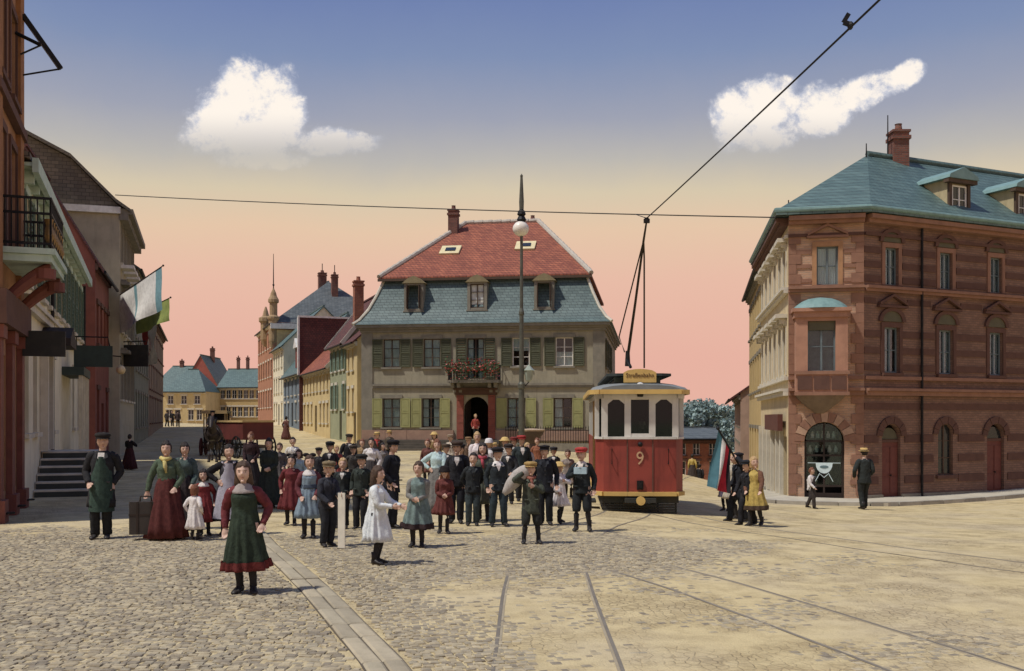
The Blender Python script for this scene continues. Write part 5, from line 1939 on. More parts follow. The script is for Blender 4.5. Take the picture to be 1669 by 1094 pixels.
# roof: curved canopy with rounded bow ends
rg = []
N = 22
for i in range(N + 1):
    t = i / N
    y = -.16 + (TL + .32) * t
    e = min(1.0, (1 - abs(2 * t - 1)) * 6.0)
    wd = (HW + .14) * (0.80 + .20 * math.sqrt(max(0, 1 - (1 - e) ** 2)))
    hg = .12 + .08 * e
    ring = [(-wd, y, EV - .03)]
    for k_ in range(9):
        a = PI * (1 - k_ / 8)
        ring.append((wd * math.cos(a), y, EV + .04 + hg * math.sin(a)))
    ring.append((wd, y, EV - .03))
    rg.append(ring)
rf_ = MB().loft(rg, True).build('roof', TGREY, tram, smooth=False)
et = MB()
edge_pts = [(r_[0][0] - .005, r_[0][1], EV + .0) for r_ in reversed(rg)]
edge_pts = [(p_[0], p_[1], p_[2]) for p_ in edge_pts] + [(r_[-1][0] + .005, r_[-1][1], EV + .0) for r_ in rg]
for a, b in zip(edge_pts, edge_pts[1:]):
    et.obox(a, b, .05, .10)
et.build('eave_trim', TYEL, tram)
MB().box(-.52, .75, EV + .17, .52, TL - .7, EV + .36).build('clerestory', mat('clerestory paint', (96, 120, 116), None, 3, .7), rf_)
MB().slab([(-.72, .35), (-.5, .18), (.5, .18), (.72, .35), (.72, TL - .4), (-.72, TL - .4)], EV + .362, EV + .42).build('clerestory_roof', mat('dark roof edge', (52, 60, 58), None, 3, .8), rf_)
for sx in (-1, 1):
    for y in [1.0 + i * .62 for i in range(9)]:
        MB().box(sx * .525 - .004, y, EV + .21, sx * .525 + .004, y + .45, EV + .33).build('clerestory_pane', DARKGLASS, rf_)
# destination board
n = 8
pts = [(-.36, 0), (.36, 0), (.36, .22)] + [(.36 - .72 * i / n, .25 + .05 * math.sin(PI * i / n)) for i in range(1, n)] + [(-.36, .22)]
ds = MB().prism(pts, 0, .05).build('destination_board', TYEL, tram, (0, .02, EV + .21))
lettering('destination_lettering', 'Straßenbahn', .135, mat('dark brown lettering', (92, 58, 34), None, 9, .7, 0), ds, (0, -.006, .155), (PI / 2, 0, 0), .003, .92)
hl = MB().lathe([(.075, 0), (.10, .05), (.10, .12), (.04, .16)], 14).build('headlight', IRON, tram, (0, -.02, EV + .13))
hl.rotation_euler = (-PI / 2, 0, 0)
MB().lathe([(.085, -.012), (.05, -.03), (.01, -.036)], 14).build('headlight_lens', mat('headlight glass', (214, 214, 206), None, 6, .2, 0), hl)
MB().lathe([(.06, -.05), (.075, 0), (.03, .05)], 10).build('signal_lamp', IRON, tram, (0, -.05, EV - .06))
lettering('route_number', '9', .42, mat('route number paint', (196, 150, 104), None, 9, .6, 0), tram, (0, -.012, 1.26), (PI / 2, 0, 0), .006, .9)
MB().lathe([(.055, 0), (.055, .04), (.02, .06)], 12).build('bumper_lamp', IRON, tram, (0, -.035, 1.58)).rotation_euler = (PI / 2, 0, 0)
MB().box(-.07, -.05, .58, .07, -.002, .78).box(-.04, -.09, .62, .04, -.05, .74).build('coupling_socket', IRON, tram)
# underframe, lifeguard, wheels
uf = MB().box(-.86, .10, .28, .86, TL - .1, .44).box(-.34, -.16, .30, .34, .1, .40).build('underframe', TUND, tram)
MB().lathe([(.10, 0), (.10, .05)], 12).build('buffer', TYEL, uf, (0, -.2, .35)).rotation_euler = (PI / 2, 0, 0)
lg = MB()
for i in range(5):
    lg.obox((-.82, .10 + i * .01, .07 + i * .055), (.82, .10 + i * .01, .07 + i * .055), .03, .04)
for x in (-.8, -.4, 0, .4, .8):
    lg.obox((x, .13, .04), (x, .16, .32), .04, .03)
lg.build('lifeguard', TUND, uf)
MB().box(-HW - .22, .52, .24, -HW + .02, 1.25, .29).build('step_board', TUND, uf)
for y in (2.5, 4.7):
    ax = MB().tube([(-.62, y, .36), (.62, y, .36)], .05, 8).build('axle', IRON, tram)
    for x in (-.5, .5):
        wh = MB().lathe([(.05, -.05), (.34, -.05), (.34, .03), (.38, .035), (.38, .05), (.05, .05)], 20).build('wheel', STEEL, tram, (x, y, .36))
        wh.rotation_euler = (0, PI / 2, 0)
for y in (2.0, 5.2):
    for x in (-.78, .78):
        MB().box(x - .05, y - .35, .20, x + .05, y + .35, .42).build('spring_box', TUND, uf)
# trolley gear on the roof
inv = (Matrix.Translation(tram.location) @ Matrix.Rotation(-.055, 4, 'Z')).inverted()


def tl(px_, py_, Y):
    return inv @ at(px_, py_, Y)


TOP = at(1054, 360, 23.0)
mb = MB().tube([tl(1023, 597, 24.6), tl(1023, 572, 24.6)], [.07, .05], 8).tube([tl(1021, 585, 24.6), tl(1028, 599, 24.4)], .04, 6)
tb = mb.build('trolley_base', IRON, tram)
k0 = tl(1049, 392, 23.2)
POLEM = mat('trolley pole', (60, 50, 34), (36, 32, 28), 5, .5, .05, metal=.4)
MB().tube([tl(1024, 575, 24.6), tl(1036, 490, 24.0), k0, inv @ TOP], [.04, .032, .028, .022], 8).build('trolley_pole', POLEM, tram)
MB().tube([tl(1018, 574, 24.7), tl(1009, 549, 24.9), k0], .018, 6).build('spring_stay', POLEM, tram)
MB().tube([tl(1050, 600, 23.8), tl(1050, 420, 23.4), k0], .02, 6).build('trolley_rope', POLEM, tram)
MB().box(-.07, -.05, -.05, .07, .05, .04).lathe([(.05, .03), (.05, .07)], 10).build('trolley_head', IRON, tram, tuple(inv @ TOP))

# ------------------------------------------------------------------ wires
def sag_wire(a, b, sag, r_=.013, n=20):
    a, b = Vector(a), Vector(b)
    return MB().tube([a.lerp(b, i / n) - Vector((0, 0, sag * 4 * (i / n) * (1 - i / n))) for i in range(n + 1)], r_, 5)


WIRE = mat('wire', (20, 20, 20), None, 5, .6, 0)
spA, spB = at(188, 318, 48.6), at(1282, 355, 34.2)
tag(sag_wire(spA, spB, .12, .022).build('span_wire', WIRE), 'long black span wire crossing the whole square from left roof to corner building', 'wire')
t_ = .83
tie = spA.lerp(spB, t_) - Vector((0, 0, .12 * 4 * t_ * (1 - t_)))
near_end = at(1392, 36, 11.4)
ext = near_end + (near_end - TOP).normalized() * 9
ct = sag_wire(TOP + Vector((0, 0, .06)), ext, .05, .014)
ct.tube([TOP + Vector((0, 0, .06)), tie], .012, 5)
cw = tag(ct.build('contact_wire', WIRE), 'black tram contact wire rising to the top right corner', 'wire')
ip = at(1386, 42, 11.55)
MB().ball(ip + Vector((0, 0, -.0)), .035, .05, .05, 8, 6).obox(ip + Vector((-.08, 0, .04)), ip + Vector((.03, 0, .0)), .04, .05).obox(ip + Vector((-.08, 0, .04)), ip + Vector((-.02, 0, .14)), .03, .05).build('insulator', IRON, cw)

# ------------------------------------------------------------------ arc lamp mast
p = at(850, 0, 40.0)
lz = G(p.x, 40)
lm = thing('arc_lamp_mast', 'tall slender lamp mast with white globe and lantern before the mansard house', 'street lamp', (p.x, 40, lz))
LM = mat('mast paint', (92, 92, 76), (64, 62, 52), 4, .5, .06, metal=.3)
MB().lathe([(.28, 0), (.28, .25), (.20, .3), (.17, .9), (.20, .95), (.13, 1.1), (.115, 3.2), (.15, 3.25), (.15, 3.4), (.10, 3.5), (.085, 6.2), (.11, 6.25), (.11, 6.35), (.07, 6.5), (.055, 10.0)], 12, (0, 0, 0)).build('mast', LM, lm)
zt = at(850, 373, 40).z - lz
MB().ball((-.03, 0, zt), .33, .33, .31, 18, 12).build('globe', mat('opal globe', (226, 214, 196), (200, 186, 170), 3, .35, 0), lm, smooth=True)
MB().lathe([(.14, zt + .29), (.20, zt + .36), (.12, zt + .52), (.18, zt + .58), (.14, zt + .72), (.06, zt + .80)], 12).build('lamp_hood', IRON, lm)
MB().lathe([(.09, zt + .78), (.10, zt + 1.1), (.07, zt + 1.7), (.05, zt + 2.1), (.06, zt + 2.16), (.01, zt + 2.24)], 10).build('finial', LM, lm)
zl = at(860, 612, 40).z - lz
la = MB().lathe([(.05, -.26), (.12, -.20), (.20, .18), (.24, .20), (.08, .36), (.03, .44)], 6, (.30, 0, zl)).build('lantern', mat('lantern glass', (150, 160, 140), None, 5, .3, 0), lm)
MB().tube([(0, 0, zl - .5), (.16, 0, zl - .42), (.30, 0, zl - .26)], .025, 6).tube([(0, 0, zl + .5), (.2, 0, zl + .55), (.30, 0, zl + .42)], .02, 6).build('lantern_arm', IRON, lm)
# fountain bowl
p = at(866, 0, 43.0)
fo = thing('fountain', 'round dark stone fountain bowl with pale rim behind the crowd', 'fountain', (p.x, 43, G(p.x, 43)))
MB().lathe([(.5, -.2), (.5, .2), (.28, .35), (.2, .95), (.3, 1.1), (.5, 1.36), (.58, 1.5)], 20).build('bowl', mat('dark fountain stone', (92, 74, 62), None, 3, .85, .25), fo, smooth=False)
MB().lathe([(.60, 1.5), (.62, 1.56), (.50, 1.58), (.30, 1.60), (.08, 1.62)], 20).build('rim', mat('pale fountain lid', (176, 146, 112), None, 4, .85), fo)


# ------------------------------------------------------------------ flags
def flag(name, label, root, tip, drop, stripes, seed, width, along0=.15, lean=(0, 0, 0)):
    """a cloth hanging from a pole: columns along the pole, rows down"""
    root, tip = Vector(root), Vector(tip)
    t = tag(MB().tube([root, tip], [.03, .022], 8).ball(tip, .05, nu=8, nv=6).build(name, DARKWOOD), label, 'flag')
    rg_ = random.Random(seed)
    nC, nR = 16, 14
    d = (tip - root)
    ph = rg_.uniform(0, 6)
    side = Vector((d.y, -d.x, 0)).normalized()
    pts = []
    for i in range(nC + 1):
        u = i / nC
        base = root + d * (along0 + (1 - along0) * .97 * u)
        col = []
        for j in range(nR + 1):
            v = j / nR
            w = math.sin(u * 9 + ph + v * 2.2) * .10 * v + math.sin(u * 4 + v * 5 + ph) * .07 * v
            q_ = base + Vector((0, 0, -1)) * (drop * v) + side * w + Vector(lean) * v - d.normalized() * (width * v * (u - .5) * .5)
            col.append(q_)
        pts.append(col)
    nS = len(stripes)
    for s_, (m_, a, b) in enumerate(stripes):
        mb_ = MB()
        for i in range(nC):
            if not (a <= (i + .5) / nC < b):
                continue
            for j in range(nR):
                mb_.quad(pts[i][j], pts[i + 1][j], pts[i + 1][j + 1], pts[i][j + 1])
        mb_.build('flag_stripe', m_, t, smooth=True)
    return t


F_WHITE = mat('flag white', (226, 218, 208), None, 5, .9, .15, 25)
F_BLUE = mat('flag blue', (110, 160, 168), None, 5, .9, .15, 25)
F_GREEN = mat('flag green', (140, 152, 62), (96, 116, 50), 3, .9, .15, 25)
F_RED = mat('flag red', (176, 52, 48), None, 5, .9, .15, 25)
F_BLACK = mat('flag black', (34, 32, 36), None, 5, .9, .15, 25)
flag('white_blue_flag', 'white flag with pale blue edge hanging from a slanted pole', at(186, 487, 49.0), at(266, 433, 44), 1.9, [(F_WHITE, 0, .35), (F_BLUE, .35, .45), (F_WHITE, .45, .88), (F_BLUE, .88, 1.01)], 1, .5, .10)
flag('green_flag', 'green flag on a slanted pole below the white one', at(206, 520, 53), at(278, 485, 48), 1.1, [(F_GREEN, 0, 1.01)], 2, .3, .25)
# long vertical banner
bn_ = tag(MB().tube([at(232, 514, 56.5), at(256, 507, 54.5)], .035, 6).build('red_white_banner', DARKWOOD), 'long red and white banner hanging down the left row', 'flag')
A_, B_ = at(232, 515, 56.3), at(254, 508, 54.6)
for s_, (m_, a, b) in enumerate(((F_RED, 0.05, .5), (F_WHITE, .5, .98))):
    mb = MB()
    rows_ = 14
    cols_ = 4
    g_ = [[A_.lerp(B_, a + (b - a) * i / cols_) - Vector((0, 0, 2.9 * j / rows_)) + Vector((.07 * math.sin(j * .8 + i), -.09 * math.sin(j * .6 + i * .9), 0)) for j in range(rows_ + 1)] for i in range(cols_ + 1)]
    for i in range(cols_):
        for j in range(rows_):
            mb.quad(g_[i][j], g_[i + 1][j], g_[i + 1][j + 1], g_[i][j + 1])
    mb.build('banner_stripe', m_, bn_, smooth=True)
# globe lamp on the left shopfronts
gl = at(197, 603, 44)
gx = tag(MB().tube([(gl.x - 2.2, gl.y - .6, gl.z + .75), (gl.x, gl.y, gl.z + .6), (gl.x, gl.y, gl.z + .25)], .03, 6).build('globe_lamp', IRON), 'round pale globe lamp on a bracket below the flags', 'lamp')
MB().ball(gl, .20, nu=14, nv=10).build('globe', mat('warm opal globe', (226, 196, 138), None, 3, .35, 0), gx, smooth=True)
sgp = at(222, 580, 50)
sgn = thing('shop_sign_box', 'black box sign hanging below the green flag', 'sign', (sgp.x, sgp.y, 0))
MB().box(-.62, -.06, sgp.z - .55, .62, .06, sgp.z + .55).build('board', SIGN_D, sgn)
MB().tube([(-2.6, 1.2, sgp.z + .75), (.5, 0, sgp.z + .75)], .03, 6).tube([(-.4, 0, sgp.z + .75), (-.4, 0, sgp.z + .5)], .02, 6).tube([(.4, 0, sgp.z + .75), (.4, 0, sgp.z + .5)], .02, 6).build('bracket', IRON, sgn)


# ------------------------------------------------------------------ carriage and wagon
def wheel(parent, x, y, r_, m_, name='wheel'):
    mb = MB()
    n_ = 20
    for i in range(n_):
        a0, a1 = 2 * PI * i / n_, 2 * PI * (i + 1) / n_
        mb.obox((0, r_ * math.cos(a0), r_ * math.sin(a0)), (0, r_ * math.cos(a1), r_ * math.sin(a1)), .06, .06, (1, 0, 0))
    for i in range(10):
        a0 = 2 * PI * i / 10
        mb.obox((0, 0, 0), (0, r_ * math.cos(a0), r_ * math.sin(a0)), .035, .035, (1, 0, 0))
    mb.tube([(-.1, 0, 0), (.1, 0, 0)], .09, 10)
    return mb.build(name, m_, parent, (x, y, r_))


WAGR = mat('wagon red', (108, 40, 34), (76, 32, 28), 3, .7, .1, streak=.3)
p = at(398, 0, 46.0)
wg = thing('red_wagon', 'dark red open wagon standing behind the crowd in the left street', 'wagon', (p.x, 46.0, G(p.x, 46)), R(40))
MB().box(-.75, -1.5, .85, .75, 1.5, .95).box(-.75, -1.5, .95, -.69, 1.5, 1.65).box(.69, -1.5, .95, .75, 1.5, 1.65).box(-.69, -1.5, .95, .69, -1.44, 1.65).box(-.69, 1.44, .95, .69, 1.5, 1.65).build('wagon_box', WAGR, wg)
MB().box(-.80, -1.55, 1.65, .80, -1.40, 1.74).box(-.80, 1.40, 1.65, .80, 1.55, 1.74).box(-.80, -1.40, 1.65, -.66, 1.40, 1.74).box(.66, -1.40, 1.65, .80, 1.40, 1.74).build('top_rail', mat('yellow rail', (196, 160, 92), None, 4), wg)
for x in (-.85, .85):
    wheel(wg, x, -1.0, .5, IRON)
    wheel(wg, x, 1.0, .6, IRON)
MB().obox((-.85, -1.0, .5), (.85, -1.0, .5), .08, .08).obox((-.85, 1.0, .6), (.85, 1.0, .6), .08, .08).box(-.1, -2.6, .55, .1, 1.2, .63).build('undercarriage', DARKWOOD, wg)
p = at(353, 0, 49.0)
cg = thing('covered_carriage', 'black covered carriage with yellow framed roof behind the crowd at left', 'carriage', (p.x, 49.0, G(p.x, 49)), R(8))
COACH = mat('coach black', (32, 28, 28), None, 3, .4, .05)
MB().box(-.52, -.7, .62, .52, .8, 1.15).box(-.52, .72, 1.15, .52, .8, 2.1).box(-.52, -.7, 1.15, -.46, .72, 1.3).box(.46, -.7, 1.15, .52, .72, 1.3).build('coach_body', COACH, cg)
MB().slab([(-.60, -.8), (.60, -.8), (.60, .9), (-.60, .9)], 2.08, 2.2).build('coach_roof', COACH, cg)
mb = MB()
for x in (-.5, .5):
    for y in (-.66, .05, .76):
        mb.box(x - .03, y - .03, 1.15, x + .03, y + .03, 2.08)
mb.box(-.62, -.83, 2.06, .62, -.8, 2.22).build('roof_frame', mat('yellow rail', (196, 160, 92)), cg)
MB().box(-.45, -1.15, 1.0, .45, -.72, 1.1).box(-.45, -1.35, .62, .45, -1.15, .70).build('driver_seat', COACH, cg)
for x in (-.62, .62):
    wheel(cg, x, -.75, .42, WAGR)
    wheel(cg, x, .65, .52, WAGR)
MB().obox((-.62, -.75, .42), (.62, -.75, .42), .06, .06).obox((-.62, .65, .52), (.62, .65, .52), .06, .06).box(-.04, -3.0, .58, .04, .6, .66).build('undercarriage', DARKWOOD, cg)
# ------------------------------------------------------------------ people
SKIN = [mat('skin %d' % i, c, c2, 12, .6, .05, 60) for i, (c, c2) in enumerate((((196, 154, 126), (168, 118, 94)), ((184, 138, 108), (156, 106, 82)), ((206, 166, 140), (182, 134, 110))))]
HAIR = {'brown': mat('brown hair', (78, 54, 36), (52, 36, 26), 20, .6, .5, 90), 'dark': mat('dark hair', (42, 32, 26), None, 20, .6, .5, 90),
        'blond': mat('blond hair', (186, 146, 88), (150, 112, 64), 20, .6, .5, 90), 'auburn': mat('auburn hair', (124, 68, 40), None, 20, .6, .5, 90)}
LIPS = mat('lips', (160, 82, 72), None, 9, .6, 0)
EYEW = mat('eye white', (186, 172, 158), None, 9, .4, 0)
EYEM = mat('eyes and brows', (36, 28, 24), None, 9, .4, 0)
BOOT = mat('black boots', (36, 32, 30), (54, 46, 40), 9, .5, .1)
STOCK = mat('black stockings', (44, 42, 42), None, 9, .9, .1)
STRAW = mat('straw', (206, 166, 84), (176, 134, 62), 14, .85, .4, 120)


def cloth(c):
    key = 'cloth %02x%02x%02x' % tuple(c)
    c2 = tuple(int(v * (.66 if sum(c) < 400 else .84)) for v in c)
    return mat(key, c, c2, 16, .95, .5, 46, var=.55, spec=.15)


BODIES = []


def ik(sh, ha, l1, l2, hint):
    d = ha - sh
    D = min(max(d.length, 1e-4), (l1 + l2) * .985)
    d.normalize()
    ha2 = sh + d * D
    a = (l1 * l1 - l2 * l2 + D * D) / (2 * D)
    h = math.sqrt(max(0, l1 * l1 - a * a))
    hv = Vector(hint)
    hv = (hv - d * hv.dot(d))
    if hv.length < 1e-3:
        hv = d.orthogonal()
    hv.normalize()
    return sh + d * a + hv * h, ha2


ARMS = {  # wrist target (x mirrored outwards, y forward negative, z) in body heights; elbow hint
    'down': ((.135, -.02, .49), (.5, .9, 0)), 'pocket': ((.118, -.055, .515), (.6, .9, 0)), 'clasp': ((.022, -.125, .565), (.6, .55, -.5)),
    'hip': ((.115, -.045, .60), (1, .3, -.1)), 'fold': ((-.05, -.115, .675), (1, .1, -.6)), 'chest': ((.03, -.15, .70), (1, 0, -.8)),
    'back': ((.04, .10, .50), (1, .2, 0)), 'forward': ((.07, -.22, .60), (.4, .3, -1)), 'front': ((.085, -.11, .51), (.6, .8, 0)),
    'up': ((.10, -.10, .93), (1, -.1, -.3)), 'shoulder': ((.10, -.06, .86), (1, -.5, -.5)), 'swing': ((.15, -.14, .50), (.4, 1, 0)), 'swingback': ((.15, .12, .51), (.4, 1, 0)),
    'carry': ((.20, .0, .49), (.8, .6, 0)), 'reach': ((.10, -.26, .74), (.6, .2, -1))}


def tube_rings(mb, pts, radii, n=14, crease=0.0, seed=0, cap=True, flat=1.0):
    """smooth sleeve or trouser leg along pts with small creases"""
    P, Rr = [], []
    K = 5
    for i in range(len(pts) - 1):
        for j in range(K):
            t = j / K
            P.append(Vector(pts[i]).lerp(Vector(pts[i + 1]), t))
            Rr.append(radii[i] + (radii[i + 1] - radii[i]) * t)
    P.append(Vector(pts[-1]))
    Rr.append(radii[-1])
    for i in range(1, len(P) - 1):      # round the joint
        pass
    Q = [p.copy() for p in P]
    for _ in range(3):
        for i in range(1, len(P) - 1):
            Q[i] = (P[i - 1] + P[i] * 2 + P[i + 1]) / 4
        P = [p.copy() for p in Q]
    o = len(mb.v)
    mb.tube(P, Rr, n, cap, flat, up=(0.13, 1, 0.07))
    if crease:
        for k_ in range(o, len(mb.v)):
            v = Vector(mb.v[k_])
            i = min((k_ - o) // n, len(P) - 1)
            d = v - P[i]
            s = 1 + crease * (noise.noise((v.x * 22 + seed, v.y * 22, v.z * 30)) * 1.0)
            mb.v[k_] = tuple(P[i] + d * s)


def loft_rings(mb, rows, n=28, fold=None, seed=0, cap=True, rough=0.0):
    """rows: (z, rx, ry, cx, cy); fold: (z start, amplitude at the hem, count)"""
    rings = []
    R2 = []
    for a, b in zip(rows, rows[1:]):
        K = 4
        for j in range(K):
            t = j / K
            R2.append([a[q_] + (b[q_] - a[q_]) * t for q_ in range(5)])
    R2.append(list(rows[-1]))
    z_lo = min(r_[0] for r_ in rows)
    for z, rx, ry, cx_, cy_ in R2:
        ring = []
        for j in range(n):
            th = 2 * PI * j / n
            k_ = 1.0
            if fold and z < fold[0]:
                f_ = ((fold[0] - z) / max(1e-6, fold[0] - z_lo)) ** .6
                k_ += fold[1] * f_ * ((1.0 - 2.0 * abs(math.sin((th * fold[2] + seed * 1.7 + 1.6 * math.sin(th * 2 + seed) + z * 2.0) * .5))) * .62 + noise.noise((math.cos(th) * 2.5 + seed, math.sin(th) * 2.5, z * 2.0)) * .9)
            if rough:
                k_ += rough * noise.noise((math.cos(th) * 3 + seed * 3.1, math.sin(th) * 3, z * 14))
            ring.append((cx_ + rx * k_ * math.cos(th), cy_ + ry * k_ * math.sin(th), z))
        rings.append(ring)
    mb.loft(rings, cap)


def crumple(mb, amp, seed, freq=9.0):
    """soft creases and drag folds in cloth"""
    out = []
    for v in mb.v:
        n1_ = noise.noise((v[0] * freq + seed, v[1] * freq, v[2] * freq * .55 + v[0] * 4))
        n2_ = noise.noise((v[0] * freq * 2.3, v[1] * freq * 2.3 + seed, v[2] * freq * 1.4))
        r_ = math.hypot(v[0], v[1]) + 1e-6
        d_ = amp * ((1 - 2 * abs(n1_)) * .8 - .4 + n2_ * .6)
        out.append((v[0] + v[0] / r_ * d_, v[1] + v[1] / r_ * d_, v[2] + d_ * .2))
    mb.v = out


def smooth_add(mb, name, m, parent):
    return mb.build(name, m, parent, smooth=True)


def person(px, hy, fy=None, Y=None, kind='girl', label='', rot=0, top=(80, 80, 80), bottom=None, legs=None, arms=('down', 'down'), hair='brown', style='bun', hat=None, hatc=(60, 50, 44),
           apron=None, collar=None, sleeve=None, hemc=None, hem=None, look=0, step=0.0, stance=1.0, zoff=0.0, shirt=None, scarf=None, belt=None, bow=None, group=None, vx=None, H=None, armpos=None, voxel=None, skin=0):
    if Y is None:
        p = on_ground(px, fy)
    else:
        p = at(px, hy, Y)
    x, y = p.x, p.y
    g_ = GN(x, y) + zoff + .015
    if H is None:
        H = max(.75, EYE + (HOR - hy) * y / F - g_)
    hat_h = {'boater': .05, 'cap': .03, 'peak': .05, 'sun': .05, 'bonnet': .02}.get(hat, 0.0)
    H = H - hat_h
    adult = kind in ('man', 'woman')
    rv_ = random.Random(int(px * 31 + hy * 17))
    look = look + rv_.uniform(-16, 16)
    sway = rv_.uniform(-1, 1)
    near_ = y < 21
    hh = H / 6.7 if adult else max(.19, min(.235, H / 5.9))
    if H < 1.1:
        hh = H / 5.4
    rs = random.Random(int(px * 7 + hy * 13))
    sw = (.102 if kind == 'man' else .088 if kind == 'woman' else .088) * H
    zs = H - hh - .045 * H      # shoulders
    zhip = .50 * H
    zk, za = .275 * H, .05 * H
    body = MB()
    fx = .052 * H * stance
    hips = [Vector((s * .052 * H, 0, zhip)) for s in (-1, 1)]
    feet = [Vector((-fx, -step * .13 * H - .018 * H * sway, za)), Vector((fx, step * .13 * H + .018 * H * sway, za))]
    knees = []
    for hp, ft in zip(hips, feet):
        kn, ft2 = ik(hp, ft, (zhip - zk) * 1.005, (zk - za) * 1.01, (0, -1, 0))
        knees.append(kn)
    for hp, kn, ft in zip(hips, knees, feet):
        body.tube([hp + Vector((0, 0, .03 * H)), hp.lerp(kn, .4), kn, kn.lerp(ft, .35), ft], [.062 * H, .056 * H, .036 * H, .036 * H, .023 * H], 10)
        body.tube([ft + Vector((0, .02 * H, -.01 * H)), ft + Vector((0, -.04 * H, -.028 * H)), ft + Vector((0, -.085 * H, -.034 * H))], [.026 * H, .022 * H, .014 * H], 8)
    loft_rings(body, [(zhip - .04 * H, .07 * H, .055 * H, 0, 0), (zhip + .03 * H, .085 * H, .06 * H, 0, 0), (.62 * H, .075 * H, .055 * H, 0, 0), (.72 * H, .088 * H, .062 * H, 0, 0), (zs - .01 * H, .09 * H, .05 * H, 0, .005 * H), (zs + .02 * H, .05 * H, .04 * H, 0, .006 * H)], 16)
    body.tube([(0, .008 * H, zs - .02 * H), (0, -.004 * H, H - hh * .75)], [.036 * H if adult else .030 * H, .030 * H if adult else .027 * H], 10)
    hc = Vector((0, -.012 * H, H - hh * .5))
    cl, slk = math.cos(R(look)), math.sin(R(look))

    def hd_(v):
        return Vector((hc.x + v[0] * cl - v[1] * slk, hc.y + v[0] * slk + v[1] * cl, hc.z + v[2]))

    def hfn(a, b, c):
        if c < 0:
            a *= 1 - fj * (-c) ** 1.4
            if b > 0:
                b *= 1 - .38 * (-c)
            else:
                b = b * (1 - .10 * (-c)) - .06 * (-c)
        if b < -.45:
            sock = math.exp(-((abs(a) - .40) / .17) ** 2 - ((c - .06) / .13) ** 2)
            b += .13 * sock
            b -= .05 * math.exp(-((abs(a) - .42) / .2) ** 2 - ((c + .28) / .16) ** 2)
            b -= .05 * math.exp(-(a / .5) ** 2 - ((c - .24) / .10) ** 2)
            b += .05 * math.exp(-(a / .25) ** 2 - ((c + .62) / .08) ** 2)
        return (a, b, c)
    o = len(body.v)
    fw1, fw2, fj = rv_.uniform(.94, 1.05), rv_.uniform(.97, 1.05), rv_.uniform(.16, .34)
    body.ball((0, 0, 0), .335 * hh * fw1, .405 * hh * fw2, .5 * hh, 30, 24, hfn)
    body.tube([(0, -.36 * hh, .12 * hh), (0, -.455 * hh, -.06 * hh), (0, -.41 * hh, -.13 * hh)], [.03 * hh, .058 * hh * rv_.uniform(.85, 1.2), .05 * hh], 8)
    for s in (-1, 1):
        body.ball((s * .335 * hh, .03 * hh, -.02 * hh), .035 * hh, .07 * hh, .11 * hh, 8, 6)
    body.ball((0, -.36 * hh, -.40 * hh), .10 * hh, .07 * hh, .07 * hh, 8, 6)
    for k_ in range(o, len(body.v)):
        body.v[k_] = tuple(hd_(body.v[k_]))
    # arms and hands
    l1, l2 = .172 * H, .150 * H
    joints = []
    hands = []
    for s, an in zip((-1, 1), arms):
        tgt, hint = ARMS[an]
        sh = Vector((s * sw, .004 * H, zs - .015 * H))
        jt_ = .022 if an in ('down', 'pocket', 'front', 'forward', 'swing', 'swingback', 'back') else .006
        wr_ = Vector((s * (tgt[0] + rv_.uniform(-jt_, jt_)) * H, (tgt[1] + rv_.uniform(-jt_ * 1.6, jt_ * 1.6)) * H, (tgt[2] + rv_.uniform(-.4, 1) * jt_) * H))
        hint = (hint[0] * rv_.uniform(.6, 1.3), hint[1] * rv_.uniform(.6, 1.3), hint[2])
        el_, wr_ = ik(sh, wr_, l1, l2, (s * hint[0], hint[1], hint[2]))
        joints.append((sh, el_, wr_))
        body.tube([sh - Vector((s * .04 * H, 0, 0)), sh, sh.lerp(el_, .5), el_, el_.lerp(wr_, .4), wr_], [.03 * H, .033 * H, .030 * H, .025 * H, .025 * H, .016 * H], 10)
        d = (wr_ - el_).normalized()
        if an in ('clasp', 'fold', 'chest'):
            d = (d + Vector((-s * .9, 0, .1))).normalized()
        sd_ = d.cross(Vector((0, 1, 0)) if abs(d.y) < .8 else Vector((1, 0, 0)))
        sd_.normalize()
        nr_ = sd_.cross(d)
        hl_ = .094 * H
        pc = wr_ + d * hl_ * .27
        rings = []
        for t, w_, th_ in ((-.05, .016, .014), (.15, .022, .014), (.38, .027, .013), (.5, .025, .011)):
            c_ = wr_ + d * hl_ * t
            rings.append([c_ + sd_ * (w_ * H * math.cos(a)) + nr_ * (th_ * H * math.sin(a)) for a in (2 * PI * j / 8 for j in range(8))])
        body.loft(rings)
        for fi, (off, ln) in enumerate(((-.019, .42), (-.0065, .50), (.0065, .47), (.019, .36))):
            b_ = wr_ + d * hl_ * .46 + sd_ * off * H
            c1 = b_ + d * hl_ * ln * .5 + nr_ * (-s * 0.0) - nr_ * hl_ * .05
            c2 = c1 + d * hl_ * ln * .42 - nr_ * hl_ * .16
            body.tube([b_ - d * .01 * H, b_, c1, c2], [.0066 * H, .0066 * H, .006 * H, .0045 * H], 6)
        tb_ = wr_ + d * hl_ * .12 + sd_ * (.017 * H)
        body.tube([tb_, tb_ + sd_ * .017 * H + d * hl_ * .18, tb_ + sd_ * .022 * H + d * hl_ * .38 - nr_ * hl_ * .05], [.009 * H, .0075 * H, .005 * H], 6)
        hands.append(wr_ + d * hl_ * .45)
    me = body.mesh('person', None)
    ob = bpy.data.objects.new('person', me)
    COL.objects.link(ob)
    ob.location = (x, y, g_)
    ob.rotation_euler = (R(rv_.uniform(-1.5, 2.0)), R(rv_.uniform(-1.6, 1.6)), R(rot))
    tag(ob, label, 'person', group)
    BODIES.append((ob, hc, hh, hands, H, zs, joints, voxel or (.0068 if y < 13.5 else .0095 if y < 19 else .013 if y < 30 else .02), skin, legs, sleeve == 'bare'))
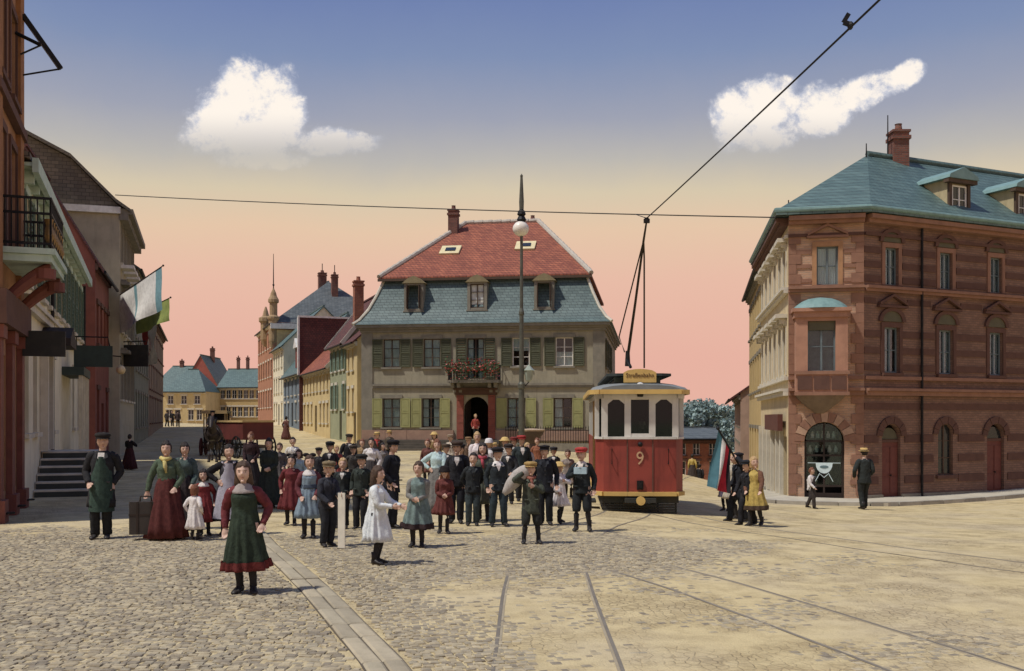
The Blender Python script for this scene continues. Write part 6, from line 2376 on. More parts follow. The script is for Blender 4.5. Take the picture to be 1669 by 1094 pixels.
    # ---- face
    faces_cam = y < 30
    if faces_cam:
        for s in (-1, 1):
            e_ = hd_((s * .135 * hh, -.315 * hh, .03 * hh))
            eo_ = MB().ball(e_, .058 * hh, .036 * hh, .030 * hh, 8, 6).build('eye', EYEW, ob)
            MB().ball(hd_((s * .135 * hh, -.340 * hh, .032 * hh)), .028 * hh, .016 * hh, .028 * hh, 8, 6).build('iris', EYEM, eo_)
            b0, b1 = hd_((s * .06 * hh, -.385 * hh, .115 * hh)), hd_((s * .21 * hh, -.335 * hh, .105 * hh))
            MB().tube([b0, b1], .012 * hh, 5).build('eyebrow', EYEM, ob)
        m_ = hd_((0, -.385 * hh, -.235 * hh))
        MB().ball(m_, .095 * hh, .022 * hh, .016 * hh, 8, 5).build('mouth', LIPS, ob)
    # ---- hair
    hm = HAIR[hair]
    hb_ = MB()

    def hairfn(a, b, c):
        n_ = 1.02 + .09 * noise.noise((a * 3 + px, b * 3, c * 7)) + .035 * math.sin(math.atan2(b, a) * 23 + c * 5)
        fem = kind in ('girl', 'woman')
        face = b < (-.44 if fem else -.30) and c < (.46 if fem else .52) - .1 * abs(a)
        side_ = b < .1 and c < (-.50 if fem else -.25)
        low_ = c < -.62 and kind in ('man', 'boy')
        if face or side_ or low_:
            return (a * .78, b * .78, c * .72)
        return (a * n_, b * n_, c * n_)
    o = len(hb_.v)
    hb_.ball((0, .025 * hh, .045 * hh), .372 * hh, .44 * hh, .50 * hh, 28, 20, hairfn)
    if style == 'bun':
        hb_.ball((0, .40 * hh, .10 * hh), .18 * hh, .15 * hh, .17 * hh, 12, 8)
    if style == 'top':
        hb_.ball((0, .12 * hh, .50 * hh), .20 * hh, .20 * hh, .13 * hh, 12, 8)
    if style in ('long', 'loose'):
        rows = [(.25 * hh, .34 * hh, .30 * hh, 0, .14 * hh), (-.15 * hh, .42 * hh, .30 * hh, 0, .17 * hh), (-.55 * hh, .46 * hh, .24 * hh, 0, .22 * hh), (-1.05 * hh if style == 'long' else -.8 * hh, .34 * hh, .14 * hh, 0, .30 * hh)]
        loft_rings(hb_, rows, 22, (.2 * hh, .12, 9), px)
    if style == 'bob':
        loft_rings(hb_, [(.3 * hh, .36 * hh, .36 * hh, 0, .08 * hh), (-.1 * hh, .42 * hh, .36 * hh, 0, .11 * hh), (-.45 * hh, .40 * hh, .30 * hh, 0, .14 * hh)], 22, (.2 * hh, .1, 9), px)
    if style == 'braids':
        for s in (-1, 1):
            pts = [(s * .30 * hh, .18 * hh, -.1 * hh), (s * .36 * hh, .2 * hh, -.5 * hh), (s * .34 * hh, .16 * hh, -1.1 * hh), (s * .32 * hh, .1 * hh, -1.6 * hh)]
            tube_rings(hb_, pts, [.11 * hh, .10 * hh, .085 * hh, .05 * hh], 8, .25, px)
    for k_ in range(o, len(hb_.v)):
        hb_.v[k_] = tuple(hd_(hb_.v[k_]))
    smooth_add(hb_, 'hair', hm, ob)
    if bow:
        bw = MB()
        for s in (-1, 1):
            bw.ball(hd_((s * .24 * hh, .06 * hh, .52 * hh)), .25 * hh, .08 * hh, .15 * hh, 10, 6)
        bw.ball(hd_((0, .05 * hh, .50 * hh)), .08 * hh, .08 * hh, .08 * hh, 8, 6)
        smooth_add(bw, 'hair_bow', cloth(bow), ob)
    # ---- hat
    if hat:
        hmt = STRAW if hat in ('boater', 'sun') else cloth(hatc)
        ht = MB()
        if hat == 'boater':
            ht.lathe([(.60, .20), (.61, .23), (.40, .25), (.39, .52), (.36, .55), (.1, .56)], 20)
        elif hat == 'sun':
            ht.lathe([(.66, .12), (.68, .16), (.45, .26), (.40, .42), (.28, .54), (.08, .58)], 20)
        elif hat == 'cap':
            ht.lathe([(.38, .18), (.42, .24), (.50, .36), (.46, .47), (.28, .54), (.06, .55)], 18, (0, .02, 0), 1.0, 1.08)
        elif hat == 'peak':
            ht.lathe([(.40, .16), (.40, .34), (.47, .40), (.44, .50), (.2, .53), (.05, .53)], 18, (0, .02, 0), 1.0, 1.05)
        elif hat == 'bonnet':
            ht.lathe([(.52, -.02), (.53, .05), (.44, .22), (.42, .40), (.30, .54), (.06, .58)], 18, (0, .03, 0), 1.0, 1.1)
        if hat in ('cap', 'peak'):
            vis_ = []
            for i in range(9):
                a = PI + PI * (i + .8) / 9.6
                vis_.append((.40 * math.cos(a), .42 * math.sin(a)))
            out_ = [(x_ * 1.18, y_ * 1.42 - .02) for x_, y_ in vis_]
            for i in range(8):
                ht.add([(*vis_[i], .24), (*vis_[i + 1], .24), (*out_[i + 1], .17), (*out_[i], .17), (*vis_[i], .21), (*vis_[i + 1], .21), (*out_[i + 1], .15), (*out_[i], .15)],
                       [(0, 3, 2, 1), (4, 5, 6, 7), (3, 7, 6, 2), (0, 4, 7, 3), (1, 2, 6, 5)])
        ht.v = [tuple(hd_((v[0] * hh, v[1] * hh, v[2] * hh))) for v in ht.v]
        ho = smooth_add(ht, 'hat', hmt, ob)
        if hat == 'boater':
            rb = MB().lathe([(.412, .255), (.408, .36)], 20)
            rb.v = [tuple(hd_((v[0] * hh, v[1] * hh, v[2] * hh))) for v in rb.v]
            rb.build('hat_band', cloth((46, 42, 44)), ho)
    # ---- clothes
    topm = cloth(top)
    sd = px * .37
    slm = topm if sleeve in (None, 'bare') else cloth(sleeve)
    kx = 1.0
    bust = 1.06 if kind == 'woman' else 1.0
    if kind in ('girl', 'woman'):
        hz = hem if hem is not None else (.30 if kind == 'girl' else .015)
        hz *= H
        wr0 = .135 if kind == 'girl' else .17
        up = [(zs + .030 * H, .036 * H, .036 * H, 0, 0), (zs + .012 * H, .062 * H, .046 * H, 0, .004 * H), (zs - .012 * H, .088 * H, .060 * H, 0, .004 * H), (.735 * H, .098 * H, .080 * H * bust, 0, -.006 * H), (.64 * H, .092 * H, .073 * H, 0, 0)]
        if bottom is None:
            rows = up + [(.59 * H, .102 * H, .082 * H, 0, 0), (.48 * H, .122 * H, .105 * H, 0, 0), (hz, (wr0 + .045) * H, (wr0 + .02) * H, 0, 0), (hz - .002 * H, (wr0 + .02) * H, (wr0 - .01) * H, 0, 0)]
            mb_ = MB()
            loft_rings(mb_, rows, 64, (.64 * H, .21, 12), sd, True, .05)
            crumple(mb_, .011 * H, sd)
            smooth_add(mb_, 'dress', topm, ob)
        else:
            mb_ = MB()
            loft_rings(mb_, up + [(.60 * H, .092 * H, .074 * H, 0, 0), (.585 * H, .07 * H, .05 * H, 0, 0)], 36, None, sd, True, .07)
            crumple(mb_, .013 * H, sd, 14)
            smooth_add(mb_, 'blouse', topm, ob)
            mb_ = MB()
            loft_rings(mb_, [(.625 * H, .085 * H, .068 * H, 0, 0), (.59 * H, .100 * H, .082 * H, 0, 0), (.48 * H, .125 * H, .108 * H, 0, 0), (hz, (wr0 + .045) * H, (wr0 + .02) * H, 0, 0), (hz - .002 * H, wr0 * H, (wr0 - .02) * H, 0, 0)], 64, (.64 * H, .19, 12), sd, True)
            crumple(mb_, .010 * H, sd)
            smooth_add(mb_, 'skirt', cloth(bottom), ob)
        if hemc:
            mb_ = MB()
            r1, r2 = (wr0 + .052) * H, (wr0 + .027) * H
            loft_rings(mb_, [(hz + .055 * H, r1 * .965, r2 * .965, 0, 0), (hz - .012 * H, r1 * 1.01, r2 * 1.01, 0, 0), (hz - .014 * H, r1 * .8, r2 * .8, 0, 0)], 64, (.64 * H, .21, 12), sd, False)
            crumple(mb_, .011 * H, sd)
            smooth_add(mb_, 'hem_band', cloth(hemc), ob)
        if apron:
            mb_ = MB()
            n_ = 16
            rws = []
            for z, rx, ry in ((.80 * H, .075, .082), (.70 * H, .100, .092), (.62 * H, .096, .082), (.48 * H, .132, .120), (hz + .03 * H, (wr0 + .052), (wr0 + .035))):
                ring = []
                for j in range(n_ + 1):
                    th = PI + PI * j / n_
                    k_ = 1.0 + (.04 * math.sin(th * 9 + sd) if z < .6 * H else 0)
                    w_ = .72 if z > .66 * H else .96
                    ring.append((rx * H * k_ * math.cos(th) * w_, (ry + .006) * H * k_ * math.sin(th) * 1.02 - .006 * H, z))
                rws.append(ring)
            mb_.loft(rws, False, False)
            ap_ = smooth_add(mb_, 'apron', cloth(apron), ob)
            st_ = MB()
            for s in (-1, 1):
                st_.tube([(s * .055 * H, -.082 * H, .80 * H), (s * .07 * H, -.045 * H, zs + .012 * H), (s * .06 * H, .05 * H, zs)], .010 * H, 6)
            smooth_add(st_, 'apron_strap', cloth(apron), ap_)
        if belt:
            mb_ = MB()
            loft_rings(mb_, [(.645 * H, .094 * H, .077 * H, 0, 0), (.60 * H, .106 * H, .087 * H, 0, 0)], 28)
            smooth_add(mb_, 'sash', cloth(belt), ob)
        puff = 1.08 if kind == 'girl' else 1.02
        for (sh, el_, wr_), s in zip(joints, (-1, 1)):
            mb_ = MB()
            end = el_.lerp(wr_, .25) if sleeve == 'bare' else wr_
            tube_rings(mb_, [sh - Vector((s * .035 * H, 0, -.004 * H)), sh + Vector((s * .004 * H, 0, -.012 * H)), sh.lerp(el_, .55), el_, el_.lerp(end, .6), end], [.036 * H, .041 * H * puff, .039 * H * puff, .034 * H, .030 * H, .023 * H], 12, .22, sd)
            smooth_add(mb_, 'sleeve', slm, ob)
    else:
        long_ = hem if hem is not None else (.40 if kind == 'man' else .445)
        rows = [(zs + .028 * H, .040 * H, .040 * H, 0, .002 * H), (zs + .012 * H, .068 * H, .050 * H, 0, .004 * H), (zs - .014 * H, .096 * H, .064 * H, 0, .004 * H), (.73 * H, .104 * H, .082 * H, 0, -.004 * H), (.62 * H, .098 * H, .077 * H, 0, 0),
                (.52 * H, .108 * H, .084 * H, 0, 0), (long_ * H, (.112 + max(0, .42 - long_) * .16) * H, (.090 + max(0, .42 - long_) * .16) * H, 0, 0), (long_ * H - .002, .08 * H, .07 * H, 0, 0)]
        mb_ = MB()
        loft_rings(mb_, rows, 44, (.6 * H, .06, 5), sd, True, .05)
        crumple(mb_, .011 * H, sd, 12)
        jk = smooth_add(mb_, 'jacket', topm, ob)
        lp_ = cloth(tuple(min(255, int(v * 1.25 + 8)) for v in top))
        for s in (-1, 1):
            MB().add([(s * .012 * H, -.092 * H, .685 * H), (s * .034 * H, -.092 * H, .76 * H), (s * .062 * H, -.080 * H, .775 * H), (s * .052 * H, -.064 * H, zs + .010 * H), (s * .030 * H, -.070 * H, zs + .004 * H)], [(0, 1, 2, 3, 4) if s > 0 else (4, 3, 2, 1, 0)]).build('lapel', lp_, jk)
            MB().box(s * .062 * H - .022 * H, -.094 * H, .535 * H, s * .062 * H + .022 * H, -.072 * H, .548 * H).build('pocket_flap', lp_, jk)
        if shirt:
            MB().add([(-.028 * H, -.066 * H, zs + .012 * H), (.028 * H, -.066 * H, zs + .012 * H), (.030 * H, -.088 * H, .77 * H), (0, -.092 * H, .70 * H), (-.030 * H, -.088 * H, .77 * H), (0, -.0, zs)], [(0, 4, 3, 2, 1), (0, 1, 5)]).build('shirt_front', cloth(shirt), ob)
        else:
            # a buttoned front
            for k_ in range(3):
                MB().ball((.012 * H, -.089 * H + (.004 * H if k_ == 2 else 0), (.735 - .05 * k_) * H), .009 * H, .006 * H, .009 * H, 8, 5).build('button', BOOT, jk)
        if apron:
            mb_ = MB()
            rws = []
            for z, rx, ry in ((.78 * H, .07, .084), (.70 * H, .098, .092), (.62 * H, .10, .086), (.48 * H, .116, .102), (.26 * H, .124, .112)):
                rws.append([(rx * H * math.cos(PI + PI * j / 14) * (.7 if z > .66 * H else .95), (ry + .008) * H * math.sin(PI + PI * j / 14) * (1 + .03 * math.sin(j * 2.2)) - .006 * H, z) for j in range(15)])
            mb_.loft(rws, False, False)
            smooth_add(mb_, 'apron', cloth(apron), ob)
        for (sh, el_, wr_), s in zip(joints, (-1, 1)):
            mb_ = MB()
            tube_rings(mb_, [sh - Vector((s * .035 * H, 0, -.004 * H)), sh + Vector((s * .004 * H, 0, -.010 * H)), sh.lerp(el_, .5), el_, el_.lerp(wr_, .5), wr_], [.038 * H, .042 * H, .040 * H, .036 * H, .032 * H, .028 * H], 12, .20, sd)
            smooth_add(mb_, 'sleeve', slm, ob)
        tr_ = MB()
        loft_rings(tr_, [(.58 * H, .088 * H, .068 * H, 0, 0), (.50 * H, .098 * H, .074 * H, 0, 0), (.455 * H, .096 * H, .07 * H, 0, 0), (.44 * H, .05 * H, .04 * H, 0, 0)], 20)
        knee_ = kind == 'boy' and bottom is not None and legs == 'knee'
        for hp, kn, ft in zip(hips, knees, feet):
            a_ = hp + Vector((0, 0, -.02 * H))
            if legs == 'knee':
                e_ = kn.lerp(ft, .18)
                tube_rings(tr_, [a_, a_.lerp(kn, .5), kn, e_], [.058 * H, .060 * H, .054 * H, .045 * H], 14, .10, sd)
            else:
                e_ = ft + Vector((0, 0, -.012 * H))
                tube_rings(tr_, [a_, a_.lerp(kn, .5), kn, kn.lerp(e_, .5), e_], [.060 * H, .056 * H, .048 * H, .044 * H, .042 * H], 14, .09, sd)
        crumple(tr_, .006 * H, sd, 16)
        smooth_add(tr_, 'trousers', cloth(bottom or top), ob)
    if collar:
        mb_ = MB()
        loft_rings(mb_, [(zs + .040 * H, .036 * H, .036 * H, 0, -.002 * H), (zs + .022 * H, .060 * H, .050 * H, 0, -.002 * H), (zs - .018 * H, .092 * H, .078 * H, 0, -.004 * H), (zs - .030 * H, .088 * H, .080 * H, 0, -.004 * H)], 24, None, sd, False, .06)
        smooth_add(mb_, 'collar', cloth(collar), ob)
    if scarf:
        mb_ = MB()
        tube_rings(mb_, [(-.05 * H, -.03 * H, zs + .03 * H), (0, -.075 * H, zs + .005 * H), (.05 * H, -.03 * H, zs + .03 * H)], [.02 * H, .024 * H, .02 * H], 10, .1, sd)
        mb_.tube([(0, -.08 * H, zs), (.012 * H, -.098 * H, .74 * H), (.02 * H, -.095 * H, .68 * H)], [.02 * H, .026 * H, .022 * H], 8, flat=.5)
        smooth_add(mb_, 'scarf', cloth(scarf), ob)
    # ---- boots
    for ft in feet:
        bt = MB()
        rg_ = []
        for yy_, w_, h_ in ((.034, .016, .045), (.030, .024, .062), (.0, .026, .070), (-.035, .027, .045), (-.070, .029, .034), (-.098, .022, .024), (-.108, .012, .014)):
            zb_ = -.05 * H
            ring = []
            for j in range(12):
                a = 2 * PI * j / 12
                ring.append((ft.x + w_ * H * math.cos(a), ft.y + yy_ * H, ft.z + zb_ + max(0, h_ * H * (.5 + .5 * math.sin(a)))))
            rg_.append(ring)
        bt.loft(rg_)
        ta_ = R(-1 if ft.x < 0 else 1) * (-rv_.uniform(6, 20)) * -1
        ca_, sa_ = math.cos(ta_), math.sin(ta_)
        bt.v = [(ft.x + (v[0] - ft.x) * ca_ - (v[1] - ft.y) * sa_, ft.y + (v[0] - ft.x) * sa_ + (v[1] - ft.y) * ca_, v[2]) for v in bt.v]
        bt.tube([ft + Vector((0, .006 * H, -.005 * H)), ft + Vector((0, .006 * H, .03 * H)), ft + Vector((0, .008 * H, .075 * H))], [.029 * H, .027 * H, .031 * H], 10)
        smooth_add(bt, 'boot', BOOT, ob)
    return ob, hands, H, (x, y, g_)


def W2(pr, v):
    """a point of a person in world coordinates"""
    ob, _, H, (x, y, z) = pr
    a = ob.rotation_euler.z
    return Vector((x + v[0] * math.cos(a) - v[1] * math.sin(a), y + v[0] * math.sin(a) + v[1] * math.cos(a), z + v[2]))


DK, DKG, DKB = (44, 44, 46), (44, 54, 48), (40, 48, 58)
P = person
P(165, 703, 878, kind='man', label='man in dark jacket, long green apron and cap beside the steps', rot=12, top=DK, bottom=(40, 42, 42), apron=(52, 74, 62), shirt=(206, 198, 186), arms=('pocket', 'pocket'), hat='cap', hatc=(46, 42, 40), hair='dark', style='short', hem=.30)
P(211, 708, 766, kind='woman', label='woman in black shawl walking away up the left street', rot=170, top=(40, 36, 36), bottom=(72, 36, 36), hair='dark', style='bun', arms=('chest', 'chest'))
wb = P(273, 720, 880, kind='woman', label='woman in green blouse and long dark red skirt carrying a case', rot=4, top=(78, 96, 72), bottom=(92, 40, 36), arms=('carry', 'front'), hair='dark', style='top', scarf=(196, 176, 92))
P(299, 722, Y=17.2, kind='woman', label='woman in teal grey blouse close behind the woman with the case', rot=10, top=(74, 92, 84), bottom=(58, 48, 48), arms=('front', 'front'), hair='dark', style='top')
P(318, 790, 882, kind='girl', label='toddler in white smock with auburn hair, back turned', rot=165, top=(212, 204, 196), hem=.20, hair='auburn', style='bob', arms=('down', 'down'))
P(334, 765, 874, kind='girl', label='small girl in red dress with white collar beside the toddler', rot=15, top=(140, 46, 46), collar=(206, 196, 186), hair='dark', style='bob', arms=('front', 'down'), hem=.2)
P(372, 725, 873, kind='girl', label='girl in lavender grey pinafore with black sleeves, hand on hip', rot=14, top=(58, 54, 58), apron=(158, 152, 162), sleeve=(36, 34, 36), arms=('hip', 'front'), hair='dark', style='bun', hem=.16)
P(402, 752, 968, kind='girl', label='foreground girl in dark green dress with red hem and sleeves', rot=6, top=(48, 62, 46), sleeve=(122, 48, 52), collar=(150, 138, 130), hemc=(112, 40, 36), arms=('down', 'pocket'), hair='brown', style='loose', hem=.19, skin=2)
P(408, 705, Y=27, kind='woman', label='woman in dark flowered blouse in front of the red wagon', rot=0, top=(62, 42, 44), bottom=(46, 42, 46), arms=('front', 'front'), hair='auburn', style='top')
P(439, 715, 828, kind='woman', label='woman in black green dress with clasped hands, right of the foreground girl', rot=8, top=(46, 54, 48), arms=('clasp', 'clasp'), hair='dark', style='top', hem=.05)
P(474, 742, 857, kind='girl', label='girl in dark red dress with black bow', rot=5, top=(116, 42, 44), arms=('down', 'down'), hair='dark', style='bun', bow=(34, 30, 32), hem=.22)
P(478, 713, Y=27.5, kind='boy', label='boy in white shirt standing behind the girl with the bow', rot=20, top=(206, 200, 190), bottom=DK, arms=('down', 'down'), hair='dark', style='short')
P(487, 733, Y=22.5, kind='girl', label='small child in pale blue behind the girls in red and blue', rot=-10, top=(158, 184, 184), arms=('front', 'front'), hair='brown', style='bob')
P(503, 742, 878, kind='girl', label='girl in grey blue pinafore with dark red sleeves', rot=8, top=(116, 138, 152), sleeve=(112, 50, 56), belt=(64, 76, 92), collar=(196, 190, 182), arms=('front', 'front'), hair='brown', style='bun', bow=(40, 36, 38), hem=.24)
P(537, 718, Y=23.5, kind='boy', label='boy in dark suit and cap behind the boy with the board', rot=0, top=(50, 50, 52), bottom=DK, shirt=(206, 200, 190), arms=('front', 'front'), hat='cap', hatc=(40, 40, 42), hair='dark', style='short')
bb = P(532, 749, 891, kind='boy', label='boy in dark suit holding a white board, facing right', rot=42, look=-30, top=(52, 54, 62), bottom=(44, 46, 50), arms=('front', 'forward'), hair='blond', style='short', hat='cap', hatc=(122, 104, 72))
P(558, 747, 862, kind='boy', label='fair haired boy in dark jacket behind the white board', rot=0, top=(48, 54, 54), bottom=DK, shirt=(196, 190, 180), arms=('down', 'down'), hair='blond', style='short')
P(587, 738, 864, kind='boy', label='boy in buttoned black green jacket and cap beside the girl in white', rot=-6, top=(48, 56, 50), bottom=DK, arms=('down', 'down'), hat='cap', hatc=(44, 44, 42), hair='dark', style='short')
P(567, 706, Y=28, kind='man', label='young man in open dark jacket and white shirt at the back of the left group', rot=25, top=DK, bottom=DK, shirt=(212, 206, 198), arms=('pocket', 'pocket'), hair='dark', style='short', hat='cap', hatc=(60, 52, 46))
P(603, 714, Y=25, kind='girl', label='girl in white blouse behind the boy in black green', rot=0, top=(210, 202, 196), bottom=(70, 64, 64), arms=('down', 'down'), hair='dark', style='bun')
P(589, 716, Y=30, kind='girl', label='girl with pale scarf half hidden behind the young man', rot=0, top=(150, 120, 80), arms=('down', 'down'), hair='auburn', style='bun')
P(616, 702, Y=33, kind='boy', label='boy in straw boater and red scarf near the terrace steps', rot=0, top=(70, 60, 54), bottom=DK, scarf=(186, 62, 54), hat='boater', hair='dark', style='short')
P(635, 700, Y=39, kind='boy', label='boy in straw boater at the foot of the terrace steps', rot=-20, top=(88, 76, 62), bottom=DK, hat='boater', hair='brown', style='short')
P(637, 715, 861, kind='man', label='man in black suit and cap in profile, facing right', rot=68, top=(34, 36, 42), bottom=(34, 36, 42), arms=('pocket', 'back'), hat='cap', hatc=(36, 34, 36), hair='dark', style='short', step=.3)
P(613, 760, 922, kind='girl', label='girl in long white smock in profile, facing right', rot=78, top=(208, 214, 212), arms=('forward', 'forward'), hair='brown', style='long', hem=.235)
P(680, 752, 893, kind='girl', label='girl in teal grey dress with clasped hands and dark hem', rot=-4, top=(106, 128, 122), hemc=(58, 42, 42), arms=('clasp', 'clasp'), hair='brown', style='bun', hem=.225, sleeve=(126, 124, 116))
P(714, 717, Y=20.5, kind='woman', label='woman in pale blue blouse behind the girl in brown red', rot=-8, top=(168, 196, 194), bottom=(116, 112, 106), arms=('hip', 'front'), hair='auburn', style='top')
P(709, 702, Y=33, kind='girl', label='girl in straw hat and ochre dress left of the house door', rot=10, top=(140, 110, 64), hat='sun', hair='dark', style='bob')
P(723, 758, 871, kind='girl', label='long haired girl in brown red dress and black hat', rot=6, top=(110, 52, 46), arms=('clasp', 'clasp'), hair='auburn', style='long', hat='bonnet', hatc=(40, 34, 34), hem=.28)
P(743, 717, 853, kind='boy', label='tall boy in dark suit and cap behind the long haired girl', rot=4, top=(44, 44, 48), bottom=(42, 42, 48), shirt=(196, 186, 176), arms=('down', 'down'), hair='dark', style='short', hat='cap', hatc=(72, 56, 46))
P(735, 707, Y=34, kind='boy', label='boy with pale cap and shirt behind the tall boy in dark suit', rot=-15, top=(190, 172, 150), bottom=DK, hat='cap', hatc=(150, 124, 96), hair='dark', style='short')
P(763, 711, Y=31, kind='boy', label='boy in brown cap and jacket below the house door', rot=0, top=(104, 78, 60), bottom=DK, hat='cap', hatc=(140, 104, 66), hair='dark', style='short')
P(776, 683, Y=54.8, kind='boy', label='boy in red jersey on the steps in the doorway', rot=20, top=(170, 62, 50), bottom=DK, hair='blond', style='short', arms=('down', 'pocket'), zoff=.55, H=1.45)
P(770, 738, 857, kind='boy', label='boy in black blouse and long blue grey trousers', rot=0, top=(42, 46, 48), bottom=(56, 68, 70), arms=('back', 'back'), hair='dark', style='short')
P(780, 705, Y=24.5, kind='woman', label='woman in white dress behind the girl with the red kerchief', rot=10, top=(214, 200, 198), arms=('front', 'front'), hair='blond', style='top', hem=.1)
P(788, 722, 849, kind='girl', label='dark haired girl with red kerchief over a green grey dress', rot=-8, top=(84, 88, 74), scarf=(190, 66, 76), arms=('down', 'front'), hair='dark', style='bob', hem=.22)
P(799, 714, Y=27, kind='girl', label='child in white bonnet right of the woman in white', rot=-20, top=(212, 206, 202), hat='bonnet', hatc=(214, 208, 204), hair='blond', style='bob')
P(822, 710, Y=25.5, kind='boy', label='boy in yellow straw hat at the crowd centre', rot=6, top=(196, 188, 172), bottom=(70, 66, 62), hat='sun', hair='dark', style='short')
P(812, 727, 858, kind='boy', label='tall boy in blue black suit and white collar, legs apart', rot=10, top=(44, 52, 56), bottom=(46, 60, 66), shirt=(206, 196, 190), collar=(206, 200, 192), arms=('down', 'back'), hair='dark', style='short', hat='cap', hatc=(40, 38, 40), stance=1.5, legs='long')
P(838, 711, Y=27.5, kind='boy', label='boy in small dark red cap beside the lamp mast', rot=-12, top=(96, 88, 80), bottom=DK, hat='cap', hatc=(140, 52, 46), hair='dark', style='short', shirt=(206, 200, 190))
P(851, 708, Y=24, kind='boy', label='boy in bright red cap and dark suit below the lamp mast', rot=12, top=(46, 56, 58), bottom=DK, hat='cap', hatc=(182, 52, 48), hair='dark', style='short', shirt=(210, 200, 188))
P(876, 714, Y=33, kind='girl', label='girl in rust brown jacket in front of the fountain', rot=-10, top=(150, 84, 54), hair='auburn', style='bun')
sk = P(866, 750, 888, kind='boy', label='boy in oversized green grey coat carrying a sack on his shoulder', rot=4, top=(70, 76, 62), bottom=(50, 52, 48), legs='knee', arms=('shoulder', 'chest'), hat='cap', hatc=(168, 132, 66), hair='dark', style='short', stance=1.75, hem=.36, scarf=(150, 84, 66))
P(889, 722, 856, kind='man', label='conductor in black uniform and peaked cap behind the boy with the sack', rot=-6, top=(38, 40, 46), bottom=(36, 38, 42), arms=('down', 'down'), hat='peak', hatc=(36, 34, 36), hair='dark', style='short')
P(912, 749, 853, kind='girl', label='girl in white dress and yellow hat, looking towards the tram', rot=30, top=(208, 202, 204), arms=('front', 'chest'), hair='blond', style='bob', hat='sun', hem=.28, step=.4)
rc = P(950, 727, 866, kind='boy', label='boy in red cap and black knee breeches beside the tram', rot=-14, top=(38, 44, 46), bottom=(40, 44, 46), legs='knee', arms=('chest', 'down'), hat='cap', hatc=(186, 52, 48), hair='blond', style='short', stance=1.5, collar=(206, 190, 170))
# more heads between and behind
for (px_, hy_, Y_, kd, tp, ht, htc, hr, lb) in (
        (455, 722, 25.5, 'girl', (92, 84, 82), None, None, 'brown', 'girl in grey dress half hidden left of the girl with the bow'),
        (518, 728, 25.0, 'boy', (60, 58, 60), 'cap', (52, 48, 46), 'dark', 'boy in dark cap between the pinafore girl and the suited boy'),
        (549, 726, 27.5, 'girl', (150, 60, 56), None, None, 'blond', 'fair girl in red behind the suited boys'),
        (576, 724, 24.5, 'boy', (66, 62, 58), 'cap', (70, 60, 50), 'dark', 'boy in brown cap behind the black green jacket'),
        (625, 722, 29.5, 'girl', (120, 112, 108), None, None, 'dark', 'girl in grey left of the man in profile'),
        (697, 716, 29.0, 'girl', (112, 64, 56), None, None, 'auburn', 'girl in brown red left of the woman in pale blue'),
        (727, 722, 24.0, 'boy', (74, 70, 66), 'cap', (84, 68, 54), 'dark', 'boy in brown cap right of the woman in pale blue'),
        (754, 722, 23.5, 'boy', (50, 52, 56), 'cap', (46, 44, 46), 'dark', 'boy in black cap between the two tall boys'),
        (806, 719, 31.0, 'boy', (92, 80, 66), 'boater', None, 'brown', 'boy in boater far back beside the white bonnet'),
        (829, 722, 23.0, 'boy', (52, 54, 58), 'cap', (58, 50, 48), 'dark', 'boy in black brown cap under the yellow straw hat'),
        (861, 722, 28.0, 'girl', (196, 184, 176), None, None, 'blond', 'girl in cream blouse right of the lamp mast'),
        (901, 727, 27.0, 'boy', (62, 62, 64), 'cap', (50, 48, 50), 'dark', 'boy in grey behind the girl in white and yellow hat'),
        (927, 733, 26.0, 'girl', (136, 122, 112), None, None, 'brown', 'girl in fawn left of the red cap boy')):
    P(px_, hy_, Y=Y_, kind=kd, label=lb, rot=random.Random(px_).uniform(-25, 25), top=tp, bottom=DK if kd == 'boy' else None, hat=ht, hatc=htc or (60, 50, 44), hair=hr, style='short' if kd == 'boy' else 'bun', arms=('down', 'front'), shirt=(200, 192, 182) if kd == 'boy' and px_ % 2 else None)
# group with the flag on the right
fb = P(1203, 736, 851, kind='man', label='flag bearer in dark coat walking left with the tricolour', rot=-70, top=(38, 40, 46), bottom=(38, 42, 48), arms=('front', 'up'), hat='cap', hatc=(38, 38, 42), hair='dark', style='short', step=.9, hem=.32)
P(1232, 745, 858, kind='girl', label='girl in yellow coat beside the flag bearer', rot=-42, look=40, top=(180, 150, 62), hemc=(76, 58, 44), arms=('front', 'swing'), hair='blond', style='bob', step=.7, hem=.24, sleeve=(116, 74, 52))
P(1197, 738, Y=21.6, kind='girl', label='fair child half hidden behind the flag bearer', rot=-60, top=(170, 160, 140), hair='blond', style='bob', arms=('down', 'down'))
P(1219, 748, Y=19.9, kind='boy', label='boy in black walking between flag bearer and girl in yellow', rot=-55, top=(40, 40, 44), bottom=(36, 36, 40), arms=('swing', 'down'), hat='cap', hatc=(40, 42, 48), hair='dark', style='short', step=.8)
P(1183, 757, Y=24.5, kind='girl', label='child in white frock behind the hanging flag', rot=-40, top=(212, 204, 196), hair='brown', style='bob')
P(1321, 762, 829, kind='boy', label='boy in white shirt and dark apron walking past the shop window', rot=50, top=(206, 198, 190), bottom=(66, 58, 54), apron=(64, 58, 56), arms=('swing', 'swingback'), hair='auburn', style='short', step=.8)
P(1408, 728, 831, kind='man', label='man in straw boater seen from behind near the red door', rot=188, top=(48, 54, 52), bottom=(42, 46, 44), arms=('pocket', 'pocket'), hat='boater', hair='dark', style='short', step=.5, hem=.42)
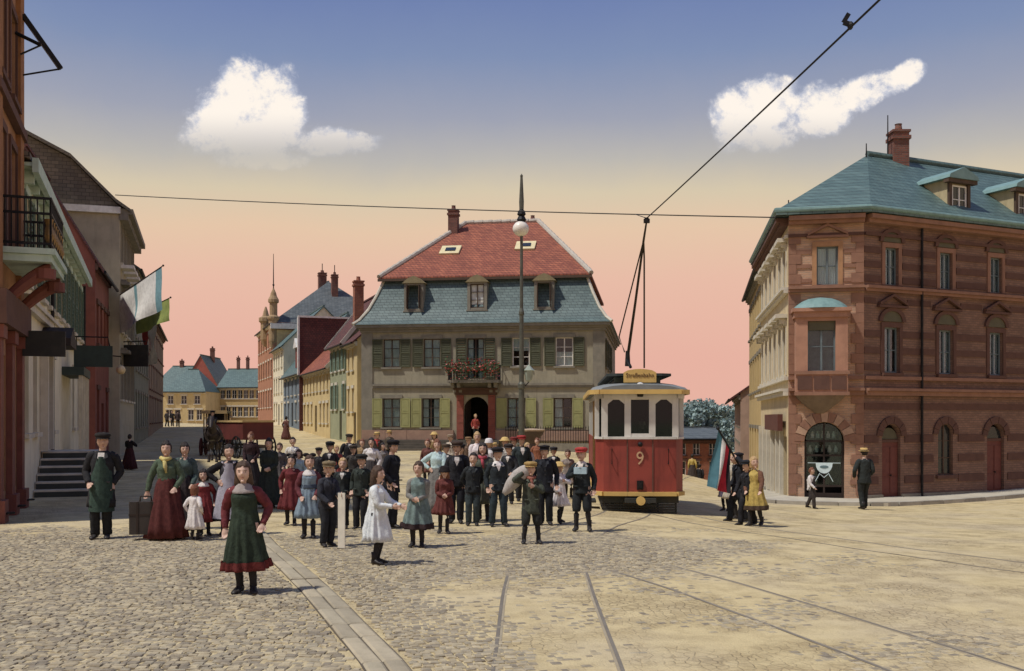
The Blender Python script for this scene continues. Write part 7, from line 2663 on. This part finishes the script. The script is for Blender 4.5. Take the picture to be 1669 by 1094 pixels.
# far figures
P(466, 684, Y=70, kind='woman', label='far woman in brown red dress in front of the blue house', rot=150, top=(110, 64, 56), H=1.65, hair='dark')
for i, (px_, Y_, c_, lb, rt) in enumerate(((272, 104, (60, 54, 54), 'tiny dark figure nearest the left house row, far up the street', 160), (281, 108, (44, 42, 44), 'tiny black figure, middle of the three far up the street', 20),
                                           (290, 101, (92, 76, 70), 'tiny brown figure, rightmost of the three far up the street', 190))):
    P(px_, 686, Y=Y_, kind='man', label=lb, rot=rt, top=c_, bottom=DK, H=1.7, hair='dark', style='short', step=.5)
P(1140, 745, Y=62, kind='man', label='dark man walking down the right street beyond the tram', rot=170, top=DK, bottom=DK, H=1.7, hair='dark', style='short', hat='cap')
P(1128, 745, Y=57, kind='woman', label='woman in yellow shawl beyond the right side of the tram', rot=175, top=(186, 156, 66), bottom=(70, 60, 56), H=1.6, hair='dark')
P(345, 681, Y=43.6, kind='man', label='coachman in black coat on the covered carriage', rot=0, top=(36, 34, 36), bottom=DK, H=1.6, zoff=.58, arms=('forward', 'forward'), hat='cap', hatc=(34, 32, 34), hair='dark', style='short')
mp = tram.matrix_basis @ Vector((.06, .75, 0))
P(CX + mp.x * F / mp.y, 640, Y=mp.y, kind='man', label='tram driver in dark uniform behind the middle windscreen', rot=0, top=DKB, bottom=DK, H=1.66, zoff=.50, arms=('forward', 'front'), hat='peak', hatc=(36, 36, 42), hair='dark', style='short')

# ---- a dark carriage horse
hp_ = at(349, 0, 41.6)
hg_ = GN(hp_.x, 41.6)
hb = MB()
hb.tube([(0, .95, 1.12), (0, .6, 1.16), (0, .1, 1.10), (0, -.35, 1.12), (0, -.72, 1.18), (0, -.9, 1.2)], [.16, .29, .30, .30, .26, .14], 14)
hb.tube([(0, -.7, 1.25), (0, -.95, 1.5), (0, -1.15, 1.74), (0, -1.18, 1.84)], [.21, .16, .12, .09], 12)
hb.tube([(0, -1.12, 1.84), (0, -1.32, 1.70), (0, -1.52, 1.50), (0, -1.60, 1.42)], [.10, .105, .075, .06], 10)
for s in (-1, 1):
    hb.tube([(s * .05, -1.12, 1.88), (s * .07, -1.13, 2.02)], [.035, .01], 6)
    hb.tube([(s * .15, -.62, 1.1), (s * .16, -.64, .75), (s * .15, -.62, .52), (s * .15, -.64, .30), (s * .15, -.66, .08)], [.13, .09, .06, .045, .06], 10)
    hb.tube([(s * .15, .72, 1.15), (s * .17, .62, .82), (s * .16, .84, .54), (s * .16, .80, .28), (s * .16, .76, .08)], [.19, .14, .07, .05, .06], 10)
    for yy_ in (-.67, .75):
        hb.tube([(s * .155, yy_, .08), (s * .155, yy_ - .03, .0)], [.06, .075], 8)
me = hb.mesh('horse', None)
horse = bpy.data.objects.new('horse', me)
COL.objects.link(horse)
horse.location = (hp_.x, 41.6, hg_)
horse.rotation_euler = (0, 0, R(12))
tag(horse, 'dark brown carriage horse in front of the covered carriage', 'horse')
HORSEM = mat('dark horse coat', (50, 38, 32), (36, 28, 26), 4, .55, .1)
BODIES.append((horse, None, 0, [], 0, 0, [], .022, 0, None, False))
mb = MB()
mb.tube([(0, -.75, 1.52), (0, -1.0, 1.72), (0, -1.14, 1.92)], [.05, .06, .03], 6).tube([(0, .98, 1.2), (0, 1.12, 1.0), (0, 1.14, .55)], [.05, .08, .03], 8)
mb.build('mane_and_tail', mat('horse hair', (26, 22, 22), None, 20, .7, .4), horse)
mb = MB()
for (y0, r0) in ((-.62, .36),):
    for i in range(16):
        a0, a1 = 2 * PI * i / 16, 2 * PI * (i + 1) / 16
        mb.obox((r0 * math.sin(a0) * .85, y0 - .1 + .12 * math.cos(a0), 1.2 + r0 * math.cos(a0)), (r0 * math.sin(a1) * .85, y0 - .1 + .12 * math.cos(a1), 1.2 + r0 * math.cos(a1)), .06, .06)
for s in (-1, 1):
    mb.tube([(s * .32, -.6, 1.1), (s * .33, .4, 1.05), (s * .3, 1.3, .9)], .025, 6)
mb.build('harness', DARKWOOD, horse)

# ---- bake all bodies to one continuous skin each
for rec in BODIES:
    ob = rec[0]
    md = ob.modifiers.new('fuse', 'REMESH')
    md.mode = 'VOXEL'
    md.voxel_size = rec[7]
    ms = ob.modifiers.new('soft', 'SMOOTH')
    ms.iterations = 3 if rec[7] > .008 else 2
    ms.factor = .5
bpy.context.view_layer.update()
dg = bpy.context.evaluated_depsgraph_get()
for rec in BODIES:
    ob, hc, hh, hands, H, zs, joints, vx_, skin, legs, bare = rec
    me = bpy.data.meshes.new_from_object(ob.evaluated_get(dg))
    ob.modifiers.clear()
    old = ob.data
    ob.data = me
    bpy.data.meshes.remove(old)
    n = len(me.polygons)
    me.polygons.foreach_set('use_smooth', [True] * n)
    me.materials.clear()
    if hc is None:
        me.materials.append(HORSEM)
        continue
    me.materials.append(SKIN[skin])
    me.materials.append(STOCK)
    nv = len(me.vertices)
    co_ = np.empty(nv * 3)
    me.vertices.foreach_get('co', co_)
    co_ = co_.reshape(-1, 3)
    ls = np.empty(n, int)
    me.polygons.foreach_get('loop_start', ls)
    lv_ = np.empty(len(me.loops), int)
    me.loops.foreach_get('vertex_index', lv_)
    pc = co_[lv_[ls]]
    isskin = pc[:, 2] > zs - .05 * H
    for hnd in hands:
        isskin |= ((pc - np.array(hnd)) ** 2).sum(1) < (.10 * H) ** 2
    if bare:
        for sh, el_, wr_ in joints:
            isskin |= ((pc - np.array(wr_)) ** 2).sum(1) < (.16 * H) ** 2
    me.polygons.foreach_set('material_index', np.where(isskin, 0, 1).astype(int).tolist())
    me.update()

# ---- things they hold
hw_ = W2(wb, wb[1][0])
case = thing('travel_case', 'dark case held by the woman in the green blouse', 'case', (hw_.x - .02, hw_.y, hw_.z - .62), R(6))
MB().box(-.23, -.10, 0, .23, .10, .52).build('case_body', mat('dark leather case', (58, 50, 42), (40, 34, 30), 5, .65, .2), case)
MB().box(-.235, -.105, .30, .235, .105, .33).box(-.12, -.108, 0, -.09, .108, .522).box(.09, -.108, 0, .12, .108, .522).build('strap', DARKWOOD, case)
MB().tube([(-.09, 0, .52), (-.08, 0, .60), (.08, 0, .60), (.09, 0, .52)], .014, 6).build('handle', DARKWOOD, case)
hb_w = W2(bb, bb[1][1])
brd = thing('white_board', 'narrow white board stood upright by the boy in dark suit', 'board', (hb_w.x + .02, hb_w.y - .02, GN(hb_w.x, hb_w.y)), R(-14))
MB().box(-.055, -.012, .012, .055, .012, max(.45, hb_w.z - GN(hb_w.x, hb_w.y) + .03)).build('board_face', mat('white board paint', (214, 206, 182), None, 4, .8), brd)
MB().box(-.065, -.02, 0, .065, .02, .012).build('board_foot', DARKWOOD, brd)
# sack over the shoulder
H_ = sk[2]
s0, s1 = W2(sk, (-.06 * H_, .02 * H_, .87 * H_)), W2(sk, (-.32 * H_, .05 * H_, .62 * H_))
sm_ = MB()
n_ = 14
rg = []
axis = s1 - s0
st0 = s0 - axis * .35
for i in range(n_ + 1):
    t = i / n_
    c_ = st0 + axis * 1.42 * t + Vector((0, 0, .05 * math.sin(PI * t)))
    r0 = .115 * (math.sin(PI * (.06 + .9 * t)) ** .55)
    u_ = axis.normalized().cross(Vector((0, 1, 0))).normalized()
    rg.append([c_ + u_ * (r0 * math.cos(a) * (1 + .12 * noise.noise((t * 7, a, 2)))) + Vector((0, 1, 0)) * (r0 * .85 * math.sin(a)) for a in (2 * PI * j / 16 for j in range(16))])
sm_.loft(rg)
tag(sm_.build('sack', cloth((168, 160, 150)), smooth=True), 'pale stuffed sack on the shoulder of the boy in the oversized coat', 'sack')
# parcel of the boy with the red cap
hp2 = W2(rc, rc[1][0])
pk = tag(MB().box(-.11, -.05, -.05, .11, .05, .06).tube([(-.112, 0, .0), (0, -.055, .07), (.112, 0, .0)], .01, 5).build('parcel', mat('pale blue paper', (158, 188, 196), None, 8, .8), None, (hp2.x - .02, hp2.y - .07, hp2.z + .02), R(-14)), 'pale blue parcel held at the chest of the boy in the red cap', 'parcel')
# carried tricolour
hf = W2(fb, fb[1][1])
tip = at(1170, 698, hf.y - .1)
but = hf + (hf - tip).normalized() * .75
tri = tag(MB().tube([but, tip], [.022, .022], 8).ball(tip, .04, nu=8, nv=6).build('tricolour_flag', mat('black flag pole', (28, 26, 28), None, 5, .5)), 'teal, white and red flag hanging from the pole of the flag bearer', 'flag')
mids = [tip.lerp(hf, .04), tip.lerp(hf, .80)]
nC, nR = 15, 14
grid = []
for i in range(nC + 1):
    u = i / nC
    b0 = mids[0].lerp(mids[1], u)
    colm = []
    for j in range(nR + 1):
        v = j / nR
        sway = Vector((-.22 * v - .04 * math.sin(u * 8 + v * 3) * v + (.16 * u * v), .10 * math.sin(u * 9 + v * 2) * v, 0))
        colm.append(b0 + Vector((0, 0, -(1.2 - .30 * u) * v)) + sway)
    grid.append(colm)
for (a, b, m_) in ((0, 5, mat('flag teal', (60, 112, 126), None, 5, .9, .15, 25)), (5, 9, F_WHITE), (9, 13, mat('flag crimson', (206, 34, 54), None, 5, .9, .15, 25)), (13, 15, F_BLACK)):
    mb = MB()
    for i in range(a, b):
        for j in range(nR):
            mb.quad(grid[i][j], grid[i + 1][j], grid[i + 1][j + 1], grid[i][j + 1])
    mb.build('flag_stripe', m_, tri, smooth=True)
